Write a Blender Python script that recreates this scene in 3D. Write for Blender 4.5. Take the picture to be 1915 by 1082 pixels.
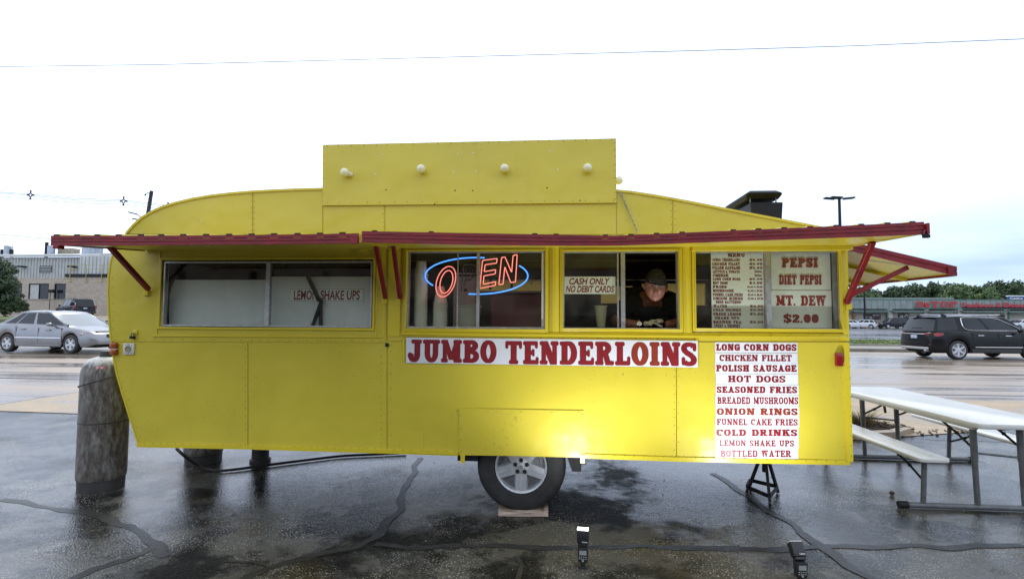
import bpy, bmesh, math, random
from mathutils import Vector, Matrix, noise
random.seed(7)
R = math.radians
sc = bpy.context.scene
for o in list(bpy.data.objects): bpy.data.objects.remove(o)

# ------------------------------------------------------------------ camera
CAM = Vector((0.0, -4.1, 1.55)); FPX = 980.0; YAW = R(4.55); ROLL = 0.006; HOR = 593.0
PITCH = math.atan((HOR-541)/FPX)
Fh = Vector((-math.sin(YAW), math.cos(YAW), 0)); Rt = Vector((math.cos(YAW), math.sin(YAW), 0)); Z = Vector((0,0,1))
Fw = Fh*math.cos(PITCH) + Z*math.sin(PITCH); Up0 = Z*math.cos(PITCH) - Fh*math.sin(PITCH)
Rx = Rt*math.cos(ROLL) + Up0*math.sin(ROLL); Ux = Up0*math.cos(ROLL) - Rt*math.sin(ROLL)
cd = bpy.data.cameras.new('camera'); cam = bpy.data.objects.new('camera', cd); sc.collection.objects.link(cam)
cd.sensor_width = 36; cd.lens = 36*FPX/1915; cd.clip_start = 0.05; cd.clip_end = 3000
M3 = Matrix((Rx, Ux, -Fw)).transposed()
cam.matrix_world = Matrix.Translation(CAM) @ M3.to_4x4()
sc.camera = cam

# ------------------------------------------------------------------ world and sun
W = bpy.data.worlds.new('World'); sc.world = W; W.use_nodes = True
nt = W.node_tree; N = nt.nodes; Lk = nt.links; N.clear()
out = N.new('ShaderNodeOutputWorld'); bg = N.new('ShaderNodeBackground'); bg.inputs['Strength'].default_value = 0.1
sky = N.new('ShaderNodeTexSky'); sky.sky_type = 'NISHITA'; sky.sun_disc = False
SUN_EL, SUN_AZ = R(52), R(-28)          # azimuth measured from +Y towards +X
sky.sun_elevation = SUN_EL; sky.sun_rotation = SUN_AZ; sky.dust_density = 1.5; sky.air_density = 1.0
tc = N.new('ShaderNodeTexCoord'); mp = N.new('ShaderNodeMapping'); mp.inputs['Scale'].default_value = (1.0, 1.0, 3.2)
mp.inputs['Location'].default_value = (0.35, 0.1, 0.2)
nz = N.new('ShaderNodeTexNoise'); nz.inputs['Scale'].default_value = 1.7; nz.inputs['Detail'].default_value = 7; nz.inputs['Roughness'].default_value = 0.52
rp = N.new('ShaderNodeValToRGB'); rp.color_ramp.elements[0].position = 0.34; rp.color_ramp.elements[1].position = 0.60
rp.color_ramp.elements[0].color = (0.74,0.74,0.74,1); rp.color_ramp.elements[1].color = (1,1,1,1)
# a bank of thinner cloud low on the right, as the photograph shows
sep = N.new('ShaderNodeSeparateXYZ')
low = N.new('ShaderNodeMapRange'); low.inputs['From Min'].default_value = 0.20; low.inputs['From Max'].default_value = 0.08
east = N.new('ShaderNodeMapRange'); east.inputs['From Min'].default_value = 0.25; east.inputs['From Max'].default_value = 0.6
mu = N.new('ShaderNodeMath'); mu.operation = 'MULTIPLY'
mu2 = N.new('ShaderNodeMath'); mu2.operation = 'MULTIPLY'; mu2.inputs[1].default_value = 0.85
sb = N.new('ShaderNodeMath'); sb.operation = 'SUBTRACT'; sb.use_clamp = True
mix = N.new('ShaderNodeMix'); mix.data_type = 'RGBA'; mix.inputs['B'].default_value = (11.6, 12.6, 14.2, 1)
bank = N.new('ShaderNodeMix'); bank.data_type = 'RGBA'; bank.inputs['B'].default_value = (4.6, 6.3, 7.8, 1)
tintr = N.new('ShaderNodeValToRGB'); tintr.color_ramp.elements[0].position = 0.0; tintr.color_ramp.elements[0].color = (0.97,1.06,1.24,1); tintr.color_ramp.elements[1].position = 0.55; tintr.color_ramp.elements[1].color = (1.0,1.02,1.06,1)
tmul = N.new('ShaderNodeMix'); tmul.data_type = 'RGBA'; tmul.blend_type = 'MULTIPLY'; tmul.inputs['Factor'].default_value = 1.0; tmul.clamp_result = False; tmul.inputs['B'].default_value = (1,1,1,1)
Lk.new(tc.outputs['Generated'], mp.inputs['Vector']); Lk.new(mp.outputs['Vector'], nz.inputs['Vector'])
Lk.new(tc.outputs['Generated'], sep.inputs[0]); Lk.new(sep.outputs['Z'], low.inputs['Value']); Lk.new(sep.outputs['X'], east.inputs['Value'])
Lk.new(low.outputs[0], mu.inputs[0]); Lk.new(east.outputs[0], mu.inputs[1])
nb_ = N.new('ShaderNodeTexNoise'); nb_.inputs['Scale'].default_value = 3.2; nb_.inputs['Detail'].default_value = 5; mpb = N.new('ShaderNodeMapping'); mpb.inputs['Scale'].default_value = (1,1,7); Lk.new(tc.outputs['Generated'], mpb.inputs['Vector']); Lk.new(mpb.outputs['Vector'], nb_.inputs['Vector'])
rb_ = N.new('ShaderNodeValToRGB'); rb_.color_ramp.elements[0].position = .36; rb_.color_ramp.elements[0].color = (.42,.42,.42,1); rb_.color_ramp.elements[1].position = .62
Lk.new(nb_.outputs['Fac'], rb_.inputs['Fac']); mu3 = N.new('ShaderNodeMath'); mu3.operation = 'MULTIPLY'; Lk.new(mu.outputs[0], mu3.inputs[0]); Lk.new(rb_.outputs['Color'], mu3.inputs[1]); Lk.new(mu3.outputs[0], mu2.inputs[0])
Lk.new(nz.outputs['Fac'], rp.inputs['Fac']); Lk.new(rp.outputs['Color'], sb.inputs[0]); sb.inputs[1].default_value = 0
Lk.new(sky.outputs['Color'], mix.inputs['A']); Lk.new(sb.outputs[0], mix.inputs['Factor'])
Lk.new(sep.outputs['Z'], tintr.inputs['Fac']); Lk.new(mix.outputs['Result'], tmul.inputs['A']); Lk.new(tintr.outputs['Color'], tmul.inputs['B']); Lk.new(tmul.outputs['Result'], bank.inputs['A']); Lk.new(mu2.outputs[0], bank.inputs['Factor'])
Lk.new(bank.outputs['Result'], bg.inputs['Color']); Lk.new(bg.outputs[0], out.inputs[0])
sl = bpy.data.lights.new('sun', 'SUN'); sl.energy = 1.3; sl.angle = R(12); sl.color = (1, 0.96, 0.9)
so = bpy.data.objects.new('sun', sl); sc.collection.objects.link(so)
sd = Vector((math.sin(SUN_AZ)*math.cos(SUN_EL), math.cos(SUN_AZ)*math.cos(SUN_EL), math.sin(SUN_EL)))
so.rotation_euler = sd.to_track_quat('Z', 'Y').to_euler()
vs = sc.view_settings; vs.view_transform = 'Standard'; vs.look = 'None'; vs.exposure = 0.18; vs.gamma = 1; vs.use_curve_mapping = False
sc.render.engine = 'CYCLES'

# ------------------------------------------------------------------ measuring helpers: a viewing ray of the photograph met with a real plane
def ray(px, py): return (Fw + Rx*((px-957.5)/FPX) - Ux*((py-541)/FPX))
def P(px, py, y=0.0):
    d = ray(px, py); t = (y-CAM.y)/d.y; return CAM + d*t
def G(px, py, z=0.0):
    d = ray(px, py); t = (z-CAM.z)/d.z; return CAM + d*t
def sm(t): t = max(0, min(1, t)); return t*t*(3-2*t)
def H(x, y):                                       # height of the terrain
    return 1.5*sm((y-9)/43.0)*sm((-x-4)/14.0)

# ------------------------------------------------------------------ mesh helpers
OFF = {}
def setp(o, label=None, cat=None, group=None, kind=None):
    if label: o['label'] = label
    if cat: o['category'] = cat
    if group: o['group'] = group
    if kind: o['kind'] = kind
    return o
def thing(name, label, cat, loc=(0,0,0), rz=0, group=None):
    o = bpy.data.objects.new(name, None); sc.collection.objects.link(o); o.location = loc; o.rotation_euler = (0,0,rz)
    o.empty_display_size = 0.2; OFF[o.name] = Vector(loc); return setp(o, label, cat, group)
class MB:
    def __init__(s): s.v = []; s.f = []; s.m = []
    def add(s, vs, fs, mi=0):
        b = len(s.v); s.v += [tuple(p) for p in vs]; s.f += [tuple(i+b for i in f) for f in fs]; s.m += [mi]*len(fs); return s
    def box(s, a, b, mi=0, M=None):
        x0,y0,z0 = a; x1,y1,z1 = b
        x0,x1 = min(x0,x1),max(x0,x1); y0,y1 = min(y0,y1),max(y0,y1); z0,z1 = min(z0,z1),max(z0,z1)
        v = [Vector(p) for p in [(x0,y0,z0),(x1,y0,z0),(x1,y1,z0),(x0,y1,z0),(x0,y0,z1),(x1,y0,z1),(x1,y1,z1),(x0,y1,z1)]]
        if M: v = [M @ p for p in v]
        return s.add(v, [(0,3,2,1),(4,5,6,7),(0,1,5,4),(1,2,6,5),(2,3,7,6),(3,0,4,7)], mi)
    def hexa(s, q0, q1, mi=0):                     # two quads, joined
        v = list(q0)+list(q1)
        return s.add(v, [(0,3,2,1),(4,5,6,7),(0,1,5,4),(1,2,6,5),(2,3,7,6),(3,0,4,7)], mi)
    def prism(s, poly, a, b, f, mi=0):             # poly: 2-D points, f(u,v,w) -> 3-D
        n = len(poly); v = [f(p[0],p[1],a) for p in poly]+[f(p[0],p[1],b) for p in poly]
        return s.add(v, [tuple(range(n-1,-1,-1)), tuple(range(n,2*n))]+[(i,(i+1)%n,n+(i+1)%n,n+i) for i in range(n)], mi)
    def ring(s, c, ax, r, n, ph=0):
        ax = Vector(ax).normalized(); h = Vector((0,0,1)) if abs(ax.z) < .9 else Vector((1,0,0))
        u = ax.cross(h).normalized(); w = ax.cross(u)
        return [Vector(c)+u*(r*math.cos(ph+2*math.pi*i/n))+w*(r*math.sin(ph+2*math.pi*i/n)) for i in range(n)]
    def cyl(s, a, b, r0, r1=None, n=12, mi=0, caps=True):
        a = Vector(a); b = Vector(b); r1 = r0 if r1 is None else r1; ax = b-a
        v = s.ring(a, ax, r0, n)+s.ring(b, ax, r1, n)
        f = [(i,(i+1)%n,n+(i+1)%n,n+i) for i in range(n)]
        if caps: f += [tuple(range(n-1,-1,-1)), tuple(range(n,2*n))]
        return s.add(v, f, mi)
    def tube(s, pts, r, n=8, mi=0, closed=False, caps=True):
        pts = [Vector(p) for p in pts]; m = len(pts); rr = r if isinstance(r,(list,tuple)) else [r]*m
        v = []; prev = None
        for i,p in enumerate(pts):
            if closed: t = pts[(i+1)%m]-pts[i-1]
            else: t = pts[min(i+1,m-1)]-pts[max(i-1,0)]
            t.normalize()
            if prev is None:
                h = Vector((0,0,1)) if abs(t.z) < .9 else Vector((1,0,0)); u = t.cross(h).normalized()
            else: u = (prev - t*prev.dot(t)).normalized()
            prev = u; w = t.cross(u)
            v += [p+u*(rr[i]*math.cos(2*math.pi*k/n))+w*(rr[i]*math.sin(2*math.pi*k/n)) for k in range(n)]
        f = []
        for i in range(m if closed else m-1):
            j = (i+1)%m
            f += [(i*n+k, i*n+(k+1)%n, j*n+(k+1)%n, j*n+k) for k in range(n)]
        if not closed and caps: f += [tuple(range(n-1,-1,-1)), tuple(range((m-1)*n, m*n))]
        return s.add(v, f, mi)
    def lathe(s, prof, c, ax=(0,0,1), n=24, mi=0, caps=True):  # prof: (r, h) along ax
        c = Vector(c); a = Vector(ax).normalized(); v = []
        for r,h in prof: v += s.ring(c+a*h, a, max(r,1e-4), n)
        f = []
        for i in range(len(prof)-1):
            f += [(i*n+k, i*n+(k+1)%n, (i+1)*n+(k+1)%n, (i+1)*n+k) for k in range(n)]
        if caps: f += [tuple(range(n-1,-1,-1)), tuple(range((len(prof)-1)*n, len(prof)*n))]
        return s.add(v, f, mi)
    def ball(s, c, r, sc_=(1,1,1), n=12, m=8, mi=0, M=None):
        v = []; f = []
        for i in range(m+1):
            a = math.pi*i/m
            for k in range(n):
                b = 2*math.pi*k/n
                p = Vector((r*math.sin(a)*math.cos(b)*sc_[0], r*math.sin(a)*math.sin(b)*sc_[1], r*math.cos(a)*sc_[2]))
                if M: p = M @ p
                v.append(Vector(c)+p)
        for i in range(m):
            f += [(i*n+k, (i+1)*n+k, (i+1)*n+(k+1)%n, i*n+(k+1)%n) for k in range(n)]
        return s.add(v, f, mi)
    def build(s, name, mat, parent=None, label=None, cat=None, group=None, kind=None, smooth=None, local=False, bevel=0, col=None):
        me = bpy.data.meshes.new(name)
        off = Vector((0,0,0))
        if parent is not None:
            if not local: off = OFF.get(parent.name, Vector((0,0,0)))
        elif not local and s.v and kind != 'structure':
            xs = [p[0] for p in s.v]; ys = [p[1] for p in s.v]; zs = [p[2] for p in s.v]
            off = Vector(((min(xs)+max(xs))/2, (min(ys)+max(ys))/2, min(zs)))
        me.from_pydata([(p[0]-off.x, p[1]-off.y, p[2]-off.z) for p in s.v], [], s.f)
        mats = mat if isinstance(mat,(list,tuple)) else [mat]
        for m in mats: me.materials.append(m)
        if len(mats) > 1: me.polygons.foreach_set('material_index', s.m)
        bm = bmesh.new(); bm.from_mesh(me)
        if bevel:
            bmesh.ops.remove_doubles(bm, verts=bm.verts, dist=1e-5)
            ed = [e for e in bm.edges if len(e.link_faces) == 2 and e.calc_face_angle(0) > 0.6]
            bmesh.ops.bevel(bm, geom=ed, offset=bevel, segments=2, affect='EDGES', profile=0.5)
        bmesh.ops.recalc_face_normals(bm, faces=bm.faces); bm.to_mesh(me); bm.free()
        if smooth is not None:
            for p in me.polygons: p.use_smooth = True
            me.set_sharp_from_angle(angle=R(smooth))
        me.update()
        o = bpy.data.objects.new(name, me); sc.collection.objects.link(o)
        if parent is not None: o.parent = parent; OFF[o.name] = off
        else: o.location = off; OFF[o.name] = off
        return setp(o, label, cat, group, kind)
def copy_tree(o, parent=None):
    c = o.copy(); sc.collection.objects.link(c); OFF[c.name] = OFF.get(o.name, Vector((0,0,0)))
    if parent is not None: c.parent = parent
    for ch in list(o.children): copy_tree(ch, c)
    return c

# ------------------------------------------------------------------ materials
MATS = {}
def mat(name, col, rough=0.5, metal=0.0, nscale=0, namt=0.0, bump=0.0, bscale=30, col2=None, lo=0.35, hi=0.65, spec=None, emit=None, estr=0, coat=0, stretch=None, detail=4, rough2=None):
    if name in MATS: return MATS[name]
    m = bpy.data.materials.new(name); m.use_nodes = True; t = m.node_tree; b = t.nodes['Principled BSDF']
    b.inputs['Base Color'].default_value = (*col,1); b.inputs['Roughness'].default_value = rough; b.inputs['Metallic'].default_value = metal
    if spec is not None: b.inputs['Specular IOR Level'].default_value = spec
    if coat: b.inputs['Coat Weight'].default_value = coat; b.inputs['Coat Roughness'].default_value = 0.06
    if emit: b.inputs['Emission Color'].default_value = (*emit,1); b.inputs['Emission Strength'].default_value = estr
    g = t.nodes.new('ShaderNodeTexCoord'); vec = g.outputs['Object']
    if stretch:
        k = t.nodes.new('ShaderNodeMapping'); k.inputs['Scale'].default_value = stretch; t.links.new(vec, k.inputs['Vector']); vec = k.outputs['Vector']
    if nscale:
        n = t.nodes.new('ShaderNodeTexNoise'); n.inputs['Scale'].default_value = nscale; n.inputs['Detail'].default_value = detail
        r = t.nodes.new('ShaderNodeValToRGB'); r.color_ramp.elements[0].position = lo; r.color_ramp.elements[1].position = hi
        c2 = col2 if col2 else tuple(c*(1-namt) for c in col)
        r.color_ramp.elements[0].color = (*c2,1); r.color_ramp.elements[1].color = (*col,1)
        t.links.new(vec, n.inputs['Vector']); t.links.new(n.outputs['Fac'], r.inputs['Fac']); t.links.new(r.outputs['Color'], b.inputs['Base Color'])
        if rough2 is not None:
            q = t.nodes.new('ShaderNodeMapRange'); q.inputs['From Min'].default_value = lo; q.inputs['From Max'].default_value = hi
            q.inputs['To Min'].default_value = rough2; q.inputs['To Max'].default_value = rough
            t.links.new(n.outputs['Fac'], q.inputs['Value']); t.links.new(q.outputs[0], b.inputs['Roughness'])
    if bump:
        n2 = t.nodes.new('ShaderNodeTexNoise'); n2.inputs['Scale'].default_value = bscale; n2.inputs['Detail'].default_value = 3
        bp = t.nodes.new('ShaderNodeBump'); bp.inputs['Strength'].default_value = bump; bp.inputs['Distance'].default_value = 0.01
        t.links.new(vec, n2.inputs['Vector']); t.links.new(n2.outputs['Fac'], bp.inputs['Height']); t.links.new(bp.outputs[0], b.inputs['Normal'])
    MATS[name] = m; return m
def nn(t, kind, **kw):
    n = t.nodes.new(kind)
    for k,v in kw.items():
        if k in n.inputs.keys(): n.inputs[k].default_value = v
        else: setattr(n, k, v)
    return n
def ramp(t, src, stops):
    r = t.nodes.new('ShaderNodeValToRGB'); cr = r.color_ramp
    while len(cr.elements) < len(stops): cr.elements.new(0.5)
    for e,(p,c) in zip(cr.elements, stops): e.position = p; e.color = (*c,1) if len(c) == 3 else c
    t.links.new(src, r.inputs['Fac']); return r.outputs['Color']
def mixc(t, fac, a, b, bt='MIX'):
    m = t.nodes.new('ShaderNodeMix'); m.data_type = 'RGBA'; m.blend_type = bt
    for s,k in ((fac,'Factor'),(a,'A'),(b,'B')):
        if isinstance(s,(int,float)): m.inputs[k].default_value = s
        elif isinstance(s, tuple): m.inputs[k].default_value = (*s,1)
        else: t.links.new(s, m.inputs[k])
    return m.outputs['Result']
def v3(g): return (g,g,g)

# yellow painted sheet metal: chalky weathering, runs of grime, slightly wavy sheets
def yellow_mat(name, base, wave=0.25):
    m = bpy.data.materials.new(name); m.use_nodes = True; t = m.node_tree; b = t.nodes['Principled BSDF']
    tcn = nn(t,'ShaderNodeTexCoord'); geo = nn(t,'ShaderNodeNewGeometry')
    n1 = nn(t,'ShaderNodeTexNoise', Scale=1.3, Detail=6); t.links.new(geo.outputs['Position'], n1.inputs['Vector'])
    c = ramp(t, n1.outputs['Fac'], [(0.3, tuple(x*0.88 for x in base)), (0.7, base)])
    mpn = nn(t,'ShaderNodeMapping'); mpn.inputs['Scale'].default_value = (7,7,1.6); t.links.new(geo.outputs['Position'], mpn.inputs['Vector'])
    n2 = nn(t,'ShaderNodeTexNoise', Scale=1.0, Detail=5); t.links.new(mpn.outputs[0], n2.inputs['Vector'])
    f2 = ramp(t, n2.outputs['Fac'], [(0.58, v3(0)), (0.90, v3(0.22))])
    c = mixc(t, f2, c, tuple(x*k for x,k in zip(base,(0.62,0.60,0.9))))
    n3 = nn(t,'ShaderNodeTexNoise', Scale=46, Detail=6); t.links.new(geo.outputs['Position'], n3.inputs['Vector'])
    n4 = nn(t,'ShaderNodeTexNoise', Scale=2.2, Detail=3); t.links.new(geo.outputs['Position'], n4.inputs['Vector'])
    f4 = ramp(t, n4.outputs['Fac'], [(0.50, v3(0)), (0.70, v3(1))])
    f3 = ramp(t, n3.outputs['Fac'], [(0.62, v3(0)), (0.70, v3(0.8))]); f3 = mixc(t, 1.0, f3, f4, 'MULTIPLY')
    c = mixc(t, f3, c, (0.16,0.12,0.05))
    t.links.new(c, b.inputs['Base Color'])
    rr = nn(t,'ShaderNodeMapRange'); rr.inputs['To Min'].default_value = 0.22; rr.inputs['To Max'].default_value = 0.40
    t.links.new(n1.outputs['Fac'], rr.inputs['Value']); t.links.new(rr.outputs[0], b.inputs['Roughness'])
    nb = nn(t,'ShaderNodeTexNoise', Scale=2.6, Detail=2); t.links.new(geo.outputs['Position'], nb.inputs['Vector'])
    bp = nn(t,'ShaderNodeBump', Strength=wave, Distance=0.05); t.links.new(nb.outputs['Fac'], bp.inputs['Height'])
    nb2 = nn(t,'ShaderNodeTexNoise', Scale=160, Detail=3); t.links.new(geo.outputs['Position'], nb2.inputs['Vector'])
    bp2 = nn(t,'ShaderNodeBump', Strength=0.12, Distance=0.002); t.links.new(nb2.outputs['Fac'], bp2.inputs['Height']); t.links.new(bp.outputs[0], bp2.inputs['Normal'])
    t.links.new(bp2.outputs[0], b.inputs['Normal'])
    MATS[name] = m; return m
YEL = (0.66, 0.535, 0.046)
m_yel = yellow_mat('yellow_paint', YEL, 0.42)
m_yel2 = yellow_mat('yellow_trim_paint', (0.72,0.57,0.03), 0.1)
m_mar = mat('maroon_paint', (0.26,0.009,0.014), 0.38, nscale=9, col2=(0.17,0.007,0.011), bump=0.15, bscale=60)
m_black = mat('black_plastic', (0.014,0.014,0.015), 0.5, spec=.25, bump=0.05, bscale=200)
m_dark = mat('dark_void', (0.015,0.014,0.013), 0.8, nscale=5, namt=0.4)
m_rub = mat('tyre_rubber', (0.022,0.022,0.021), 0.75, nscale=14, col2=(0.035,0.033,0.03), bump=0.3, bscale=90)
m_rubroad = mat('wet_tyre_rubber', (0.02,0.02,0.02), 0.5, nscale=8, namt=0.3)
m_alu = mat('aluminium_frame', (0.50,0.50,0.48), 0.42, 0.75, nscale=30, namt=0.25, bump=0.1, bscale=80)
m_rim = mat('cast_alloy', (0.62,0.63,0.64), 0.38, 0.5, nscale=20, namt=0.15)
m_chr = mat('chrome', (0.75,0.75,0.76), 0.12, 1.0, nscale=12, namt=0.1)
m_white = mat('white_board', (0.74,0.74,0.72), 0.5, nscale=7, namt=0.08, bump=0.03)
m_red = mat('red_vinyl', (0.25,0.008,0.013), 0.4, nscale=15, namt=0.2)
m_oran = mat('faded_red_vinyl', (0.27,0.030,0.010), 0.4, nscale=15, namt=0.2)
m_bone = mat('white_plastic', (0.70,0.68,0.60), 0.4, nscale=14, namt=0.08)
m_steel = mat('grey_painted_steel', (0.16,0.165,0.165), 0.42, 0.25, nscale=18, namt=0.3, bump=0.1, bscale=120)
m_concrete = mat('concrete', (0.36,0.31,0.24), 0.7, nscale=3, namt=0.3, bump=0.3, bscale=60)
def glass_mat(name, tint=(1,1,1), refl=1.0, rough=0.02):
    m = bpy.data.materials.new(name); m.use_nodes = True; t = m.node_tree; t.nodes.clear()
    o = nn(t,'ShaderNodeOutputMaterial'); tr = nn(t,'ShaderNodeBsdfTransparent'); tr.inputs[0].default_value = (*tint,1)
    gl = nn(t,'ShaderNodeBsdfGlossy', Roughness=rough); fr = nn(t,'ShaderNodeFresnel', IOR=1.52)
    mm = nn(t,'ShaderNodeMath', operation='MULTIPLY'); mm.inputs[1].default_value = 1.2*refl
    mx = nn(t,'ShaderNodeMixShader')
    # dusty film on the pane
    df = nn(t,'ShaderNodeBsdfDiffuse'); df.inputs[0].default_value = (0.45,0.44,0.40,1)
    g = nn(t,'ShaderNodeNewGeometry'); n = nn(t,'ShaderNodeTexNoise', Scale=5, Detail=6); t.links.new(g.outputs['Position'], n.inputs['Vector'])
    fc = ramp(t, n.outputs['Fac'], [(0.35, v3(0.0)), (0.80, v3(0.06))]); mx2 = nn(t,'ShaderNodeMixShader')
    bf_ = nn(t,'ShaderNodeMath', operation='MULTIPLY_ADD'); bf_.inputs[1].default_value = -1.0; bf_.inputs[2].default_value = 1.0; t.links.new(g.outputs['Backfacing'], bf_.inputs[0]); m5 = nn(t,'ShaderNodeMath', operation='MULTIPLY'); t.links.new(fr.outputs[0], mm.inputs[0]); t.links.new(mm.outputs[0], m5.inputs[0]); t.links.new(bf_.outputs[0], m5.inputs[1]); t.links.new(m5.outputs[0], mx.inputs[0]); t.links.new(tr.outputs[0], mx.inputs[1]); t.links.new(gl.outputs[0], mx.inputs[2])
    t.links.new(fc, mx2.inputs[0]); t.links.new(mx.outputs[0], mx2.inputs[1]); t.links.new(df.outputs[0], mx2.inputs[2]); t.links.new(mx2.outputs[0], o.inputs[0])
    MATS[name] = m; return m
m_glass = glass_mat('window_glass', (0.93,0.95,0.92))
m_carglass = mat('tinted_car_glass', (0.02,0.024,0.028), 0.05, spec=0.4, nscale=2, namt=0.3)

def H(x, y):
    return max(0.0, 0.032*(y-6.5))*sm((-x-5)/8.0) if y < 80 else 0.032*73.5*sm((-x-5)/8.0)
# ------------------------------------------------------------------ ground materials
def asphalt_mat():
    m = bpy.data.materials.new('wet_asphalt'); m.use_nodes = True; t = m.node_tree; b = t.nodes['Principled BSDF']
    g = nn(t,'ShaderNodeNewGeometry'); p = g.outputs['Position']
    big = nn(t,'ShaderNodeTexNoise', Scale=1.1, Detail=9, Roughness=0.68); t.links.new(p, big.inputs['Vector'])
    base = ramp(t, big.outputs['Fac'], [(0.45,(0.010,0.010,0.009)), (0.49,(0.028,0.027,0.024)), (0.53,(0.088,0.083,0.070))])
    # oily brown staining
    st = nn(t,'ShaderNodeTexNoise', Scale=0.75, Detail=4); mp_ = nn(t,'ShaderNodeMapping'); mp_.inputs['Location'].default_value = (3.7,1.3,0)
    t.links.new(p, mp_.inputs['Vector']); t.links.new(mp_.outputs[0], st.inputs['Vector'])
    sf = ramp(t, st.outputs['Fac'], [(0.54, v3(0)), (0.62, v3(0.75))])
    base = mixc(t, sf, base, (0.055,0.040,0.012))
    # aggregate: pale chips in the dark binder
    vo = nn(t,'ShaderNodeTexVoronoi', Scale=98.0); vo.feature = 'F1'; t.links.new(p, vo.inputs['Vector'])
    chip = ramp(t, vo.outputs['Color'], [(0.50, v3(0)), (0.75, v3(1))])
    edge = ramp(t, vo.outputs['Distance'], [(0.28, v3(1)), (0.42, v3(0))])
    cf = mixc(t, 1.0, chip, edge, 'MULTIPLY')
    wear = nn(t,'ShaderNodeTexNoise', Scale=1.5, Detail=6, Roughness=0.65); mp2 = nn(t,'ShaderNodeMapping'); mp2.inputs['Location'].default_value = (7.1,4.2,2)
    t.links.new(p, mp2.inputs['Vector']); t.links.new(mp2.outputs[0], wear.inputs['Vector'])
    wf = ramp(t, wear.outputs['Fac'], [(0.46, v3(0.10)), (0.52, v3(0.55)), (0.60, v3(1.0))]); cf = mixc(t, 1.0, cf, wf, 'MULTIPLY')
    base = mixc(t, cf, base, (0.55,0.51,0.42))
    t.links.new(base, b.inputs['Base Color'])
    # standing water: smoother where it pools
    wet = nn(t,'ShaderNodeTexNoise', Scale=0.7, Detail=10, Roughness=0.66); mp3 = nn(t,'ShaderNodeMapping'); mp3.inputs['Location'].default_value = (1.7,9.2,0)
    t.links.new(p, mp3.inputs['Vector']); t.links.new(mp3.outputs[0], wet.inputs['Vector'])
    # the lot drains outwards and to the back: drier in front of the serving windows
    sp = nn(t,'ShaderNodeSeparateXYZ'); t.links.new(p, sp.inputs[0])
    ab = nn(t,'ShaderNodeMath', operation='ABSOLUTE'); t.links.new(sp.outputs['X'], ab.inputs[0])
    a1 = nn(t,'ShaderNodeMath', operation='MULTIPLY'); a1.inputs[1].default_value = 0.09; t.links.new(ab.outputs[0], a1.inputs[0])
    a2 = nn(t,'ShaderNodeMath', operation='MULTIPLY'); a2.inputs[1].default_value = 0.10; t.links.new(sp.outputs['Y'], a2.inputs[0])
    a3 = nn(t,'ShaderNodeMath', operation='ADD'); t.links.new(a1.outputs[0], a3.inputs[0]); t.links.new(a2.outputs[0], a3.inputs[1])
    a3b = nn(t,'ShaderNodeMath', operation='MINIMUM'); a3b.inputs[1].default_value = 0.30; t.links.new(a3.outputs[0], a3b.inputs[0])
    a4 = nn(t,'ShaderNodeMath', operation='ADD'); t.links.new(a3b.outputs[0], a4.inputs[0]); t.links.new(wet.outputs['Fac'], a4.inputs[1])
    rv = ramp(t, a4.outputs[0], [(0.54, v3(0.60)), (0.575, v3(0.34)), (0.63, v3(0.12)), (0.85, v3(0.05))])
    t.links.new(rv, b.inputs['Roughness'])
    fine = nn(t,'ShaderNodeTexNoise', Scale=70, Detail=3); t.links.new(p, fine.inputs['Vector'])
    bs = ramp(t, a4.outputs[0], [(0.54, v3(1.0)), (0.60, v3(0.75)), (0.80, v3(0.32))])
    hm = mixc(t, 0.45, fine.outputs['Fac'], vo.outputs['Distance'])
    bp = nn(t,'ShaderNodeBump', Distance=0.0075); t.links.new(hm, bp.inputs['Height']); t.links.new(bs, bp.inputs['Strength'])
    rip = nn(t,'ShaderNodeTexNoise', Scale=9, Detail=3); t.links.new(p, rip.inputs['Vector'])
    bp2 = nn(t,'ShaderNodeBump', Strength=0.10, Distance=0.02); t.links.new(rip.outputs['Fac'], bp2.inputs['Height']); t.links.new(bp.outputs[0], bp2.inputs['Normal'])
    t.links.new(bp2.outputs[0], b.inputs['Normal']); sl_ = ramp(t, a4.outputs[0], [(0.54, v3(0.12)), (0.60, v3(0.6))]); t.links.new(sl_, b.inputs['Specular IOR Level'])
    MATS['asphalt'] = m; return m
def wetcon_mat(name, c1, c2, wetbias=0.0, sx=0.12, sy=0.9):
    m = bpy.data.materials.new(name); m.use_nodes = True; t = m.node_tree; b = t.nodes['Principled BSDF']
    g = nn(t,'ShaderNodeNewGeometry'); mp_ = nn(t,'ShaderNodeMapping'); mp_.inputs['Scale'].default_value = (sx,sy,1); t.links.new(g.outputs['Position'], mp_.inputs['Vector'])
    n = nn(t,'ShaderNodeTexNoise', Scale=1.0, Detail=7, Roughness=0.6); t.links.new(mp_.outputs[0], n.inputs['Vector'])
    c = ramp(t, n.outputs['Fac'], [(0.35,c2),(0.6,c1)])
    n3 = nn(t,'ShaderNodeTexNoise', Scale=14, Detail=5); t.links.new(g.outputs['Position'], n3.inputs['Vector'])
    c = mixc(t, 0.22, c, ramp(t, n3.outputs['Fac'], [(0.3,v3(0.05)),(0.7,v3(0.5))]), 'OVERLAY')
    t.links.new(c, b.inputs['Base Color'])
    r = ramp(t, n.outputs['Fac'], [(0.40-wetbias, v3(0.08)), (0.50-wetbias, v3(0.28)), (0.62-wetbias, v3(0.55))]); t.links.new(r, b.inputs['Roughness'])
    bp = nn(t,'ShaderNodeBump', Strength=0.25, Distance=0.01); n2 = nn(t,'ShaderNodeTexNoise', Scale=20, Detail=4); t.links.new(g.outputs['Position'], n2.inputs['Vector'])
    t.links.new(n2.outputs['Fac'], bp.inputs['Height']); t.links.new(bp.outputs[0], b.inputs['Normal'])
    MATS[name] = m; return m
m_asph = asphalt_mat()
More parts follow.
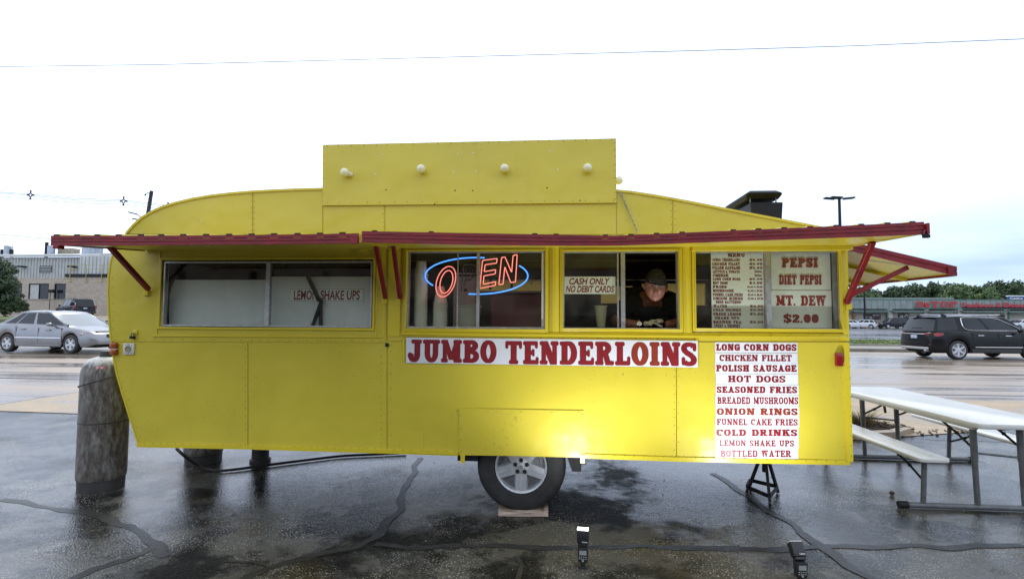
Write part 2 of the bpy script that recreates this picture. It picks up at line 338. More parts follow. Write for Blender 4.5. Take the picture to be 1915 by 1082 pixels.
m_road = wetcon_mat('wet_road_concrete', (0.40,0.32,0.245), (0.22,0.185,0.15), 0.02)
m_apron = wetcon_mat('apron_concrete', (0.44,0.33,0.20), (0.27,0.21,0.14), 0.10, 0.5, 1.2)
m_lot = wetcon_mat('far_lot_asphalt', (0.12,0.12,0.125), (0.08,0.08,0.085), 0.0, 0.05, 0.3)
m_kerb = wetcon_mat('kerb_concrete', (0.30,0.26,0.20), (0.18,0.16,0.13), 0.15, 0.8, 2)
m_seal = mat('tar_sealant', (0.014,0.014,0.013), 0.30, nscale=9, col2=(0.034,0.033,0.029), bump=0.35, bscale=90, spec=.30)
m_grass = mat('grass_green', (0.085,0.15,0.028), 0.8, nscale=3, col2=(0.13,0.15,0.05))
m_soil = mat('mulch_soil', (0.06,0.035,0.022), 0.9, nscale=25, namt=0.6, bump=1.0, bscale=60)
m_yline = mat('yellow_road_paint', (0.55,0.33,0.05), 0.45, nscale=6, namt=0.3)
m_wline = mat('white_road_paint', (0.62,0.58,0.52), 0.45, nscale=6, namt=0.35)

def sheet(name, xs, ys, dz, m, yfun=None, kind='structure', parent=None):
    mb = MB(); v = []; f = []
    nx, ny = len(xs), len(ys)
    for j,y in enumerate(ys):
        for x in xs:
            yy = yfun(x, y) if yfun else y
            v.append((x, yy, H(x,yy)+dz))
    for j in range(ny-1):
        for i in range(nx-1): f.append((j*nx+i, j*nx+i+1, (j+1)*nx+i+1, (j+1)*nx+i))
    mb.add(v,f); return mb.build(name, m, parent, kind=kind if parent is None else None, smooth=60)
def lin(a,b,n): return [a+(b-a)*i/(n-1) for i in range(n)]
XS = [-1500,-400,-150]+lin(-100,-16,29)+lin(-14,-4,11)+lin(0,20,6)+[60,150,400,1500]
sheet('ground', XS, [-60,-8,-4,0,3,5.5,6.5,8,10,14,20,30,45,60,80,120,300,1800], 0.0, m_asph)
def edge_lot(x):
    pts = [(-1500,3.68),(-9,3.72),(-5,3.5),(3.9,3.08),(5.1,3.5),(6.8,4.1),(9,4.6),(1500,4.6)]
    for (a,ya),(b,yb) in zip(pts,pts[1:]):
        if x <= b: return ya+(yb-ya)*(x-a)/(b-a)
ys_r = [0,0.1,0.2,0.4,0.6,0.8,1.0]
XR = [-1500,-400,-150]+lin(-100,-16,29)+lin(-14,-4,11)+[0,2,3.9,4.5,5.1,6,6.8,8,9,12,20,60,150,400,1500]
sheet('road', XR, [0,6.5]+[7.0,7.6,8,10,12,14,16,18,20,22,25,27.6], 0.004, m_road, lambda x,y: edge_lot(x) if y == 0 else y)
sheet('concrete_apron', [-9.45,-8.5,-7.5,-5,0,2,3.9], [0,1], 0.008, m_apron, lambda x,y: edge_lot(x) if y == 0 else 5.9+0.0*x)
sheet('concrete_driveway', [4.3,5.1,6,6.8,8,9,12,30], [0,1], 0.008, m_apron, lambda x,y: edge_lot(x)+0.9*max(0,(6.2-x)/1.9 if x<6.2 else 0)*0 if y == 0 else 6.9)
sheet('parking_lot', [4,20,60,150,600], lin(37.8,100,6), 0.012, m_lot)
sheet('side_driveway', [-150]+lin(-100,-14,30), lin(27.8,56.9,8), 0.012, m_road)
# dark tarred joints and lines on the road
def stripe(name, pts, w, dz, m, wob=0.0, kind='structure', parent=None, seg=0.12):
    P2 = [Vector((p[0],p[1])) for p in pts]; dense = []
    for a,b in zip(P2,P2[1:]):
        n = max(1,int((b-a).length/seg))
        dense += [a+(b-a)*(i/n) for i in range(n)]
    dense.append(P2[-1]); v = []; f = []; s = random.random()*50
    for i,p in enumerate(dense):
        t = (dense[min(i+1,len(dense)-1)]-dense[max(i-1,0)]).normalized(); nrm = Vector((-t.y,t.x))
        k = 1.0 if not wob else 1+wob*noise.noise(Vector((p.x*5+s,p.y*5,0)))+.5*wob*noise.noise(Vector((p.x*17+s,p.y*17,1))); k2 = 1.0 if not wob else 1+wob*noise.noise(Vector((p.x*2.3,p.y*2.3+s,5)))
        c = p + (nrm*(wob*0.05*noise.noise(Vector((p.x*4,p.y*4,s)))) if wob else Vector((0,0)))
        for q in (c+nrm*(w*0.5*k), c-nrm*(w*0.5*k2)): v.append((q.x,q.y,H(q.x,q.y)+dz))
        if i: b = 2*i; f.append((b-2,b-1,b+1,b))
    mb = MB(); mb.add(v,f); return mb.build(name, m, parent, kind=kind if parent is None else None)
stripe('yellow_line', [(4,19.9),(80,20.1)], 0.14, 0.009, m_yline, seg=3)
stripe('lane_line', [(9.6,12.35),(22,12.5)], 0.13, 0.009, m_wline, seg=2)
for pts,w in [([(4,7.50),(60,7.62)],0.07),([(6.0,8.3),(40,8.4)],0.03),([(6.5,9.2),(40,9.3)],0.025),([(-60,7.6),(-8,7.45)],0.06),([(-60,8.6),(-9,8.4)],0.04),([(-60,9.9),(-9,9.6)],0.03),([(-9.46,4.0),(-9.46,7.4)],0.03),([(4.4,6.95),(30,6.95)],0.03)]:
    stripe('road_joint', pts, w, 0.012, m_seal, 0.8, seg=0.5)
# sealed cracks in the lot, traced from the photograph and laid on the ground
seams = [([(0,934),(60,942),(120,955),(180,962),(235,985),(290,1020),(310,1040)],0.11),
         ([(120,1090),(170,1065),(230,1045),(290,1022)],0.10),
         ([(785,855),(778,880),(757,905),(750,945),(725,975),(700,1005),(660,1022),(590,1035),(530,1052),(470,1075),(440,1095)],0.10),
         ([(700,1018),(760,1024),(900,1020),(1060,1022),(1200,1022),(1320,1024),(1430,1026),(1530,1024),(1640,1020),(1760,1024),(1915,1020)],0.10),
         ([(1330,885),(1400,925),(1440,955),(1490,985),(1540,1024),(1590,1060),(1640,1085)],0.11),
         ([(965,1040),(975,1060),(968,1085)],0.05),([(420,1048),(475,1052),(500,1058)],0.03),
         ([(1600,805),(1750,822),(1915,826)],0.03)]
for si,(pts,w) in enumerate(seams):
    stripe('tar_seam', [G(*p)[:2] for p in pts], w*.66, 0.002+0.0006*si, m_seal, 0.8, seg=0.03)
# kerbs
def kerb(name, x0, x1, y0, y1, h, m, n=10):
    mb = MB()
    for a,b in zip(lin(x0,x1,n), lin(x0,x1,n)[1:]):
        q0 = [(a,y0,H(a,y0)-.05),(a+0,y1,H(a,y1)-.05),(a,y1,H(a,y1)+h),(a,y0+0.02,H(a,y0)+h)]
        q1 = [(b-.01,y0,H(b,y0)-.05),(b-.01,y1,H(b,y1)-.05),(b-.01,y1,H(b,y1)+h),(b-.01,y0+0.02,H(b,y0)+h)]
        mb.hexa(q0,q1)
    return mb.build(name, m, kind='structure')
kerb('median_kerb', 5, 90, 22.4, 25.2, 0.15, m_kerb, 30)
kerb('kerb', 5, 120, 27.6, 27.85, 0.13, m_kerb, 30)
# kerbed planting bed behind the picnic table
mb = MB()
c1 = [Vector(p) for p in [(3.2,3.05),(3.9,3.10),(4.55,3.30),(4.95,3.62),(4.9,4.0),(4.5,4.5),(3.9,5.0),(3.2,5.2)]]
for a,b in zip(c1,c1[1:]):
    d = (b-a).normalized(); n_ = Vector((-d.y,d.x))*0.13
    q = [a,b,b+n_,a+n_]; mb.hexa([(p.x,p.y,-0.02) for p in q],[(p.x,p.y,0.075) for p in q])
mb.build('bed_kerb', m_apron, kind='structure', bevel=0.008)
mb = MB(); mb.add([(p.x,p.y,0.05) for p in [Vector((3.2,3.15))]+[Vector(q) for q in [(3.9,3.22),(4.5,3.42),(4.80,3.68),(4.76,3.98),(4.4,4.4),(3.85,4.88),(3.2,5.1)]]],[tuple(range(8))])
mb.build('planting_soil', m_soil, kind='structure')
# grass verge (far) and tufts, loose mulch
def grass_patch(name, n, fx, fy, h, m, wid=0.01, kind='stuff', label=None, cat=None, parent=None, lean=0.5):
    v = []; f = []
    for i in range(n):
        x, y = fx(), fy(); z = H(x,y)+0.02; a = random.uniform(0,6.28); hh = h*random.uniform(.5,1.2); ln = hh*random.uniform(0,lean)
        dx, dy = math.cos(a)*wid, math.sin(a)*wid; b = random.uniform(0,6.28); lx, ly = math.cos(b)*ln, math.sin(b)*ln
        k = len(v); v += [(x-dx,y-dy,z),(x+dx,y+dy,z),(x+dx*.7+lx*.4,y+dy*.7+ly*.4,z+hh*.6),(x-dx*.7+lx*.4,y-dy*.7+ly*.4,z+hh*.6),(x+lx,y+ly,z+hh)]
        f += [(k,k+1,k+2,k+3),(k+3,k+2,k+4)]
    mb = MB(); mb.add(v,f); return mb.build(name, m, parent, kind=kind, label=label, cat=cat)
sheet('verge', [4,20,60,140], [27.86,33,37.8], 0.06, m_grass)
grass_patch('grass', 26000, lambda: random.uniform(14,50), lambda: 27.9+9.7*random.random()**1.3, 0.09, m_grass, 0.03, label='strip of green grass between the far kerb and the parking lot', cat='grass')
sheet('lawn', [-90,-70,-58,-50.5], [35,40,46], 0.05, m_grass)
grass_patch('grass', 9000, lambda: random.uniform(-60,-36), lambda: random.uniform(30,37), 0.12, m_grass, 0.05, label='patch of lawn behind the silver sedan', cat='grass')

# ------------------------------------------------------------------ foliage
def leaf_mat(name, c, c2): return mat(name, c, 0.75, nscale=0.6, col2=c2, spec=0.3)
m_leafd = leaf_mat('dark_leaves', (0.075,0.115,0.050), (0.040,0.065,0.032))
m_leafm = leaf_mat('green_leaves', (0.12,0.175,0.065), (0.07,0.11,0.045))
m_leafb = leaf_mat('bluish_leaves', (0.11,0.15,0.085), (0.06,0.085,0.05))
m_bark = mat('bark', (0.08,0.06,0.045), 0.9, nscale=8, namt=0.5, bump=0.6, bscale=20)
def crown_mb(c, rad, nl, per, leaf, seed=0, cone=0):
    rnd = random.Random(seed); mb = MB(); c = Vector(c)
    for i in range(nl):
        a = rnd.uniform(0,2*math.pi); ph = math.acos(rnd.uniform(-0.75,1)); rr = rnd.uniform(0.45,1.0)
        z = math.cos(ph); k = math.sin(ph)
        if cone: k *= max(.15, 1-0.75*(z*0.5+0.5))
        q = c+Vector((rad[0]*k*math.cos(a)*rr, rad[1]*k*math.sin(a)*rr, rad[2]*z*rr)); s = rnd.uniform(.16,.34)*min(rad)
        for j in range(per):
            d = Vector((rnd.gauss(0,1),rnd.gauss(0,1),rnd.gauss(0,.8))); d.normalize(); p = q+d*s*rnd.uniform(.5,1.15)
            n_ = (d+Vector((rnd.gauss(0,.6),rnd.gauss(0,.6),rnd.gauss(0,.6)))).normalized(); u = n_.cross(Vector((rnd.random(),rnd.random(),rnd.random()))).normalized(); w = n_.cross(u)
            l = leaf*rnd.uniform(.6,1.3)
            mb.add([p-u*l-w*l*.3, p+w*l*.7, p+u*l+w*l*.1, p-w*l*.8],[(0,1,2,3)])
    return mb
def tree(label, x, y, h, rad, mleaf, seed, cat='tree', group=None, trunk=True, leaf=0.35, nl=60, per=46, zoff=None, cone=0, name='tree'):
    z = H(x,y) if zoff is None else zoff
    t = thing(name, label, cat, (x,y,z), group=group)
    mb = MB(); hr = rad[2]; rnd = random.Random(seed)
    if trunk:
        mb.tube([(x,y,z-.1),(x+.05*h*.2,y,z+h*.3),(x+.02*h,y,z+h-hr)], [h*.035,h*.026,h*.018], 8)
        for i in range(5):
            a = rnd.uniform(0,6.28); mb.tube([(x,y,z+h*.35+i*h*.05),(x+math.cos(a)*rad[0]*.35,y+math.sin(a)*rad[1]*.35,z+h*.6+i*h*.04),(x+math.cos(a)*rad[0]*.7,y+math.sin(a)*rad[1]*.7,z+h*.72+i*h*.03)],[h*.014,h*.009,h*.004],6)
        mb.build('trunk', m_bark, t, smooth=50)
    crown_mb((x,y,z+h-hr*0.95), rad, nl, per, leaf, seed, cone).build('crown' if trunk else 'foliage', mleaf, t)
    return t
# trees beyond the shops
far = [(1618,540,3.2,'low dark tree at the far left of the line beyond the shops',1),(1652,540,4.6,'smaller tree with a ragged top, left in the line beyond the shops',0),(1688,535,5.2,'tree with a pointed top second in the line beyond the shops',0),(1722,531,6.0,'broad dark tree behind the first letters of the shop sign',0),
       (1752,531,5.6,'dark round tree behind the middle of the shop sign',0),(1775,537,5.0,'paler green tree in front of the round ones beyond the shops',1),(1806,533,6.4,'wide spreading tree behind the word Fashion of the shop sign',1),(1838,549,4.4,'low shrubby tree in the dip of the tree line',1),
       (1868,532,5.2,'tall dark tree left of the blue sign',0),(1889,527,5.6,'tallest dark tree right above the blue sign',0),(1913,531,5.4,'dark tree at the right edge of the picture above the shop',0)]
for i,(px,py,rx,lab,k) in enumerate(far):
    Y = 118+(i%3)*5+(-3 if k else 4); q = P(px,py,Y); h = q.z
    tree(lab, q.x, Y, h, (rx,rx*.8,h*.42), [m_leafd,m_leafm][k], 20+i, leaf=0.30, nl=80, per=60, group='trees beyond the shops', zoff=0)
# (trees wholly out of view are left out)
for i,x in enumerate([]): pass
# the line behind the trailer and past the frame
for i,x in enumerate([]):
    tree('dark tree of the far line, mostly hidden', x, 124, 9, (6,4,4), m_leafd, 60+i, leaf=0.35, nl=50, per=40, group='trees beyond the shops out of the way', zoff=0)
q = P(12,583,47); tree('young leafy tree in front of the brick wall at the left edge', P(-12,560,46).x, 46, 6.3, (1.8,1.8,2.6), m_leafb, 90, leaf=0.10, nl=130, per=110)
tree('round dark shrub standing alone against the brick wall', P(27,575,47).x, 47, 2.4, (1.0,1.0,1.25), m_leafd, 91, 'shrub', trunk=False, leaf=0.08, nl=80, per=90, name='shrub')
tree('wide dark shrub below the young leafy tree', P(-8,575,46.5).x, 46.5, 2.2, (1.6,1.1,1.15), m_leafd, 92, 'shrub', trunk=False, leaf=0.08, nl=90, per=80, name='shrub')
# the bed by the picnic table
def tuft(label, cx, cy, r, h, m, n, seed):
    random.seed(seed)
    v = []; f = []
    for i in range(n):
        a = random.uniform(0,6.28); rr = r*random.random()**.6; x, y = cx+math.cos(a)*rr*.5, cy+math.sin(a)*rr*.5; hh = h*random.uniform(.5,1.1); L = rr*1.1
        prev = None
        for k in range(4):
            s = k/3; px_ = x+math.cos(a)*L*s*s; py_ = y+math.sin(a)*L*s*s; z = .05+hh*(s*1.3-.55*s*s)/.75; w = .005*(1-s*.9)
            b = len(v); v += [(px_-math.sin(a)*w,py_+math.cos(a)*w,z),(px_+math.sin(a)*w,py_-math.cos(a)*w,z)]
            if k: f.append((b-2,b-1,b+1,b))
    mb = MB(); mb.add(v,f); return mb.build('grass_tuft', m, label=label, cat='grass tuft')
m_blade = mat('grass_blades', (0.10,0.15,0.03), 0.6, nscale=6, col2=(0.20,0.16,0.06))
tuft('arching green grass tuft in the bed right behind the trailer corner', 4.05, 3.95, .30, .26, m_blade, 260, 3)
tuft('browner grass tuft beside the green one under the table edge', 4.42, 3.85, .30, .20, mat('straw_blades',(0.20,0.15,0.05),0.7,nscale=5,namt=.4), 240, 4)
random.seed(11); mb = MB()
for i in range(900):
    x = random.uniform(3.3,4.9); y = random.uniform(3.2,5.0)
    if not (y > 3.2+max(0,(x-3.9))*.35 and y < 5.1-max(0,(x-3.6))*.75): continue
    s = random.uniform(.008,.035); M = Matrix.Translation((x,y,.06+random.random()*.02)) @ Matrix.Rotation(random.random()*6.28,4,'Z') @ Matrix.Rotation(random.uniform(-.5,.5),4,'X')
    mb.box((-s,-s*.4,-.006),(s,s*.4,.006),0,M)
for i in range(110):                                         # spilled over the kerb
    x = random.uniform(3.5,6.2); y = 3.1+random.gauss(.15,.12)+max(0,x-4)*.3; s = random.uniform(.006,.022); M = Matrix.Translation((x,y,.012)) @ Matrix.Rotation(random.random()*6.28,4,'Z')
    mb.box((-s,-s*.5,-.005),(s,s*.5,.006),0,M)
mb.build('bark_mulch', m_soil, kind='stuff', label='brown bark mulch scattered in the bed and over its kerb', cat='mulch')
random.seed(12); mb = MB()
for i in range(150):
    x = random.uniform(-4.2,5.2); y = random.uniform(-2.0,3.0); s = random.uniform(.002,.005)
    M = Matrix.Translation((x,y,s*.4)) @ Matrix.Rotation(random.random()*6.28,4,'Z'); mb.box((-s,-s*.6,-s*.4),(s,s*.6,s*.4),0,M)
mb.build('grit', m_concrete, kind='stuff', label='loose grit and pebbles scattered over the wet asphalt', cat='grit')
mb = MB(); q = G(1668,925); mb.ball((q.x,q.y,.018),.02,(1.2,.8,.9),8,6); mb.build('pebble', mat('brown_leaf_litter',(0.10,0.06,0.035),.8,nscale=40,namt=.4), label='small brown stone on the wet asphalt in front of the near bench', cat='stone')

# ------------------------------------------------------------------ industrial building on the left
m_brick = bpy.data.materials.new('brown_brick'); m_brick.use_nodes = True; t = m_brick.node_tree; b = t.nodes['Principled BSDF']
tcn = nn(t,'ShaderNodeTexCoord'); mpn = nn(t,'ShaderNodeMapping'); mpn.inputs['Rotation'].default_value = (R(90),0,0); bt = nn(t,'ShaderNodeTexBrick', Scale=1.0); bt.inputs['Color1'].default_value = (0.36,0.30,0.24,1); bt.inputs['Color2'].default_value = (0.48,0.41,0.33,1); bt.inputs['Mortar'].default_value = (0.40,0.36,0.31,1)
bt.inputs['Brick Width'].default_value = 0.42; bt.inputs['Row Height'].default_value = 0.15; bt.inputs['Mortar Size'].default_value = 0.012; bt.inputs['Bias'].default_value = -0.1
t.links.new(tcn.outputs['Object'], mpn.inputs['Vector']); t.links.new(mpn.outputs[0], bt.inputs['Vector']); t.links.new(bt.outputs['Color'], b.inputs['Base Color']); b.inputs['Roughness'].default_value = .85
m_side = mat('pale_metal_siding', (0.46,0.47,0.45), 0.5, nscale=2, namt=.15)
m_side2 = mat('pale_metal_roof', (0.56,0.57,0.55), 0.45, nscale=1, namt=.15)
m_galv = mat('galvanised_duct', (0.42,0.45,0.50), 0.35, .6, nscale=4, namt=.3)
YB = 57.0
def bx(mb, x0,y0,x1,y1, Y, depth, mi=0):
    a = P(x0,y0,Y); b_ = P(x1,y1,Y); return mb.box((a.x,Y,b_.z),(b_.x,Y+depth,a.z),mi)
bl = thing('factory_building', 'low industrial building of brown brick with pale ribbed metal siding above', 'building', (-62,YB,1.6))
def px_z(x,y,Y): return P(x,y,Y).z
zs = dict(base=1.2, sill=px_z(60,561,YB), wt=px_z(60,530,YB), br=px_z(60,520,YB), top=px_z(60,481,YB))
wins = [(-60,-30),(-22,41),(53,91),(101,124)]
mb = MB(); X0 = P(-140,560,YB).x; Xe = P(124,560,YB).x
mb.box((X0,YB,zs['base']),(Xe+14,YB+.4,zs['sill'])); mb.box((X0,YB,zs['wt']),(Xe+14,YB+.4,zs['br']))
cur = X0
for a,c in wins:
    xa, xc = P(a,545,YB).x, P(c,545,YB).x; mb.box((cur,YB,zs['sill']),(xa,YB+.4,zs['wt'])); cur = xc
mb.box((cur,YB,zs['sill']),(Xe+14,YB+.4,zs['wt'])); mb.build('brick_wall', m_brick, bl)
MB().box((X0,YB+12,1.0),(Xe+60,YB+12.2,9)).build('rear_wall', m_side, bl)
mb = MB(); mb.box((X0,YB-.06,zs['sill']),(Xe+2,YB-.003,zs['sill']+.14)); mb.build('sill_course', m_concrete, bl)
for a,c in wins:
    xa, xc = P(a,545,YB).x, P(c,545,YB).x; mb = MB(); w = .12
    for q in [((xa,YB+.05,zs['sill']),(xa+w,YB+.2,zs['wt'])),((xc-w,YB+.05,zs['sill']),(xc,YB+.2,zs['wt'])),((xa+w,YB+.05,zs['sill']),(xc-w,YB+.2,zs['sill']+w)),((xa+w,YB+.05,zs['wt']-w),(xc-w,YB+.2,zs['wt']))]: mb.box(*q)
    if xc-xa > 2: mb.box((xa+(xc-xa)*.5-.05,YB+.06,zs['sill']+w),(xa+(xc-xa)*.5+.05,YB+.19,zs['wt']-w))
    wi = mb.build('window', m_black, bl)
    MB().box((xa+w,YB+.12,zs['sill']+w),(xc-w,YB+.14,zs['wt']-w)).build('pane', m_carglass, wi)
    if a == 53: MB().box((xa+w,YB+.10,zs['sill']+w),((xa+xc)/2-.05,YB+.115,zs['wt']-w)).build('blind', m_side, wi)
# siding with ribs
mb = MB(); mb.box((X0,YB+.1,zs['br']),(Xe+14,YB+.3,zs['top'])); mb.build('siding_backing', m_side, bl)
x = X0; ribs = MB()
while x < Xe+14:
    ribs.box((x,YB+.04,zs['br']),(x+.09,YB+.098,zs['top'])); x += .42
ribs.build('siding_rib', mat('siding_rib_paint',(0.40,0.41,0.39),.5,nscale=2,namt=.1), bl, kind='stuff')
mb = MB(); mb.hexa([(X0,YB-.3,zs['top']+.004),(Xe+2,YB-.3,zs['top']+.004),(Xe+2,YB+8,zs['top']+1.3),(X0,YB+8,zs['top']+1.3)],[(X0,YB-.3,zs['top']+.3),(Xe+2,YB-.3,zs['top']+.3),(Xe+2,YB+8,zs['top']+1.6),(X0,YB+8,zs['top']+1.6)]); mb.build('roof', m_side2, bl)
mb = MB(); mb.box((X0,YB-.42,zs['top']+.1),(Xe+2,YB-.303,zs['top']+.28)); mb.build('gutter', m_side2, bl)
mb = MB(); bx(mb, 74,497,96,509, YB-.02, .1)
lv = mb.build('louvre_vent', m_black, bl); mb = MB()
for k in range(4): bx(mb, 75,498.5+k*2.8,95.5,499.6+k*2.8, YB-.06, .036)
mb.build('louvre', m_side, lv)
for px_ in (35,130):
    mb = MB(); bx(mb, px_-5,496.5,px_+5,499, YB-.7, .65); mb.build('wall_lamp', m_black, bl)
# right, brick annex with dark parapet and yellow rail
YA = 54.5; a0 = P(124,520,YA).x; a1 = a0+24
za = P(124,518,YA).z; zp = P(124,512,YA).z
mb = MB(); mb.box((a0,YA,1.0),(a1,YB-.01,za)); mb.build('annex_wall', m_brick, bl)
mb = MB(); mb.box((a0-.1,YA-.1,za+.003),(a1+.1,YB+.09,zp)); mb.build('parapet', m_black, bl)
mb = MB(); m_rail = mat('yellow_rail_paint',(0.45,0.38,0.12),.5,nscale=4,namt=.2); zr = P(130,495,YA).z
for zz in (zr, (zr+za)/2+.2): mb.cyl((a0,YA-.12,zz),(a1,YA-.12,zz),.03,n=6)
mb.build('rail', m_rail, bl)
for k,px_ in enumerate([133,163,192,222,252]):
    xx = P(px_,510,YA).x; mb = MB(); mb.cyl((xx,YA-.14,za-.5),(xx,YA-.14,zr),.04,n=6); mb.box((xx-.15,YA-.18,za-.55),(xx+.15,YA-.101,za-.42)); mb.build('rail_post', m_rail, bl)
mb = MB(); bx(mb, 150,478,270,515, YB-.5, 3); mb.build('upper_siding_wall', m_side2, bl)
mb = MB(); x = P(152,490,YB-.5).x
while x < P(262,490,YB-.5).x: mb.box((x,YB-.57,P(150,512,YB).z),(x+.07,YB-.503,P(150,480,YB).z)); x += .5
mb.build('upper_siding_rib', m_side, bl, kind='stuff')
for (x0,y0,x1,y1,m,nm) in [(9,461,21,471,m_galv,'roof_vent'),(84,453,89,474,m_dark,'chimney_pipe'),(90,461,101,470,m_galv,'roof_vent'),(108,464,134,471,m_concrete,'roof_unit'),(153,460,165,475,m_galv,'duct'),(166,461,178,475,m_galv,'roof_unit'),(1,468,6,474,m_dark,'roof_vent'),(18,468,24,473,m_dark,'roof_vent'),(158,508,190,512,m_dark,'roof_unit')]:
    mb = MB(); Yv = YB+2 if nm != 'roof_unit' or y0 > 500 else YB+3
    if nm in ('chimney_pipe','roof_vent'):
        c = P((x0+x1)/2,y1+2,Yv); r = (P(x1,y1,Yv).x-P(x0,y1,Yv).x)/2; mb.cyl((c.x,Yv,c.z-.4),(c.x,Yv,P(x0,y0,Yv).z),r,n=14)
        if nm == 'roof_vent': mb.cyl((c.x,Yv,P(x0,y0,Yv).z),(c.x,Yv,P(x0,y0,Yv).z+.12),r*1.2,r*.8,n=14)
    else: bx(mb, x0,y0,x1,y1+3, Yv, 1.2)
    mb.build(nm, m, bl, smooth=40)
mb = MB(); bx(mb,91,541,98,547,YB-.6,.3); c = P(94,547,YB-.45); mb.cyl((c.x,YB-.45,c.z),(c.x,YB-.45,1.6),.04,n=6)
mb.build('mailbox', m_dark, label='small dark box on a thin post in front of the brick wall between two windows', cat='post box')

# ------------------------------------------------------------------ shops on the right
YS = 95.0
sh = thing('shop_building', 'long low shop with a grey green metal fascia and red lettering', 'building', (68,YS,0))
m_fas = mat('grey_green_fascia', (0.25,0.29,0.27), 0.5, nscale=.8, namt=.2)
m_fas2 = mat('green_trim', (0.10,0.20,0.155), 0.5, nscale=2, namt=.2)
m_stuc = mat('cream_block_wall', (0.62,0.58,0.50), 0.8, nscale=.7, namt=.15)
m_redl = mat('red_channel_letter', (0.50,0.02,0.03), 0.4, nscale=3, namt=.2)
x0 = 38.0; x1 = 120.0; zt = P(1700,560.5,YS).z; zb = P(1700,577.5,YS).z
MB().box((x0,YS+1.2,-.2),(x1,YS+14,zb)).build('wall', m_stuc, sh)
MB().box((x0,YS,zb+.003),(x1,YS+15,zt)).build('fascia', m_fas, sh)
MB().box((x0,YS-.08,zt+.003),(x1,YS+.3,zt+.14)).build('coping', m_fas2, sh)
MB().box((x0,YS+.5,zt+.14),(P(1788,560,YS).x,YS+6,zt+.42)).build('roof_step', m_fas, sh)
mb = MB(); xx = x0
while xx < x1: mb.box((xx,YS-.03,zb+.02),(xx+.05,YS-.002,zt-.02)); xx += 1.0
mb.build('fascia_seam', m_fas2, sh, kind='stuff')
za_ = P(1700,578.5,YS-1).z; zc = P(1700,583.5,YS-1).z
edges = [(1532,1590),(1597,1664),(1671,1733),(1737,1793),(1803,1882),(1888,1960)]
for a,c in edges:
    xa, xc = P(a,580,YS-.8).x, P(c,580,YS-.8).x; n = int((xc-xa)/.45); aw = MB()
    aw.hexa([(xa,YS-1,zc),(xc,YS-1,zc),(xc,YS+1.18,za_),(xa,YS+1.18,za_)],[(xa,YS-1,zc+.06),(xc,YS-1,zc+.06),(xc,YS+1.18,za_+.07),(xa,YS+1.18,za_+.07)])
    o = aw.build('awning', m_fas2, sh); rb = MB()
    for k in range(n+1):
        xk = xa+(xc-xa)*k/n; rb.hexa([(xk-.05,YS-1.01,zc+.065),(xk+.05,YS-1.01,zc+.065),(xk+.05,YS+1.17,za_+.075),(xk-.05,YS+1.17,za_+.075)],[(xk-.05,YS-1.01,zc+.16),(xk+.05,YS-1.01,zc+.16),(xk+.05,YS+1.17,za_+.17),(xk-.05,YS+1.17,za_+.17)])
    rb.build('awning_rib', m_fas, o, kind='stuff')
for px_ in (1667,1735,1798,1885):
    xx = P(px_,595,YS).x; MB().box((xx-.35,YS+.2,-.1),(xx+.35,YS+1.18,zb)).build('pier', m_stuc, sh)
for px_ in (1659.5,1887):
    xx = P(px_,595,YS).x; MB().box((xx-.1,YS-.05,-.1),(xx+.1,YS+.15,zb)).build('downpipe', m_fas2, sh)
m_poster = mat('poster_print',(0.55,0.5,0.5),.5,nscale=1.6,col2=(0.08,0.05,0.05),lo=.48,hi=.56,detail=3)
for a,c,t_,b_ in [(1615,1647,586.5,597.5),(1680,1700,585.5,597),(1830,1850,588,597)]:
    qa, qc = P(a,t_,YS+1.1), P(c,b_,YS+1.1); mb = MB(); mb.box((qa.x,YS+1.1,qc.z),(qc.x,YS+1.19,qa.z)); w_ = mb.build('window', m_black, sh)
    h_ = (qa.x+qc.x)/2
    for u0,u1 in ((qa.x+.12,h_-.08),(h_+.08,qc.x-.12)):
        MB().box((u0,YS+1.07,qc.z+.12),(u1,YS+1.098,qa.z-.12)).build('poster', m_poster, w_)

def sans(txt, x0, z0, x1, z1, y, m, name, parent=None, bold=0.0, shear=0.0, extr=0.0, label=None, z_slope=0, font_y=None):
    c = bpy.data.curves.new(name,'FONT'); c.body = txt; c.offset = bold; c.shear = shear; c.extrude = 0.02 if extr else 0; c.resolution_u = 3
    o = bpy.data.objects.new('tmp', c); sc.collection.objects.link(o); dg = bpy.context.evaluated_depsgraph_get(); dg.update()
    me = bpy.data.meshes.new_from_object(o.evaluated_get(dg)); bpy.data.objects.remove(o)
    xs = [v.co.x for v in me.vertices]; ys = [v.co.y for v in me.vertices]; ax, bx_ = min(xs), max(xs); ay, by = min(ys), max(ys)
    mb = MB(); v = []
    for q in me.vertices:
        u = (q.co.x-ax)/(bx_-ax); w = (q.co.y-ay)/(by-ay)
        v.append((x0+(x1-x0)*u, y-(extr if q.co.z > 0.001 else 0), z0+(z1-z0)*w+z_slope*u))
    mb.add(v, [tuple(p.vertices) for p in me.polygons]); bpy.data.meshes.remove(me)
    return mb.build(name, m, parent, label=label)

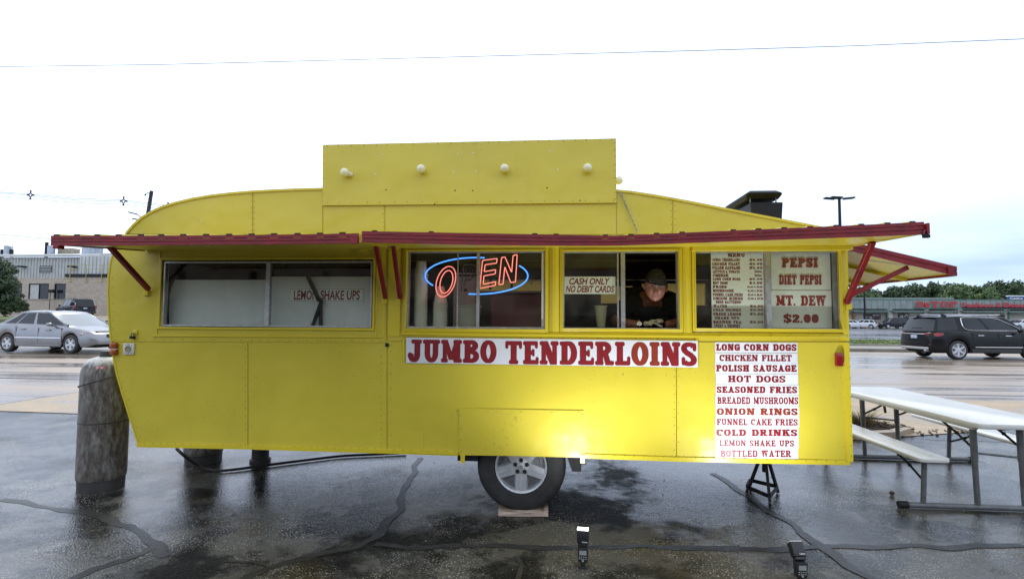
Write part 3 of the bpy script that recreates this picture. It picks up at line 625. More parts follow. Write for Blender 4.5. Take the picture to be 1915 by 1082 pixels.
# ------------------------------------------------------------------ slab lettering drawn stroke by stroke
def arc(cx, cy, rx, ry, a0, a1, n=14, e=1.0):
    o = []
    for i in range(n+1):
        a = R(a0+(a1-a0)*i/n); c, s = math.cos(a), math.sin(a)
        o.append((cx+rx*math.copysign(abs(c)**e, c), cy+ry*math.copysign(abs(s)**e, s)))
    return o
def glyph(ch, T=.24, t=.16, s=.09, rnd=0.0, e=.82):
    out = []
    def r4(x0,y0,x1,y1):
        if rnd:
            q = min(rnd, (x1-x0)/2, (y1-y0)/2); p = []
            for cx,cy,a in ((x1-q,y1-q,0),(x0+q,y1-q,90),(x0+q,y0+q,180),(x1-q,y0+q,270)): p += arc(cx,cy,q,q,a,a+90,3)
            out.append(([p],)); return
        out.append(([[(x0,y0),(x1,y0),(x1,y1),(x0,y1)]],))
    def rb(pts, a=None, b=None):
        a = T if a is None else a; b = t if b is None else b; L = []; n = len(pts); cl = abs(pts[0][0]-pts[-1][0])+abs(pts[0][1]-pts[-1][1]) < 1e-6
        for i in range(n):
            if cl: p0 = pts[i-1] if i else pts[-2]; p1 = pts[i+1] if i < n-1 else pts[1]
            else: p0 = pts[max(i-1,0)]; p1 = pts[min(i+1,n-1)]
            dx, dy = p1[0]-p0[0], p1[1]-p0[1]; l = math.hypot(dx,dy) or 1; dx/=l; dy/=l; h = .5*(b+(a-b)*abs(dy)**1.3)
            L.append(((pts[i][0]-dy*h, pts[i][1]+dx*h),(pts[i][0]+dy*h, pts[i][1]-dx*h)))
        out.append(([[L[i][0],L[i][1],L[i+1][1],L[i+1][0]] for i in range(n-1)],))
    def stem(x, top=1, bot=1, y0=0, y1=1, w=None, L=1, Rr=1):
        w = w or T
        r4(x, y0, x+w, y1)
        if top: r4(x-s*L, y1-t, x+w+s*Rr, y1)
        if bot: r4(x-s*L, y0, x+w+s*Rr, y0+t)
    def para(x0,x1,w,y0=0,y1=1): out.append(([[(x0,y0),(x0+w,y0),(x1+w,y1),(x1,y1)]],))
    W = .86
    if ch == 'O' or ch == '0': 
        W = .84 if ch == 'O' else .66; rb(arc(W/2,.5,W/2-T/2,.5-t/2,0,360,28,e))
    elif ch in 'CG':
        W = .80; rb(arc(W/2,.5,W/2-T/2,.5-t/2,35,325 if ch=='C' else 330,24,e)); r4(W-t*1.05,.60,W,.98)
        if ch == 'G': W = .84; r4(W-T-.02,.0+.03,W-.02,.42); r4(W-T-.16,.36,W+.03,.36+t*.9)
    elif ch == 'D': W = .86; stem(s,Rr=0); rb([(s+T*.5,1-t/2),(W*.5,1-t/2)]+arc(W*.5,.5,W*.5-T/2,.5-t/2,90,-90,14,e)[1:]+[(s+T*.5,t/2)])
    elif ch == 'B':
        W = .84; stem(s,Rr=0); rb([(s+T*.5,1-t/2),(W*.48,1-t/2)]+arc(W*.48,.755,W*.46-T/2,.245-t/2,90,-90,10,e)+[(s+T*.5,.51+t/2)])
        rb([(s+T*.5,.51),(W*.5,.51)]+arc(W*.5,.29,W*.5-T/2,.29-t/2,90,-90,10,e)+[(s+T*.5,t/2)])
    elif ch in 'PR':
        W = .80 if ch == 'P' else .92; stem(s, Rr=.8 if ch=='P' else .3); k = .80; rb([(s+T*.5,1-t/2),(k*.5,1-t/2)]+arc(k*.5,.72,k*.5-T/2,.28-t/2,90,-90,12,e)+[(s+T*.5,.44+t/2)])
        if ch == 'R': para(W-T-.10,.36,T*.92,0,.48); r4(W-T-.12,0,W,t)
    elif ch == 'E':
        W = .78; stem(s,Rr=0); r4(s,1-t,W-.04,1); r4(s,0,W,t); r4(s,.5-t/2,W*.74,.5+t/2); r4(W-.04-t*.8,.68,W-.04,1); r4(W-t*.8,0,W,.32); r4(W*.74-t*.7,.34,W*.74,.66)
    elif ch == 'F':
        W = .76; stem(s); r4(s,1-t,W,1); r4(s,.5-t/2,W*.76,.5+t/2); r4(W-t*.85,.66,W,1); r4(W*.76-t*.7,.34,W*.76,.66)
    elif ch == 'L': W = .74; stem(s); r4(s,0,W,t); r4(W-t*.85,0,W,.38)
    elif ch == 'T': W = .84; stem((W-T)/2,top=0); r4(0,1-t,W,1); r4(0,.66,t*.85,1); r4(W-t*.85,.66,W,1)
    elif ch == 'I': W = T+2*s; stem(s)
    elif ch == 'H': W = .92; stem(s); stem(W-s-T); r4(s,.5-t/2,W-s,.5+t/2)
    elif ch == 'N': W = .94; stem(s,bot=1,w=T*.75); stem(W-s-T*.75,bot=0,w=T*.75); para(W-s-T*1.1,s-.02,T*1.1)
    elif ch == 'M': W = 1.08; stem(s,w=T*.72,Rr=.6); stem(W-s-T,w=T,L=.6); para(W/2-T*.42,s,T*.85,.12,1); para(W/2-T*.42,W-s-T*.85,T*.85,.12,1)
    elif ch == 'W':
        W = 1.16; para(.22,.06,T*.85); para(.22,.48-T*.2,T*.6); para(.70,.48-T*.1,T*.85); para(.70,W-.06-T*.55,T*.55); r4(-.02,1-t,.42,1); r4(.40,1-t,.80,1); r4(W-.36,1-t,W+.02,1)
    elif ch == 'U': W = .90; rb([(s+T*.5,1),(s+T*.5,.40)]+arc(W/2,.40,W/2-s-T*.5,.40-t/2,180,360,12)+[(W-s-T*.5,1)],T*.95,t*1.1); r4(0,1-t,s*2+T,1); r4(W-2*s-T,1-t,W,1)
    elif ch == 'J': W = .74; rb([(W-s-T*.5,1),(W-s-T*.5,.34)]+arc(W/2-.04,.34,W/2-s-T*.5+.04,.34-t/2,0,-185,12),T,t*1.1); r4(W-2*s-T-.08,1-t,W,1); out.append(([arc(.13,.30,.13,.13,0,330,10)],))
    elif ch == 'K': W = .92; stem(s,Rr=.6); para(.30,W-T-.08,T*.62,.38,1); para(W-T-.06,.38,T*.95,0,.62); r4(W-T-.14,1-t,W-.02,1); r4(W-T-.14,0,W+.02,t)
    elif ch == 'A': W = .94; para(.10,W/2-T*.34,T*.62); para(W-.10-T,W/2-T*.55,T); r4(.24,.24,W-.26,.24+t*.9); r4(-.01,0,.40,t); r4(W-.44,0,W+.01,t)
    elif ch in 'S$':
        W = .72; y = 0
        rb(arc(W/2,.735,W/2-T*.42,.265-t/2,28,200,12,.9)+[(W*.36,.56),(W*.62,.46)]+arc(W/2,.265,W/2-T*.42,.265-t/2,20,-152,12,.9),T*.95,t)
        r4(W-t*1.0,.62,W-.01,.97); r4(0.01,.03,t*1.0,.38)
        if ch == '$': r4(W/2-.05,-.13,W/2+.05,1.13)
    elif ch == 'Y': W = .9; stem((W-T)/2,top=0,y1=.5); para((W-T)/2,.06,T,.45,1); para((W-T)/2+T*.3,W-.06-T*.7,T*.7,.45,1); r4(0,1-t,.40,1); r4(W-.36,1-t,W,1)
    elif ch == '2': W = .66; rb(arc(W/2,.70,W/2-T*.45,.30-t/2,165,-20,12)+[(W*.45,.32),(.10,.08)],T,t); r4(.02,0,W,t*1.1); r4(W-t*.9,0,W,.30); out.append(([arc(.14,.70,.12,.11,0,330,10)],))
    elif ch == '3': W = .66; rb(arc(W/2,.755,W/2-T*.45,.245-t/2,160,-80,12),T,t); rb(arc(W/2,.27,W/2-T*.45,.27-t/2,85,-160,12),T,t)
    elif ch == '5': W = .66; r4(.06,1-t,W-.04,1); r4(.06,.5,.06+t*.9,1); rb([(.06,.53)]+arc(W*.46,.31,W*.54-T*.5,.31-t/2,100,-155,12),T,t)
    elif ch == '8': W = .68; rb(arc(W/2,.76,W/2-T*.5,.24-t/2,0,360,16),T*.9,t); rb(arc(W/2,.27,W/2-T*.45,.27-t/2,0,360,16),T*.95,t)
    elif ch == '.': W = .26; r4(.02,0,.22,.20)
    elif ch == '-': W = .46; r4(.02,.44,.44,.53)
    elif ch == '&': W = .80; rb(arc(.34,.77,.17,.16,0,360,12),T*.6,t*.8); rb([(.24,.66),(.60,.12),(.74,.04)],T*.8,t); rb(arc(.34,.27,.26,.21,110,330,10)+[(.72,.50)],T*.7,t)
    elif ch == '\u00a2': W = .58; rb(arc(W/2,.42,W/2-T*.4,.30,45,315,12),T*.8,t); r4(W/2-.045,.0,W/2+.045,.85)
    elif ch == ' ': W = .46
    return W, out
def slab_line(txt, x0, x1, z0, z1, y, ey=0.0, gap=.07, z_slope=0.0, sq=1.0, only=None, **kw):
    gl = [glyph(c, **kw) for c in txt]; tot = sum(g[0] for g in gl)+gap*(len(txt)-1); k = (x1-x0)/tot; hz = z1-z0; u = 0; mbs = []
    for ci,(w,parts) in enumerate(gl):
        mb = MB(); lay = 0
        for (polys,) in parts:
            lay += 1; yy = y-0.00035*lay
            for p in polys:
                vv = [(x0+(u+q[0])*k, yy, z0+hz*q[1]+z_slope*((u+q[0])*k)) for q in p]; mb.add(vv,[tuple(range(len(vv)))])
        if parts: mbs.append((txt[ci], mb))
        u += w+gap
    return mbs
def merge(mbs):
    o = MB()
    for _,m in mbs: o.add(m.v, m.f)
    return o

# shop lettering
def pxline(txt, px0, px1, pyt, pyb, Y, m, name, parent, **kw):
    a = P(px0,pyb,Y); b_ = P(px1,pyt,Y); sl_ = (P(px1,pyb,Y).z-a.z)/(b_.x-a.x)
    z1 = P(px0,pyt,Y).z
    return merge(slab_line(txt, a.x, b_.x, a.z, z1, Y, z_slope=sl_, **kw)).build(name, m, parent)
pxline('U',1713,1727.5,563.5,575,YS-.35,m_redl,'letter',sh); pxline('TOP',1741,1791,563,575,YS-.35,m_redl,'letter',sh,gap=.14)
q = P(1734,570,YS-.35); mb = MB(); mb.cyl((q.x,YS-.35,q.z),(q.x,YS-.1,q.z),.42,n=16); mb.build('sign_dot', m_redl, sh)
for wd,a,c in (('Fashion',1800,1858.5),('&',1864,1873.5),('Beauty',1878,1932)):
    qa, qc = P(a,574.5,YS-.35), P(c,565.5,YS-.35); sans(wd, qa.x, qa.z-(0.25 if wd == 'Beauty' else 0), qc.x, qc.z, YS-.35, m_redl, 'letter', sh, bold=0.03)
mb = MB(); qa, qc = P(1711,576.5,YS-.1), P(1793,573.5,YS-.1); mb.box((qa.x,YS-.22,qa.z),(qc.x,YS-.05,qc.z)); mb.build('sign_raceway', m_fas2, sh)
mb = MB(); qa, qc = P(1800,576.2,YS-.1), P(1935,573.8,YS-.1); mb.box((qa.x,YS-.22,qa.z),(qc.x,YS-.05,qc.z)); mb.build('sign_raceway', m_black, sh)
m_blue = mat('blue_sign_face',(0.03,0.06,0.24),.4,nscale=3,namt=.1)
bs = thing('blue_sign', 'blue roadside sign with white words above the shop roof', 'sign', (P(1903,570,104).x,104,0))
qa, qc = P(1886,559,104), P(1960,553,104); MB().box((qa.x,104,qa.z-.5),(qc.x,104.4,qc.z)).build('panel', m_blue, bs)
mb = MB(); mb.box((qa.x-.12,103.9,qc.z-.12),(qc.x,104.42,qc.z+.06)); mb.build('frame', m_white, bs)
MB().box(((qa.x+qc.x)/2-.2,104.05,-.2),((qa.x+qc.x)/2+.2,104.35,qa.z-.5)).build('post', m_dark, bs)
qa, qc = P(1889,559.3,103.9), P(1925,555.6,103.9); sans('Casino Rewards', qa.x, qa.z, qc.x+2, qc.z, 103.9, m_white, 'lettering', bs, bold=.02)

# ------------------------------------------------------------------ poles and wires
def lamp_post(label, px, py_top, Y, pyb=None, heads=True, mast=.11):
    top = P(px,py_top,Y); x = top.x; t = thing('lamp_post', label, 'lamp post', (x,Y,H(x,Y)))
    mb = MB(); mb.cyl((x,Y,H(x,Y)),(x,Y,top.z),mast*1.2,mast*.8,10); mb.build('pole', m_black, t, smooth=40)
    mb = MB(); mb.cyl((x,Y,H(x,Y)-.02),(x,Y,H(x,Y)+.9),.32,n=14); mb.build('concrete_base', m_concrete if heads else mat('yellow_bollard_paint',(0.45,0.25,0.04),.6,nscale=5,namt=.3), t, smooth=40)
    if heads:
        for sx,dy,sz in ((-1,0,0),(1,0,0),(-.7,-.6,-.06)):
            M = Matrix.Translation((x+sx*.75,Y+dy,top.z+sz)) @ Matrix.Rotation(R(5)*-sx,4,'Y')
            h_ = MB().box((-.42,-.2,-.06),(.42,.2,.07),0,M); h_.box((-.3 if sx>0 else .3,-.05,-.02),(-.75*sx if abs(sx)==1 else .6,.05,.02),0,M); h_.build('lamp_head', m_black, t, bevel=.03)
    else:
        h_ = MB().box((x-.9,Y-.15,top.z),(x+.9,Y+.15,top.z+.15)); h_.build('lamp_head', m_black, t)
    return t
lamp_post('tall lamp post with flat double lamp heads standing behind the trailer roof', 1569.5, 371, 40, mast=.13)
lamp_post('slim lamp post on a yellow base in the far parking lot below the side awning', 1613, 440, 93, heads=False, mast=.13)
q = G(1597,613); mb = MB(); mb.box((q.x-.2,q.y-.2,0),(q.x+.2,q.y+.2,P(1597,581,q.y).z)); mb.build('wooden_post', mat('brown_timber',(0.24,0.15,0.07),.8,nscale=4,namt=.3), label='square brown timber post beside the white cars in the far lot', cat='post')
m_wire = mat('wire', (0.05,0.05,0.052), 0.6, nscale=2, namt=.2)
def wire(label, pts, Y, r, group=None):
    q = [P(a,b,Y) for a,b in pts]; dense = []
    for i in range(len(q)-1):
        for k in range(6): dense.append(q[i].lerp(q[i+1],k/6))
    dense.append(q[-1]); mb = MB(); mb.tube(dense,r,5); return mb.build('overhead_wire', m_wire, label=label, cat='wire', group=group)
wire('single dark wire crossing the whole sky above the sign board', [(-400,127),(0,125),(300,121),(620,113),(957,104),(1300,95),(1600,86),(1915,73),(2400,45)], 10, .0085)
wire('upper wire of the pair strung along the diamond spacers', [(-300,352),(0,359),(57,363),(140,371),(231,374),(314,384),(420,392)], 40, .022)
wire('second wire running just under the upper one between the spacers', [(-300,354),(0,361),(57,365.5),(140,374),(231,376.5),(314,387),(420,395)], 40.3, .022)
wire('lowest wire of the three beneath the diamond spacers', [(-300,358),(0,367),(57,371),(130,378),(180,381),(231,382),(314,392),(420,398)], 39.7, .02)
wire('lone lower wire at the left ending behind the awning', [(-300,424),(0,438.5),(50,442.5),(95,447),(210,458)], 42, .022)
for i,(a,b) in enumerate([(57,364.5),(231,376),(314,387)]):
    q = P(a,b,40); s = thing('wire_spacer', ['diamond spacer on the wires nearest the left edge','diamond spacer on the wires left of the leaning pole','diamond spacer just above the curved trailer roof'][i], 'wire spacer', (q.x,40,q.z), group='diamond spacers holding the wires apart')
    mb = MB(); r = .25; pts = [(q.x,40,q.z+r),(q.x+r*.7,40,q.z),(q.x,40,q.z-r),(q.x-r*.7,40,q.z)]; mb.tube(pts,.05,6,closed=True); mb.build('frame', m_dark, s)
    for dx,dz in ((0,r+.1),(r*.7+.1,0),(-r*.7-.1,0),(0,-r-.1)):
        mb = MB(); mb.ball((q.x+dx,40,q.z+dz),.085,n=8,m=6); mb.build('clamp', m_dark, s)
b0, t0 = P(283.5,357,34), P(272,430,34); d = (t0-b0)
base = b0 + d*((H(-30,34)-b0.z)/d.z)
up = thing('utility_pole', 'dark leaning utility pole rising behind the rounded trailer nose', 'utility pole', (base.x,34,base.z))
mb = MB(); mb.cyl(base, b0, .20,.13,10); mb.build('pole', mat('weathered_pole',(0.045,0.042,0.045),.8,nscale=4,namt=.4), up, smooth=40)
mb = MB(); a1_ = P(273,361,34); mb.tube([b0+Vector((0,0,-.15)),Vector((a1_.x+.1,34,a1_.z+.0)),Vector((a1_.x-.05,34,a1_.z-.1))],.03,6); mb.ball((a1_.x-.05,34,a1_.z-.15),.07,n=8,m=6); mb.build('bracket', m_dark, up)
for (xa,ya,xb,yb,nm) in ((242,397,258,401,'double'),(250,409,264,412,'single')):
    q = P((xa+xb)/2,(ya+yb)/2,36); mb = MB(); wv = P(xb,yb,36)-P(xa,ya,36); a_ = P(xa,ya,36)
    t_ = thing('street_light', 'flat street light head at the end of its arm, %s' % ('upper of two' if nm == 'double' else 'lower of two'), 'street light', (q.x,36,q.z), group='street lights behind the nose of the trailer')
    M = Matrix.Translation(a_+wv*.4) @ Matrix.Rotation(-math.atan2(wv.z,wv.x),4,'Y'); mb.box((-.33,-.14,-.05),(.33,.14,.05),0,M); mb.build('lamp_head', m_dark, t_, bevel=.02)
    mb = MB(); e = P(275,yb+10,34); mb.tube([a_+wv*.7,a_+wv*.7+Vector((.3,0,-.12)),Vector((e.x-.1,34.0,e.z-.35))],.035,6); mb.build('arm', m_dark, t_)

# ------------------------------------------------------------------ the trailer
tr = thing('food_trailer', 'yellow food trailer with rounded nose, maroon awnings and red menu lettering', 'food trailer', (-0.78,1.05,0))
D = 2.15
def X(px, py=550, y=0.0): return P(px,py,y).x
def panel(name, pxs, y0, y1, m, parent, holes=(), bevel=0, label=None):
    """flat sheet cut to an outline (with openings), y0 = front face, y1 = back face"""
    c = bpy.data.curves.new('tmp','CURVE'); c.dimensions = '2D'; c.fill_mode = 'BOTH'; c.extrude = abs(y1-y0)/2
    for lp in [pxs]+list(holes):
        s = c.splines.new('POLY'); s.points.add(len(lp)-1); s.use_cyclic_u = True
        for i,p in enumerate(lp):
            w = P(p[0],p[1],0); s.points[i].co = (w.x,w.z,0,1)
    o = bpy.data.objects.new('tmp',c); sc.collection.objects.link(o); dg = bpy.context.evaluated_depsgraph_get(); me = bpy.data.meshes.new_from_object(o.evaluated_get(dg)); bpy.data.objects.remove(o)
    ym = (y0+y1)/2; mb = MB(); mb.add([(v.co.x, ym-v.co.z, v.co.y) for v in me.vertices],[tuple(p.vertices) for p in me.polygons]); bpy.data.meshes.remove(me)
    return mb.build(name, m, parent, label=label)
nose = [(258,834),(247,800),(236,765),(226,733),(216,697),(208,655),(204,620),(201,580),(200,545),(201,515),(205,488),(213,464),(226,446),(236,435)]
roofl = [(236,435),(250,419),(266,405),(285,394),(305,385),(330,377.5),(360,370.5),(395,364.5),(430,360.5),(473,357),(520,354.5),(560,353),(603,352),(700,351.2),(800,351),(900,351.2),(1000,352),(1090,353.5),(1150,355),(1180,358),(1220,364),(1260,371),(1310,380.5),(1360,390.5),(1400,398.5),(1450,408),(1500,417.5),(1540,425.5),(1577,434)]
right = [(1578,455),(1583,600),(1587,720),(1591,868)]
bottom = [(1591,868),(1264,860),(1092,855),(859,850),(714,846),(464,838),(258,834)]
outline = nose+roofl[1:]+right+bottom[1:-1]
H1 = [(303,487),(698,484),(698,612),(303,612)]; H2 = [(760,468),(1022,468),(1022,615),(760,614)]; H3 = [(1051,468),(1271,468),(1271,619),(1051,617)]; H4 = [(1297,468),(1571,468),(1571,619),(1297,618)]
panel('wall_core', outline, 0.006, 0.040, m_yel, tr, [H1,H2,H3,H4])
# skin sheets, each riveted on separately
sk = lambda n,p,h=(),y=0.0: panel(n,p,y-.001,y+0.0055,m_yel,tr,h)
def clipx(pts, a, b):       # part of a poly-line between two x values
    o = []
    for (x0,y0),(x1,y1) in zip(pts,pts[1:]):
        for q in (a,b):
            pass
        if x0 >= a and x0 <= b: o.append((x0,y0))
        for q in (a,b):
            if (x0-q)*(x1-q) < 0: o.append((q, y0+(y1-y0)*(q-x0)/(x1-x0)))
    if a <= pts[-1][0] <= b: o.append(pts[-1])
    return sorted(o)
lowp = [p for p in nose if p[1] > 641]
sk('skin_panel', lowp+[(206,641),(463,641),(463,838)])
sk('skin_panel', [(465,641),(723,643),(723,846),(465,838)])
sk('skin_panel', [(725.5,640),(1264,640),(1264,860),(1092,855),(859,850),(725.5,846)])
sk('skin_panel', [(1266,640),(1584,640),(1591,868),(1266,860)])
sk('skin_panel', [(205.5,638),(204,620),(201,580),(200,545),(201,515),(205,488),(213,464),(226,446),(236,437),(723,441),(723,640)], [H1])
sk('skin_panel', [(725.5,441),(1577,438),(1583,637),(725.5,637)], [H2,H3,H4])
for a,b in ((237,472),(474,603),(605,719),(721,1152),(1154,1257),(1259,1570)):
    up_ = clipx(roofl,a,b); sk('skin_panel', up_+[(b,438 if b < 1500 else 436.5),(a,438)])
m_lid = m_yel
# billboard box with four globes
mb = MB(); a, b_ = P(604,271,-.02), P(1152,259,-.02); c, d_ = P(603,384,-.02), P(1153,379,-.02)
mb.hexa([(c.x,-.022,c.z),(d_.x,-.022,d_.z),(b_.x,-.022,b_.z),(a.x,-.022,a.z)],[(c.x,-.004,c.z),(d_.x,-.004,d_.z),(b_.x,-.004,b_.z),(a.x,-.004,a.z)])
bb = mb.build('billboard', m_yel, tr)
mb = MB()
for (u0,u1,w0,w1) in ((a.x+.01,a.x+.05,c.z+.15,a.z-.02),(b_.x-.05,b_.x-.01,d_.z+.15,b_.z-.02),((a.x+b_.x)/2-.02,(a.x+b_.x)/2+.02,c.z+.2,a.z-.01)):
    mb.box((u0,-.003,w0),(u1,.06,w1))
mb.build('billboard_frame', m_dark, bb)
m_bulb = mat('globe_bulb', (0.80,0.76,0.55), 0.15, nscale=20, namt=.05, coat=.5)
for (px_,py_,dx,dz) in [(650,322,-.040,.008),(790,316,-.004,.010),(944,315,-.002,.010),(1097,313,0,.004)]:
    o = P(px_+8 if dx < -.03 else px_+1,py_+5,-.022); bu = MB(); c2 = o+Vector((dx,-.047,dz)); bu.cyl(o,o+(c2-o)*.5,.017,.019,12); bu.build('socket', m_bone, tr, smooth=40)
    bu = MB(); bu.ball(c2,.035,n=18,m=12); bu.cyl(o+(c2-o)*.42,c2-(c2-o)*.2,.018,.026,12); bu.build('globe_bulb', m_bulb, tr, smooth=60)
o = P(1157,337,.5); bu = MB(); bu.ball(o,.038,n=14,m=10); bu.cyl(o,o+Vector((-.09,0,-.01)),.018,n=10); bu.build('globe_bulb', m_bulb, tr, smooth=60)
MB().box((o.x-.12,.44,2.55),(o.x-.085,.56,o.z+.25)).build('rear_sign_post', m_yel, tr)
# roof and nose skin running back over the body, end wall, floor
pr = [P(p[0],p[1],0) for p in outline]; n0 = len(nose)+len(roofl)-1
pro = pr[:n0]+[P(1578,455,0)]+[P(1591,868,0)]
mb = MB(); v = []; f = []
for i,q in enumerate(pro): v += [(q.x,.041,q.z-.0),(q.x,D,q.z)]
for i in range(len(pro)-1): f.append((2*i,2*i+1,2*i+3,2*i+2))
mb.add(v,f); mb.build('body_shell', m_yel, tr, smooth=35)
mb = MB(); q0 = pro[0]; q1 = pro[-1]; mb.box((q0.x+.02,.045,q0.z+.003),(q1.x-.012,D-.01,q0.z+.03)); mb.build('floor', m_dark, tr)
# interior lining so the inside reads as a room
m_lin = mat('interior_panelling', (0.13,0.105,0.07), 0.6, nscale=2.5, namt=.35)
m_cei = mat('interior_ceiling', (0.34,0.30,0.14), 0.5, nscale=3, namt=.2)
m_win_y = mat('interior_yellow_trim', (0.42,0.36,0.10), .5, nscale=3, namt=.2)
zc_ = 2.22; xl, xr = -3.3, 2.12
mb = MB()     # back wall with two openings
ops = [(-.95,-.15,1.72,1.98),(.55,.92,1.72,1.92),(1.02,1.75,1.70,1.95)]
zlo, zhi = .52, zc_
xs_ = [xl]+[q for o_ in ops for q in o_[:2]]+[xr]
for i in range(0,len(xs_),2): mb.box((xs_[i],D-.08,zlo),(xs_[i+1],D-.05,zhi))
for (xa,xb,za2,zb2) in ops: mb.box((xa,D-.08,zlo),(xb,D-.05,za2)); mb.box((xa,D-.08,zb2),(xb,D-.05,zhi))
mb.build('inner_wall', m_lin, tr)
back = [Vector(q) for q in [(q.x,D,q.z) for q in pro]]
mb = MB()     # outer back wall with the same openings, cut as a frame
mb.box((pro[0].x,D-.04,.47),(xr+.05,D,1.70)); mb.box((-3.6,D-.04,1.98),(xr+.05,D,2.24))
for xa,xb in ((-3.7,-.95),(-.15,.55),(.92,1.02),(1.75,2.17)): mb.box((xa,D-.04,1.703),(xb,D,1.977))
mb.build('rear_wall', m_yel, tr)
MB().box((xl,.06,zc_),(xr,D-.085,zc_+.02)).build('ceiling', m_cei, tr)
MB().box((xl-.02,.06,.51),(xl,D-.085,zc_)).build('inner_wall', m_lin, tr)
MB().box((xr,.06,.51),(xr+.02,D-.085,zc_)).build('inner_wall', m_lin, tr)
zsill = P(900,613,0).z
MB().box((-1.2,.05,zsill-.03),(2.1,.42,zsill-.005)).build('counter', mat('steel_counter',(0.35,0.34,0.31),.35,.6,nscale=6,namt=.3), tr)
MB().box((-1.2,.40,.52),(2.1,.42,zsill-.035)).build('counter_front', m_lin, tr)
# ceiling lamp housings (unlit), header, shelves at the back
for xa,xb in ((.58,.82),(1.03,1.3)): MB().box((xa,.45,zc_-.045),(xb,.62,zc_-.003)).build('ceiling_panel', m_white, tr)
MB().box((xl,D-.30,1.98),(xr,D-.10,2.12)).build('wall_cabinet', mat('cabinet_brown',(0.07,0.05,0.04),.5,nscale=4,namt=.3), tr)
# rear service awning (yellow underside seen through the back windows)
mb = MB(); mb.hexa([(-1.2,D+.01,2.02),(2.0,D+.01,2.02),(2.0,D+.85,1.56),(-1.2,D+.85,1.56)],[(-1.2,D+.01,2.06),(2.0,D+.01,2.06),(2.0,D+.85,1.60),(-1.2,D+.85,1.60)]); mb.build('rear_awning', m_yel, tr)

# bottom rail, corner trims, belt trims
def strip_(name, pts, hw, y0, y1, m=None, parent=None, bevel=0.002):
    """thin moulding following picture-plane points on the side wall; hw = half height in metres"""
    mb = MB(); q = [P(a,b,0) for a,b in pts]
    for a,b in zip(q,q[1:]):
        d = (b-a).normalized(); n_ = Vector((-d.z,0,d.x))*hw
        c = [a+n_,a-n_,b-n_,b+n_]; mb.hexa([(p.x,y0,p.z) for p in c],[(p.x,y1,p.z) for p in c])
    return mb.build(name, m or m_yel2, parent or tr)
strip_('bottom_rail', [(258,831.5),(464,835.5),(714,843),(857,847.5)], .014, -.016, -.001)
strip_('bottom_rail', [(1094,851.5),(1264,857.5),(1588,864)], .016, -.016, -.001)
strip_('corner_trim', [(1580.5,640),(1588,862)], .020, -.018, -.001)
strip_('corner_trim', [(1577.5,458),(1580.2,637)], .020, -.020, -.001)
strip_('nose_trim', [(p[0]+2.5,p[1]) for p in nose[:8]], .006, -.006, -.0005)
strip_('nose_trim', [(p[0]+2.5,p[1]) for p in nose[7:]], .006, -.006, -.0005)
strip_('roof_trim', [(p[0]+1,p[1]+1.5) for p in roofl if p[0] < 604], .009, -.012, .04)
strip_('roof_trim', [(p[0],p[1]+1.5) for p in roofl if p[0] > 1149], .009, -.012, .04)
# door-like hatch over the wheel
hat = panel('wheel_hatch', [(859,763),(1091,767),(1091,852),(859,850)], -.0105, -.0005, m_yel, tr)
for px_ in (866,1089): MB().box((X(px_-4,855),-.02,P(px_,864,0).z),(X(px_+4,855),-.0115,P(px_,848,0).z)).build('hatch_tab', m_yel2, hat)
panel('access_flap', [(755,809),(792,809),(792,845),(755,844)], -.004, -.0005, m_yel, tr)
strip_('patch_strip', [(764,843),(856,846.5)], .010, -.020, -.0165)
# overlap mouldings
strip_('belt_moulding', [(286,628),(717,630)], .004, -.012, -.001)
strip_('seam_cover', [(717,458),(717,640)], .012, -.004, -.0005)
strip_('hinge_rail', [(755,627),(1302,629.5),(1576,630)], .006, -.012, -.001)
strip_('sign_rail', [(755.5,632),(755.5,676)], .006, -.008, -.001)
# rivets
random.seed(5); mb = MB()
def riv(px_,py_,y=-.0008,r=.0046):
    q = P(px_,py_,0); b = len(mb.v); n = 6
    mb.lathe([(r,0),(r*.8,.0016),(r*.2,.0028)],(q.x,y,q.z),(0,-1,0),n)
def rl(x0,y0,x1,y1,n,**k):
    for i in range(n):
        s = (i+random.uniform(-.12,.12))/(n-1) if n > 1 else 0; riv(x0+(x1-x0)*s,y0+(y1-y0)*s,**k)
rl(215,635,470,635.5,15); rl(470,636,715,637,15); rl(463-4,650,463-4,832,14); rl(713,655,713,838,16); rl(731,655,731,838,9)
rl(1261,690,1261,855,12); rl(1269,700,1269,850,7); rl(270,827.5,700,838,30); rl(740,839,850,842,8,y=-.0215); rl(1110,849,1580,861,26,y=-.0165)
for i in range(0,7): q = nose[i]; riv(q[0]+9,q[1]-2); q2 = nose[i+1]; riv((q[0]+q2[0])/2+9,(q[1]+q2[1])/2-2)
rl(470,366,470,430,7); rl(476,366,476,430,7); rl(1254,380,1256,432,5); rl(1262,384,1263,432,5); rl(717,390,717,432,6)
rl(612,275,1145,263,24,y=-.0225); rl(607,280,606,378,8,y=-.0225); rl(1149,268,1150,374,9,y=-.0225); rl(612,380,1145,376,22,y=-.0225)
rl(862,767,1087,770,5,y=-.011); rl(862,775,862,845,4,y=-.011); rl(1088,775,1088,846,4,y=-.011)
rl(760,630.5,1300,633,16,y=-.002); rl(1310,624,1570,625,9,y=-.034); rl(1584,480,1586,600,6,y=-.0205); rl(1586.5,650,1589.5,850,12,y=-.0185)
rl(728,470,728,620,9); rl(210,520,212,630,8)
mb.build('rivet', mat('rivet_weathered',(0.42,0.33,0.035),.5,nscale=40,namt=.5), tr, kind='stuff', smooth=50)
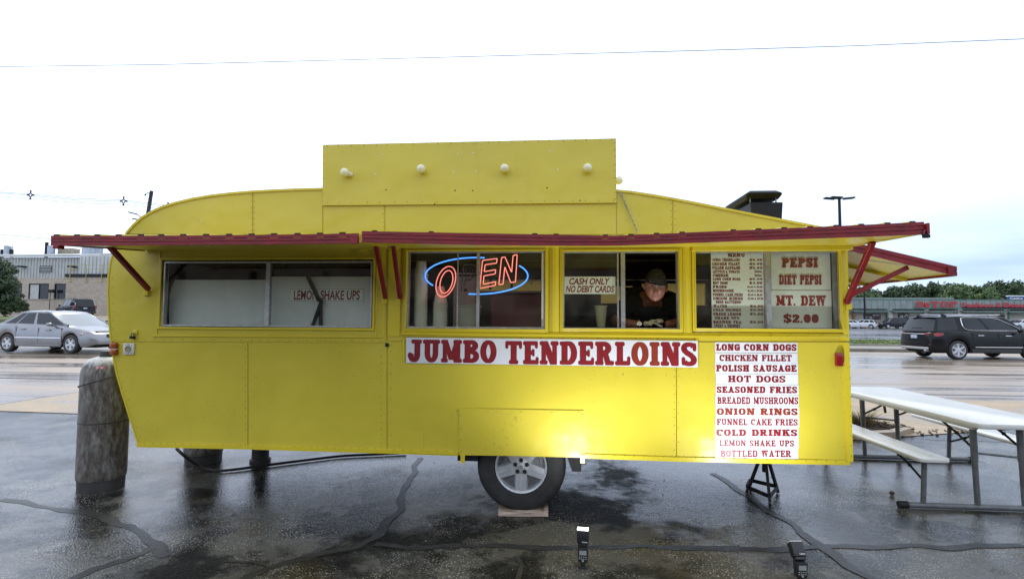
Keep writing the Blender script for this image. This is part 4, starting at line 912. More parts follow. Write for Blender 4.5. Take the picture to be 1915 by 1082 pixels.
# dark screw holes and light patches on the sign board
mb = MB()
for px_,py_ in [(722,355),(851,356),(884,356.5),(1023,351),(1085,375),(813,381)]: q = P(px_,py_,-.0225); mb.lathe([(.006,0),(.004,.001)],(q.x,-.0225,q.z),(0,-1,0),7)
mb.build('screw_hole', m_dark, bb, kind='stuff')
mb = MB()
for px_,py_ in [(716,289),(856,287),(885,286),(848,321),(890,320),(1028,282),(702,325),(1043,317)]: q = P(px_,py_,-.0225); mb.lathe([(.006,0),(.004,.001)],(q.x,-.0225,q.z),(0,-1,0),7)
mb.build('paint_chip', m_white, bb, kind='stuff')

# ---- windows
def frame(name, x0,y0,x1,y1, w, ya, yb, m, parent=None, bev=.002):
    """rectangular frame from picture-plane corners on the wall; w = member width (m)"""
    a, b = P(x0,(y0+y1)/2,0).x, P(x1,(y0+y1)/2,0).x; zt_, zb_ = P((x0+x1)/2,y0,0).z, P((x0+x1)/2,y1,0).z
    mb = MB(); mb.box((a,ya,zb_),(a+w,yb,zt_)); mb.box((b-w,ya,zb_),(b,yb,zt_)); mb.box((a+w,ya,zb_),(b-w,yb,zb_+w)); mb.box((a+w,ya,zt_-w),(b-w,yb,zt_))
    return mb.build(name, m, parent or tr, bevel=bev), (a,b,zb_,zt_)
def vbar(name, x, y0, y1, w, ya, yb, m, parent):
    c = P(x,(y0+y1)/2,0).x; mb = MB(); mb.box((c-w/2,ya,P(x,y1,0).z),(c+w/2,yb,P(x,y0,0).z)); return mb.build(name, m, parent, bevel=.0015)
def pane(x0,y0,x1,y1,y,parent,m=None):
    a, b = P(x0,(y0+y1)/2,0).x, P(x1,(y0+y1)/2,0).x; zt_, zb_ = P((x0+x1)/2,y0,0).z, P((x0+x1)/2,y1,0).z
    return MB().box((a,y,zb_),(b,y+.003,zt_)).build('pane', m or m_glass, parent)
def win(x0,y0,x1,y1):
    fr,_ = frame('window', x0,y0,x1,y1,.014,-.004,.036,m_alu); return fr
# yellow casings
frame('window_casing', 299,482,702,616,.016,-.016,-.001,m_yel2)
frame('window_casing', 296,466,706,629,.010,-.008,-.001,m_yel2)
for (x0,x1) in ((756,1026),(1047,1275),(1293,1575)):
    frame('window_casing', x0,464,x1,619.5,.020,-.030,-.001,m_yel2); frame('casing_lip', x0+4.3,468.2,x1-4.3,615.8,.007,-.040,-.006,m_yel2)
# mitred posts between the windows, sill with a sloped top
for xa,xb in ((1026,1047),(1275,1293)):
    A_, B_ = X(xa)+.003, X(xb)-.003; zt_, zb_ = P(1150,463,0).z, P(1150,621,0).z; m_ = (A_+B_)/2
    mb = MB(); mb.prism([(A_,-.001),(A_,-.022),(m_-.012,-.044),(m_+.012,-.044),(B_,-.022),(B_,-.001)], zb_, zt_, lambda u,v_,w: (u,v_,w)); mb.build('window_post', m_yel2, tr)
mb = MB(); A_, B_ = X(752,621), X(1580,621); z0_, z1_ = P(1150,628.5,0).z, P(1150,620.2,0).z
mb.prism([(-.001,z0_),(-.032,z0_),(-.032,z0_+.010),(-.012,z1_),(-.001,z1_)], A_, B_, lambda u,v_,w: (w,u,v_)); mb.build('window_sill', m_yel2, tr)
mb = MB(); A_ = X(752,462); z0_, z1_ = P(1150,463,0).z, P(1150,456,0).z; mb.box((A_,-.014,z0_+.003),(X(1576,460),-.001,z1_)); mb.build('window_head', m_yel2, tr)
MB().box((X(727,540),-.012,P(720,628,0).z),(X(750,540),-.001,P(720,462,0).z)).build('wall_post', m_yel2, tr)
# W1
w1 = win(305,488.5,696,611); vbar('mullion', 501,489.5,610,.034,-.008,.03,m_alu,w1); pane(308,492,498,608,.012,w1); pane(504,492,693,608,.020,w1)
# W2
w2 = win(761.5,469,1020.5,614); vbar('mullion', 855.5,471,612.5,.010,.002,.022,m_alu,w2); vbar('mullion', 894,471,614,.024,-.008,.034,m_alu,w2); vbar('slide_rail', 1016,471,611,.028,.004,.03,m_bone,w2)
pane(764,473,853,611,.010,w2); pane(858,473,892,611,.014,w2); pane(897,473,1013,612,.022,w2)
# W3: left pane shut, right half slid open
w3 = win(1052,469,1270,616); vbar('mullion', 1165,471,615,.032,-.008,.034,m_alu,w3); vbar('sliding_stile', 1156,473,613,.014,.006,.020,m_alu,w3); pane(1055,473,1154,612,.012,w3)
# W4
w4 = win(1298,469,1570,617); vbar('mullion', 1437,471,616,.036,-.008,.034,m_alu,w4); vbar('mullion', 1563,471,616,.022,.0,.030,m_steel,w4); pane(1302,473,1430,613,.012,w4); pane(1444,473,1558,614,.020,w4)

# ---- awnings
def prism_x(mb, poly, xa, xb): return mb.prism(poly, xa, xb, lambda u,v_,w: (w,u,v_))
def awning(x0p, x1p, yout, ptsf, za, name, lab=None, ribs=True, yellow_head=True):
    """ptsf: (px, py_top, py_bottom) of the fascia"""
    F = [(P(a,b,yout), P(a,c,yout)) for a,b,c in ptsf]
    aw = None; mb = MB()
    for (t0_,b0_),(t1_,b1_) in zip(F,F[1:]):
        yi = -.004
        def at_(q, z, dy=0): return (q.x, yout+dy, z)
        q0 = [(b0_.x,yout+.016,b0_.z+.012),(b1_.x,yout+.016,b1_.z+.012),(b1_.x,yi,za-.0),(b0_.x,yi,za-.0)]
        q1 = [(t0_.x,yout+.016,t0_.z-.022),(t1_.x,yout+.016,t1_.z-.022),(t1_.x,yi,za+.065),(t0_.x,yi,za+.065)]
        mb.hexa(q0,q1)
    aw = mb.build(name, m_yel, tr, label=lab)
    # fascia with three pressed grooves
    fm = MB(); N_ = 0
    for (t0_,b0_),(t1_,b1_) in zip(F,F[1:]):
        for (a,b,dy) in ((0,.30,.0),(.30,.345,.007),(.345,.62,.0),(.62,.665,.007),(.665,1,.002)):
            def pt(t_,b_,s,y): return (t_.x, y, t_.z+(b_.z-t_.z)*s)
            fm.hexa([pt(t0_,b0_,b,yout+dy),pt(t1_,b1_,b,yout+dy),pt(t1_,b1_,b,yout+.015),pt(t0_,b0_,b,yout+.015)],[pt(t0_,b0_,a,yout+dy),pt(t1_,b1_,a,yout+dy),pt(t1_,b1_,a,yout+.015),pt(t0_,b0_,a,yout+.015)])
    fm.build('fascia', m_mar, aw)
    # end skirts
    for (t_,b_),s in ((F[0],-1),(F[-1],1)):
        e = MB(); e.hexa([(t_.x+.001*s,yout+.017,b_.z+.004),(t_.x+.012*s,yout+.017,b_.z+.004),(t_.x+.012*s,-.02,za-.01),(t_.x+.001*s,-.02,za-.01)],[(t_.x+.001*s,yout+.017,t_.z-.004),(t_.x+.012*s,yout+.017,t_.z-.004),(t_.x+.012*s,-.02,za+.07),(t_.x+.001*s,-.02,za+.07)])
        e.build('end_cap', m_yel if not (x0p < 200 and s < 0) else m_mar, aw)
    return aw, F
awL, FL = awning(95,670,-.84,[(95,440.5,459),(250,440.5,458.5),(420,439.5,457),(560,438,456),(670,436,454)], 2.09, 'awning', 'shorter maroon edged awning over the left window')
awR, FR = awning(677,1728,-.84,[(677,432,452.5),(735,433,454),(900,436,457.5),(1050,439,459),(1150,440.5,459),(1300,434,453.5),(1450,427.5,448),(1600,421,443),(1728,414.5,438)], 2.095, 'awning', 'long maroon edged awning over the three serving windows')
def ribs(F, aw, pxs_, za, r=.014):
    for px_ in pxs_:
        for (t0_,_b),(t1_,_c) in zip(F,F[1:]):
            x = P(px_,440,-.84).x
            if t0_.x <= x <= t1_.x:
                z = t0_.z+(t1_.z-t0_.z)*(x-t0_.x)/(t1_.x-t0_.x); e = MB(); k = r
                q = [(-2.0*k,0),(-.9*k,1.35*k),(.9*k,1.35*k),(2.0*k,0)]
                e.hexa([(x+q[0][0],-.838,z-.021),(x+q[3][0],-.838,z-.021),(x+q[3][0],-.01,za+.066),(x+q[0][0],-.01,za+.066)],[(x+q[1][0],-.838,z+.75*k),(x+q[2][0],-.838,z+.75*k),(x+q[2][0],-.01,za+.066+q[1][1]),(x+q[1][0],-.01,za+.066+q[1][1])])
                e.build('roof_rib', m_yel, aw)
                e = MB(); e.box((x-1.5*k,-.8385,z-.002),(x+1.5*k,-.835,z+.66*k)); e.build('rib_end', m_dark, aw)
ribs(FL, awL, [105,143,181,221,263,301,342,385,428,470,512,556,598,640], 2.09)
ribs(FR, awR, [700,806,1000,1040,1132,1180,1228,1276,1372,1419,1467,1516,1565,1612,1661,1708], 2.095, .011)
# dented joint between the two fascias
mb = MB(); q = P(663,448,-.845); mb.box((q.x-.03,-.848,q.z-.028),(q.x+.022,-.841,q.z+.03),0,Matrix.Translation(q)@Matrix.Rotation(R(4),4,'Y')@Matrix.Translation(-q)); mb.build('dented_patch', m_mar, awL, bevel=.003)
q = P(1731,427,-.84); mb = MB(); mb.box((q.x-.003,-.86,q.z-.035),(q.x+.012,-.80,q.z+.03)); mb.build('corner_bracket', m_mar, awR, bevel=.003)
q = P(103,461,-.84); mb = MB(); mb.box((q.x-.02,-.84,q.z-.012),(q.x+.02,-.79,q.z+.012)); mb.build('latch', m_mar, awL, bevel=.003)
def strut(pa, ya, pb, yb, w, aw, m=m_mar):
    a = P(pa[0],pa[1],ya); b = P(pb[0],pb[1],yb); d = (b-a); L = d.length; M = Matrix.Translation(a) @ d.to_track_quat('Z','X').to_matrix().to_4x4()
    mb = MB(); mb.box((-w/2,-w/2,0),(w/2,w/2,L),0,M); return mb.build('strut', m, aw, bevel=.002)
def bracket(px_,py_,aw):
    q = P(px_,py_,0); s = MB(); s.box((q.x-.020,-.030,q.z-.020),(q.x+.020,-.0165,q.z+.022)); s.box((q.x-.024,-.0162,q.z-.024),(q.x+.024,-.0005,q.z+.026)); s.lathe([(.005,0),(.003,.003)],(q.x,-.0302,q.z),(0,-1,0),8); return s.build('strut_bracket', m_yel2, aw, bevel=.0015)
strut((205,461),-.42,(278,541),-.035,.034,awL); bracket(276.5,548,awL)
strut((703,459),-.34,(721,557),-.035,.030,awL); bracket(720,563,awL)
strut((735,455),-.30,(748,557),-.035,.030,awR); bracket(745,564,awR)
strut((1632,452),-.42,(1583,566),-.035,.034,awR); bracket(1584,573,awR)
q = P(1640,450,-.45); mb = MB(); mb.box((q.x-.07,-.47,q.z+.0),(q.x+.06,-.41,q.z+.02)); mb.build('strut_shoe', m_yel2, awR)
# awning support beam along the wall under the long awning
mb = MB(); mb.box((X(1290,458),-.10,2.06),(X(1581,450),-.0045,2.089)); mb.build('support_beam', m_yel2, awR)
# side awning over the end wall
A0 = P(1606,458,0); A1 = P(1790,507,0); th = .045
xe = P(1580,500,0).x+.012; zi = A0.z-.0
mb = MB(); za1 = P(1790,500,-.0).z; zo = A1.z
qq = lambda y: [(xe,y,zi-.03),(A1.x-.02,y,zo-.018),(A1.x-.02,y,zo+.02),(xe,y,zi+.02)]
mb.hexa(qq(.02),qq(1.9)); sa = mb.build('side_awning', m_yel, tr, label='yellow flap with maroon edges hinged on the end wall')
mb = MB(); ed0 = P(1600,451,0); 
for (s0,s1,dy) in ((.0,.45,0),(.45,.52,.006),(.52,1,0)):
    zt0, zb0 = zi+.035, zi-.035; zt1, zb1 = zo+.035, zo-.035
    f_ = lambda x, top: (zt0+(zt1-zt0)*(x-xe)/(A1.x-xe)) - (.07*(s1 if not top else s0))
    mb.hexa([(xe,.0+dy,f_(xe,False)),(A1.x,.0+dy,f_(A1.x,False)),(A1.x,.018,f_(A1.x,False)),(xe,.018,f_(xe,False))],[(xe,.0+dy,f_(xe,True)),(A1.x,.0+dy,f_(A1.x,True)),(A1.x,.018,f_(A1.x,True)),(xe,.018,f_(xe,True))])
mb.build('fascia', m_mar, sa)
mb = MB(); mb.box((A1.x-.018,.02,zo-.035),(A1.x,1.9,zo+.03)); mb.build('fascia', m_mar, sa)
mb = MB(); mb.box((A1.x-.07,-.012,zo-.03),(A1.x-.03,-.001,zo+.03)); mb.build('latch_plate', m_mar, sa)
for yy in (.5,1.1,1.6): MB().hexa([(xe+.01,yy,zi-.055),(A1.x-.03,yy,zo-.043),(A1.x-.03,yy+.02,zo-.043),(xe+.01,yy+.02,zi-.055)],[(xe+.01,yy,zi-.031),(A1.x-.03,yy,zo-.019),(A1.x-.03,yy+.02,zo-.019),(xe+.01,yy+.02,zi-.031)]).build('batten', m_yel2, sa)
a = P(1697,500,.06); b = P(1590,552,.06); d = b-a; M = Matrix.Translation(a) @ d.to_track_quat('Z','X').to_matrix().to_4x4(); MB().box((-.016,-.014,0),(.016,.014,d.length),0,M).build('strut', m_mar, sa, bevel=.002)

# roof exhaust
YV = .9; mb = MB(); a,b = P(1392,398,YV), P(1465,402,YV); c,d_ = P(1396,373,YV), P(1468,382,YV)
zb2 = 2.2; zt2 = P(1430,378,YV).z; xa, xb = P(1404,400,YV).x, P(1465,400,YV).x
mb = MB(); mb.hexa([(xa+.02,YV,zb2),(xb-.03,YV,zb2),(xb-.03,YV+.5,zb2),(xa+.02,YV+.5,zb2)],[(xa,YV,zt2),(xb,YV,zt2),(xb,YV+.56,zt2),(xa,YV+.56,zt2)]); mb.build('exhaust_duct', m_black, tr, bevel=.008)
mb = MB(); zt3 = P(1420,356,YV).z; x0_, x1_ = xa-.05, xb-.01
mb.hexa([(x0_+.02,YV+.02,zt2+.03),(x1_-.02,YV+.02,zt2+.03),(x1_-.02,YV+.55,zt2+.03),(x0_+.02,YV+.55,zt2+.03)],[(x0_,YV-.04,zt2+.075),(x1_,YV-.04,zt2+.075),(x1_,YV+.6,zt2+.075),(x0_,YV+.6,zt2+.075)])
mb.hexa([(x0_,YV-.04,zt2+.077),(x1_,YV-.04,zt2+.077),(x1_,YV+.6,zt2+.077),(x0_,YV+.6,zt2+.077)],[(x0_+.05,YV+.0,zt3),(x1_-.05,YV+.0,zt3),(x1_-.05,YV+.56,zt3),(x0_+.05,YV+.56,zt3)])
mb.build('exhaust_hood', m_black, tr, bevel=.012)
mb = MB()
for u,w in ((x0_+.05,YV+.01),(x1_-.05,YV+.01)): mb.cyl((u,w,zt2),(u,w,zt2+.06),.006,n=6)
mb.build('hood_support', m_steel, tr)
# chain from the sign board to the awning
mb = MB(); a = P(1160,359,-.012); b = P(1192,434,-.05); n = 17
for i in range(n):
    c = a.lerp(b,(i+.5)/n); dd = (b-a).normalized(); side = Vector((0,1,0)) if i%2 else dd.cross(Vector((0,1,0))).normalized(); L = (b-a).length/n*.72; pts = []
    for k in range(10):
        g_ = 2*math.pi*k/10; pts.append(c+dd*(math.cos(g_)*L)+side*(math.sin(g_)*.007))
    mb.tube(pts,.0028,5,closed=True)
mb.build('chain', mat('galvanised_chain',(0.42,0.41,0.33),.4,.6,nscale=30,namt=.3), tr, kind='stuff', smooth=50)
# lamps, socket, locks
def rbox(name, x0,y0,x1,y1, ya, yb, m, parent, bev, label=None):
    a = P(x0,y0,0); b = P(x1,y1,0); return MB().box((a.x,ya,b.z),(b.x,yb,a.z)).build(name, m, parent, bevel=bev, smooth=40, label=label)
m_amber = mat('amber_lens', (0.42,0.075,0.006), 0.2, nscale=30, namt=.35, coat=.4); m_rlens = mat('red_lens', (0.30,0.008,0.012), 0.2, nscale=12, namt=.3, coat=.4)
al = rbox('marker_lamp', 210.5,640,222,651.5,-.034,-.001,m_amber,tr,.007); rbox('marker_lamp', 211,652.5,222,663,-.034,-.001,m_amber,tr,.007); rbox('lens_band', 210.5,651.2,222,652.8,-.030,-.001,m_bone,al,.001)
rl_ = rbox('tail_lamp', 1559,658.5,1573,684,-.040,-.001,m_rlens,tr,.010); rbox('lens_band', 1559.3,675,1572.8,676.2,-.0408,-.0402,m_rlens,rl_,.0)
so_ = rbox('power_inlet', 233,641.5,252,662.5,-.014,-.001,m_bone,tr,.003); q = P(242.3,651.8,0)
mb = MB(); mb.lathe([(.027,.0),(.027,.006),(.020,.006),(.019,.002),(.001,.002)],(q.x,-.0142,q.z),(0,-1,0),20); mb.build('inlet_ring', mat('yellowed_plastic',(0.34,0.29,0.18),.5,nscale=40,namt=.3), so_, smooth=40)
mb = MB()
for dx,dz in ((-.027,.032),(.027,.032),(-.027,-.032),(.027,-.032)): mb.lathe([(.004,0),(.003,.002)],(q.x+dx,-.0142,q.z+dz),(0,-1,0),7)
mb.box((q.x-.012,-.0155,q.z+.034),(q.x+.012,-.0142,q.z+.039)); mb.box((q.x-.010,-.0155,q.z-.040),(q.x+.010,-.0142,q.z-.036)); mb.build('inlet_screw', m_dark, so_, kind='stuff')
rbox('hasp', 250.5,616.5,258,625,-.012,-.001,m_yel2,tr,.002)
def padlock(label, q, s, y):
    t_ = thing('padlock', label, 'padlock', (q.x,y,q.z))
    MB().box((q.x-.5*s,y-.012,q.z),(q.x+.5*s,y+.012,q.z+.62*s)).build('body', m_black, t_, bevel=.003, smooth=40)
    MB().tube([(q.x-.33*s,y,q.z+.6*s),(q.x-.33*s,y,q.z+1.0*s)]+[(q.x-.33*s*math.cos(R(k)),y,q.z+1.0*s+.33*s*math.sin(R(k))) for k in (30,60,90,120,150)]+[(q.x+.33*s,y,q.z+1.0*s),(q.x+.33*s,y,q.z+.6*s)],.0035,6).build('shackle', m_steel, t_, smooth=50)
padlock('black padlock hanging open from the hasp on the rounded nose above the white inlet', P(247.5,633,-.02), .036, -.02)
q = P(1731,445,-.84); padlock('small black padlock dangling from the right tip of the long awning', q, .034, -.845)
q = P(724.5,644,0); mb = MB(); mb.box((q.x-.011,-.020,q.z-.014),(q.x+.016,-.0125,q.z+.012)); mb.lathe([(.006,0),(.005,.012)],(q.x-.003,-.020,q.z),(0,-1,0),8); mb.build('door_hook', m_dark, tr)

# ---- wheel on its block, axle, jack, hose
wc = Vector((P(976,868,.2).x,.20,0)); blk_h = .035; rt = .355; wz = blk_h+rt-.012
def wheel_parts(parent, c, r, w, rr, m_t, m_r, nsp=5, side=-1, holes=True, local=False, name='wheel', spw=.30):
    """tyre lathed about the y axis, rim and spokes facing side*y"""
    mb = MB(); h = w/2
    mb.lathe([(rr*.97,-h*.8),(rr*1.04,-h*.95),(r*.82,-h*1.02),(r*.93,-h*.93),(r*.985,-h*.72),(r,-h*.4),(r,h*.4),(r*.985,h*.72),(r*.93,h*.93),(r*.82,h*1.02),(rr*1.04,h*.95),(rr*.97,h*.8)],c,(0,1,0),36,caps=False)
    ty = mb.build(name, m_t, parent, smooth=45, local=local)
    yf = c.y+side*h*.80; S = side
    rm = MB(); rm.lathe([(rr*1.0,0),(rr*1.0,h*.20),(rr*.93,h*.16),(rr*.90,-h*.3),(rr*.88,-h*1.0),(rr*.3,-h*1.02),(0.001,-h*1.02)],(c.x,yf,c.z),(0,S,0),36,caps=False)
    rim = rm.build('rim', m_r, ty, smooth=40, local=local) 
    sp = MB()
    for k in range(nsp):
        a = 2*math.pi*(k+.25)/nsp - math.pi/2 + (math.pi if nsp==5 else 0)*0; a = -math.pi/2+2*math.pi*k/nsp
        ca, sa_ = math.cos(a), math.sin(a)
        def q_(u, v_, yy): return (c.x+ca*u-sa_*v_, yf+S*yy, c.z+sa_*u+ca*v_)
        w0, w1_ = rr*spw*.9, rr*spw
        sp.hexa([q_(rr*.10,-w0/2*1.3,-.03),q_(rr*.95,-w1_/2,-.03),q_(rr*.95,w1_/2,-.03),q_(rr*.10,w0/2*1.3,-.03)],[q_(rr*.10,-w0/2,.004),q_(rr*.95,-w1_/2*.8,h*.10),q_(rr*.95,w1_/2*.8,h*.10),q_(rr*.10,w0/2,.004)])
        sp.hexa([q_(rr*.42,-w1_*.10,.0),q_(rr*.93,-w1_*.12,h*.05),q_(rr*.93,w1_*.12,h*.05),q_(rr*.42,w1_*.10,.0)],[q_(rr*.42,-w1_*.06,.010),q_(rr*.93,-w1_*.08,h*.10+.008),q_(rr*.93,w1_*.08,h*.10+.008),q_(rr*.42,w1_*.06,.010)])
    sp.lathe([(rr*.30,-.03),(rr*.29,.006),(rr*.12,.012),(.001,.012)],(c.x,yf,c.z),(0,S,0),20)
    sp.build('spoke', m_r, ty, smooth=35, local=local)
    return ty
axl = wheel_parts(tr, Vector((wc.x,.20,wz)), rt, .24, .205, m_rub, m_rim, side=-1, spw=.50)
mb = MB(); mb.lathe([(.19,0),(.19,.012),(.172,.012),(.168,.004),(.150,.004),(.146,.014),(.10,.014)],(wc.x,.20-.055,wz),(0,-1,0),32); mb.build('inner_wheel_disc', mat('dull_wheel_disc',(0.20,0.20,0.20),.5,.3,nscale=12,namt=.3), axl, smooth=40)
mb = MB()
for k in range(5):
    a = math.pi/2+2*math.pi*k/5; mb.lathe([(.0165,0),(.0165,.004),(.010,.0045)],(wc.x+.048*math.cos(a),.20-.12*.8-.0125,wz+.048*math.sin(a)),(0,-1,0),12)
mb.build('lug_recess', m_dark, axl)
mb = MB(); mb.lathe([(.021,0),(.020,.006),(.017,.007)],(wc.x,.20-.096-.0125,wz),(0,-1,0),20); cap = mb.build('hub_cap', m_rim, axl, smooth=40)
mb = MB()
for (rx,rz,dz) in ((.0155,.0105,0),(.005,.0105,0),(.0110,.005,.0045)): mb.tube([(wc.x+rx*math.cos(R(k)),.20-.096-.0205,wz+dz+rz*math.sin(R(k))) for k in range(0,360,20)],.0012,5,closed=True)
mb.build('hub_emblem', m_steel, axl)
wheel_parts(tr, Vector((wc.x,D-.25,wz)), rt, .24, .205, m_rub, m_rim, side=1)
mb = MB(); mb.cyl((wc.x,.3,wz),(wc.x,D-.3,wz),.04,n=10); mb.box((-3.2,.35,.40),(2.1,.42,.466)); mb.box((-3.2,D-.45,.40),(2.1,D-.38,.466))
for x in lin(-3.1,2.0,9): mb.box((x,.421,.42),(x+.05,D-.451,.463))
mb.build('chassis', m_dark, tr)
mb = MB(); mb.box((wc.x-.50,.05,.42),(wc.x-.34,.34,.468)); mb.box((wc.x+.42,.05,.38),(wc.x+.47,.3,.468)); mb.hexa([(wc.x+.40,.06,.36),(wc.x+.47,.06,.36),(wc.x+.47,.3,.36),(wc.x+.40,.3,.36)],[(wc.x+.36,.06,.468),(wc.x+.43,.06,.468),(wc.x+.43,.3,.468),(wc.x+.36,.3,.468)]); mb.build('wheel_well_bracket', m_dark, tr)
m_ply = bpy.data.materials.new('plank_end_grain'); m_ply.use_nodes = True; t = m_ply.node_tree; b = t.nodes['Principled BSDF']; g = nn(t,'ShaderNodeNewGeometry'); mp_ = nn(t,'ShaderNodeMapping'); mp_.inputs['Scale'].default_value = (8,8,160); mp_.inputs['Rotation'].default_value = (0,R(-2),0)
n1 = nn(t,'ShaderNodeTexNoise', Scale=1.0, Detail=5); t.links.new(g.outputs['Position'], mp_.inputs['Vector']); t.links.new(mp_.outputs[0], n1.inputs['Vector']); t.links.new(ramp(t,n1.outputs['Fac'],[(0.35,(0.30,0.21,0.15)),(0.6,(0.62,0.50,0.40))]), b.inputs['Base Color']); b.inputs['Roughness'].default_value = .8
qa, qb = G(935,949), G(1025,952)
M = Matrix.Translation(((qa.x+qb.x)/2,.16,0)) @ Matrix.Rotation(R(3),4,'Z')
L = (qb.x-qa.x)/2
MB().hexa([M@Vector(p) for p in ((-L,-.10,.004),(L,-.10,.004),(L,.12,.004),(-L,.12,.004))],[M@Vector(p) for p in ((-L,-.10,.040),(L-.04,-.10,.040),(L-.04,.12,.038),(-L,.12,.040))]).build('wood_block', m_ply, label='short pale plank wedged under the trailer wheel', cat='wood block', bevel=.002)
M2 = M @ Matrix.Translation((L-.036,0,0)); MB().hexa([M2@Vector(p) for p in ((-.0,-.095,.004),(.034,-.095,.004),(.034,.11,.004),(-.0,.11,.004))],[M2@Vector(p) for p in ((.0,-.095,.046),(.034,-.095,.064),(.034,.11,.062),(.0,.11,.046))]).build('wood_wedge', m_ply, label='small raised wooden wedge at the right end of the plank', cat='wood block')
# jack stand
jt = thing('jack_stand', 'dark steel jack stand holding up the rear end of the trailer', 'jack stand', (1.86,.75,0))
m_jack = mat('dirty_dark_steel', (0.035,0.033,0.028), .6, .3, nscale=12, namt=.5, bump=.2)
feet = [G(1396,921),G(1440,940),G(1455,921),Vector((1.82,1.02,0))]; apx = Vector((P(1430,872,.78).x,.78,.40))
for f_ in feet:
    a = f_+Vector((0,0,.006)); b = apx+(f_-apx)*.06; b.z = .40; d = b-a; M = Matrix.Translation(a) @ d.to_track_quat('Z','X').to_matrix().to_4x4(); MB().box((-.011,-.011,0),(.011,.011,d.length),0,M).build('leg', m_jack, jt)
for a,b in zip(feet,feet[1:]+feet[:1]):
    d = b-a; M = Matrix.Translation(a+Vector((0,0,.055))) @ d.to_track_quat('Z','X').to_matrix().to_4x4(); MB().box((-.016,-.006,.012),(.016,.006,d.length-.012),0,M).build('brace', m_jack, jt)
mb = MB(); mb.cyl((apx.x,.78,.30),(apx.x,.78,.47),.030,n=12); mb.box((apx.x-.05,.74,.455),(apx.x+.05,.82,.466)); mb.cyl((apx.x,.78,.20),(apx.x,.78,.32),.022,n=12); mb.build('ratchet_post', m_jack, jt, smooth=40)
# hose hanging under the floor
hp = [P(330,838,.7),G(345,852,.22),G(365,866,.09),G(385,876,.030),G(405,879.5,.018),G(440,877,.018),G(500,869,.018),G(570,860,.018),G(640,852,.018),G(700,849,.018),G(760,846,.018)]
sm_ = []
for i in range(len(hp)-1):
    p0 = hp[max(i-1,0)]; p1 = hp[i]; p2 = hp[i+1]; p3 = hp[min(i+2,len(hp)-1)]
    for k in range(6):
        s = k/6; sm_.append(.5*((2*p1)+(p2-p0)*s+(2*p0-5*p1+4*p2-p3)*s*s+(3*p1-p0-3*p2+p3)*s**3))
sm_.append(hp[-1]); MB().tube(sm_,.0135,8).build('black_hose', m_rub, label='thick black hose looping from under the trailer onto the wet ground', cat='hose', smooth=60)

# ---- propane cylinders
m_tank = bpy.data.materials.new('rusty_grey_tank'); m_tank.use_nodes = True; t = m_tank.node_tree; b = t.nodes['Principled BSDF']; g = nn(t,'ShaderNodeNewGeometry')
mp_ = nn(t,'ShaderNodeMapping'); mp_.inputs['Scale'].default_value = (1,1,.35); t.links.new(g.outputs['Position'], mp_.inputs['Vector'])
n1 = nn(t,'ShaderNodeTexNoise', Scale=24, Detail=9, Roughness=.72); t.links.new(mp_.outputs[0], n1.inputs['Vector'])
c = ramp(t, n1.outputs['Fac'], [(0.36,(0.055,0.038,0.030)),(0.48,(0.12,0.105,0.088)),(0.62,(0.25,0.245,0.225))])
n2 = nn(t,'ShaderNodeTexNoise', Scale=4, Detail=6); t.links.new(g.outputs['Position'], n2.inputs['Vector'])
c = mixc(t, ramp(t, n2.outputs['Fac'],[(0.48,v3(0)),(0.66,v3(.5))]), c, (0.085,0.060,0.046))
sp = nn(t,'ShaderNodeSeparateXYZ'); t.links.new(g.outputs['Position'], sp.inputs[0]); ad = nn(t,'ShaderNodeMath', operation='MULTIPLY_ADD'); t.links.new(n1.outputs['Fac'], ad.inputs[0]); ad.inputs[1].default_value = .16; t.links.new(sp.outputs['Z'], ad.inputs[2])
c = mixc(t, ramp(t, ad.outputs[0], [(0.0,v3(0)),(1.0,v3(0))]), c, (0.6,0.6,0.55))
mr = nn(t,'ShaderNodeMapRange'); mr.inputs['From Min'].default_value = 1.17; mr.inputs['From Max'].default_value = 1.22; t.links.new(ad.outputs[0], mr.inputs['Value']); c = mixc(t, mr.outputs[0], c, (0.55,0.54,0.50))
t.links.new(c, b.inputs['Base Color']); b.inputs['Roughness'].default_value = .5; bp = nn(t,'ShaderNodeBump', Strength=.4, Distance=.004); t.links.new(n1.outputs['Fac'], bp.inputs['Height']); t.links.new(bp.outputs[0], b.inputs['Normal'])
m_foot = mat('dark_foot_ring',(0.055,0.052,0.050),.6,nscale=10,namt=.4)
def tank(x, y, label, h=1.17, r=.188):
    t_ = thing('propane_cylinder', label, 'gas cylinder', (x,y,0), group='tall propane cylinders at the nose')
    MB().lathe([(r*.93,.0),(r*.95,.10),(r*.90,.10)],(x,y,0),(0,0,1),36).build('foot_ring', m_foot, t_, smooth=30)
    MB().lathe([(r*.90,.085),(r*.985,.10),(r,.14),(r,h*.50),(r,h*.86),(r*.97,h*.905),(r*.87,h*.95),(r*.68,h*.985),(r*.40,h),(r*.12,h*1.003)],(x,y,0),(0,0,1),40).build('body', m_tank, t_, smooth=50)
    MB().lathe([(r*1.001,-.006),(r*1.014,-.004),(r*1.014,.004),(r*1.001,.006)],(x,y,h*.51),(0,0,1),40).build('weld_seam', m_foot, t_)
    MB().lathe([(.055,h),(.055,h+.05),(.03,h+.052)],(x,y,0),(0,0,1),16).build('collar', m_foot, t_, smooth=40)
    return t_
tA = tank(-4.06,.40,'large rusty grey gas cylinder standing clear of the rounded trailer nose')
tB = tank(-3.72,1.30,'second dark gas cylinder half hidden behind the sloping nose', h=1.1)
m_sig = mat('red_sticker',(0.5,0.03,0.05),.5,nscale=60,col2=(.6,.5,.5)); q = Vector((-4.06,.40,0))
mb = MB(); 
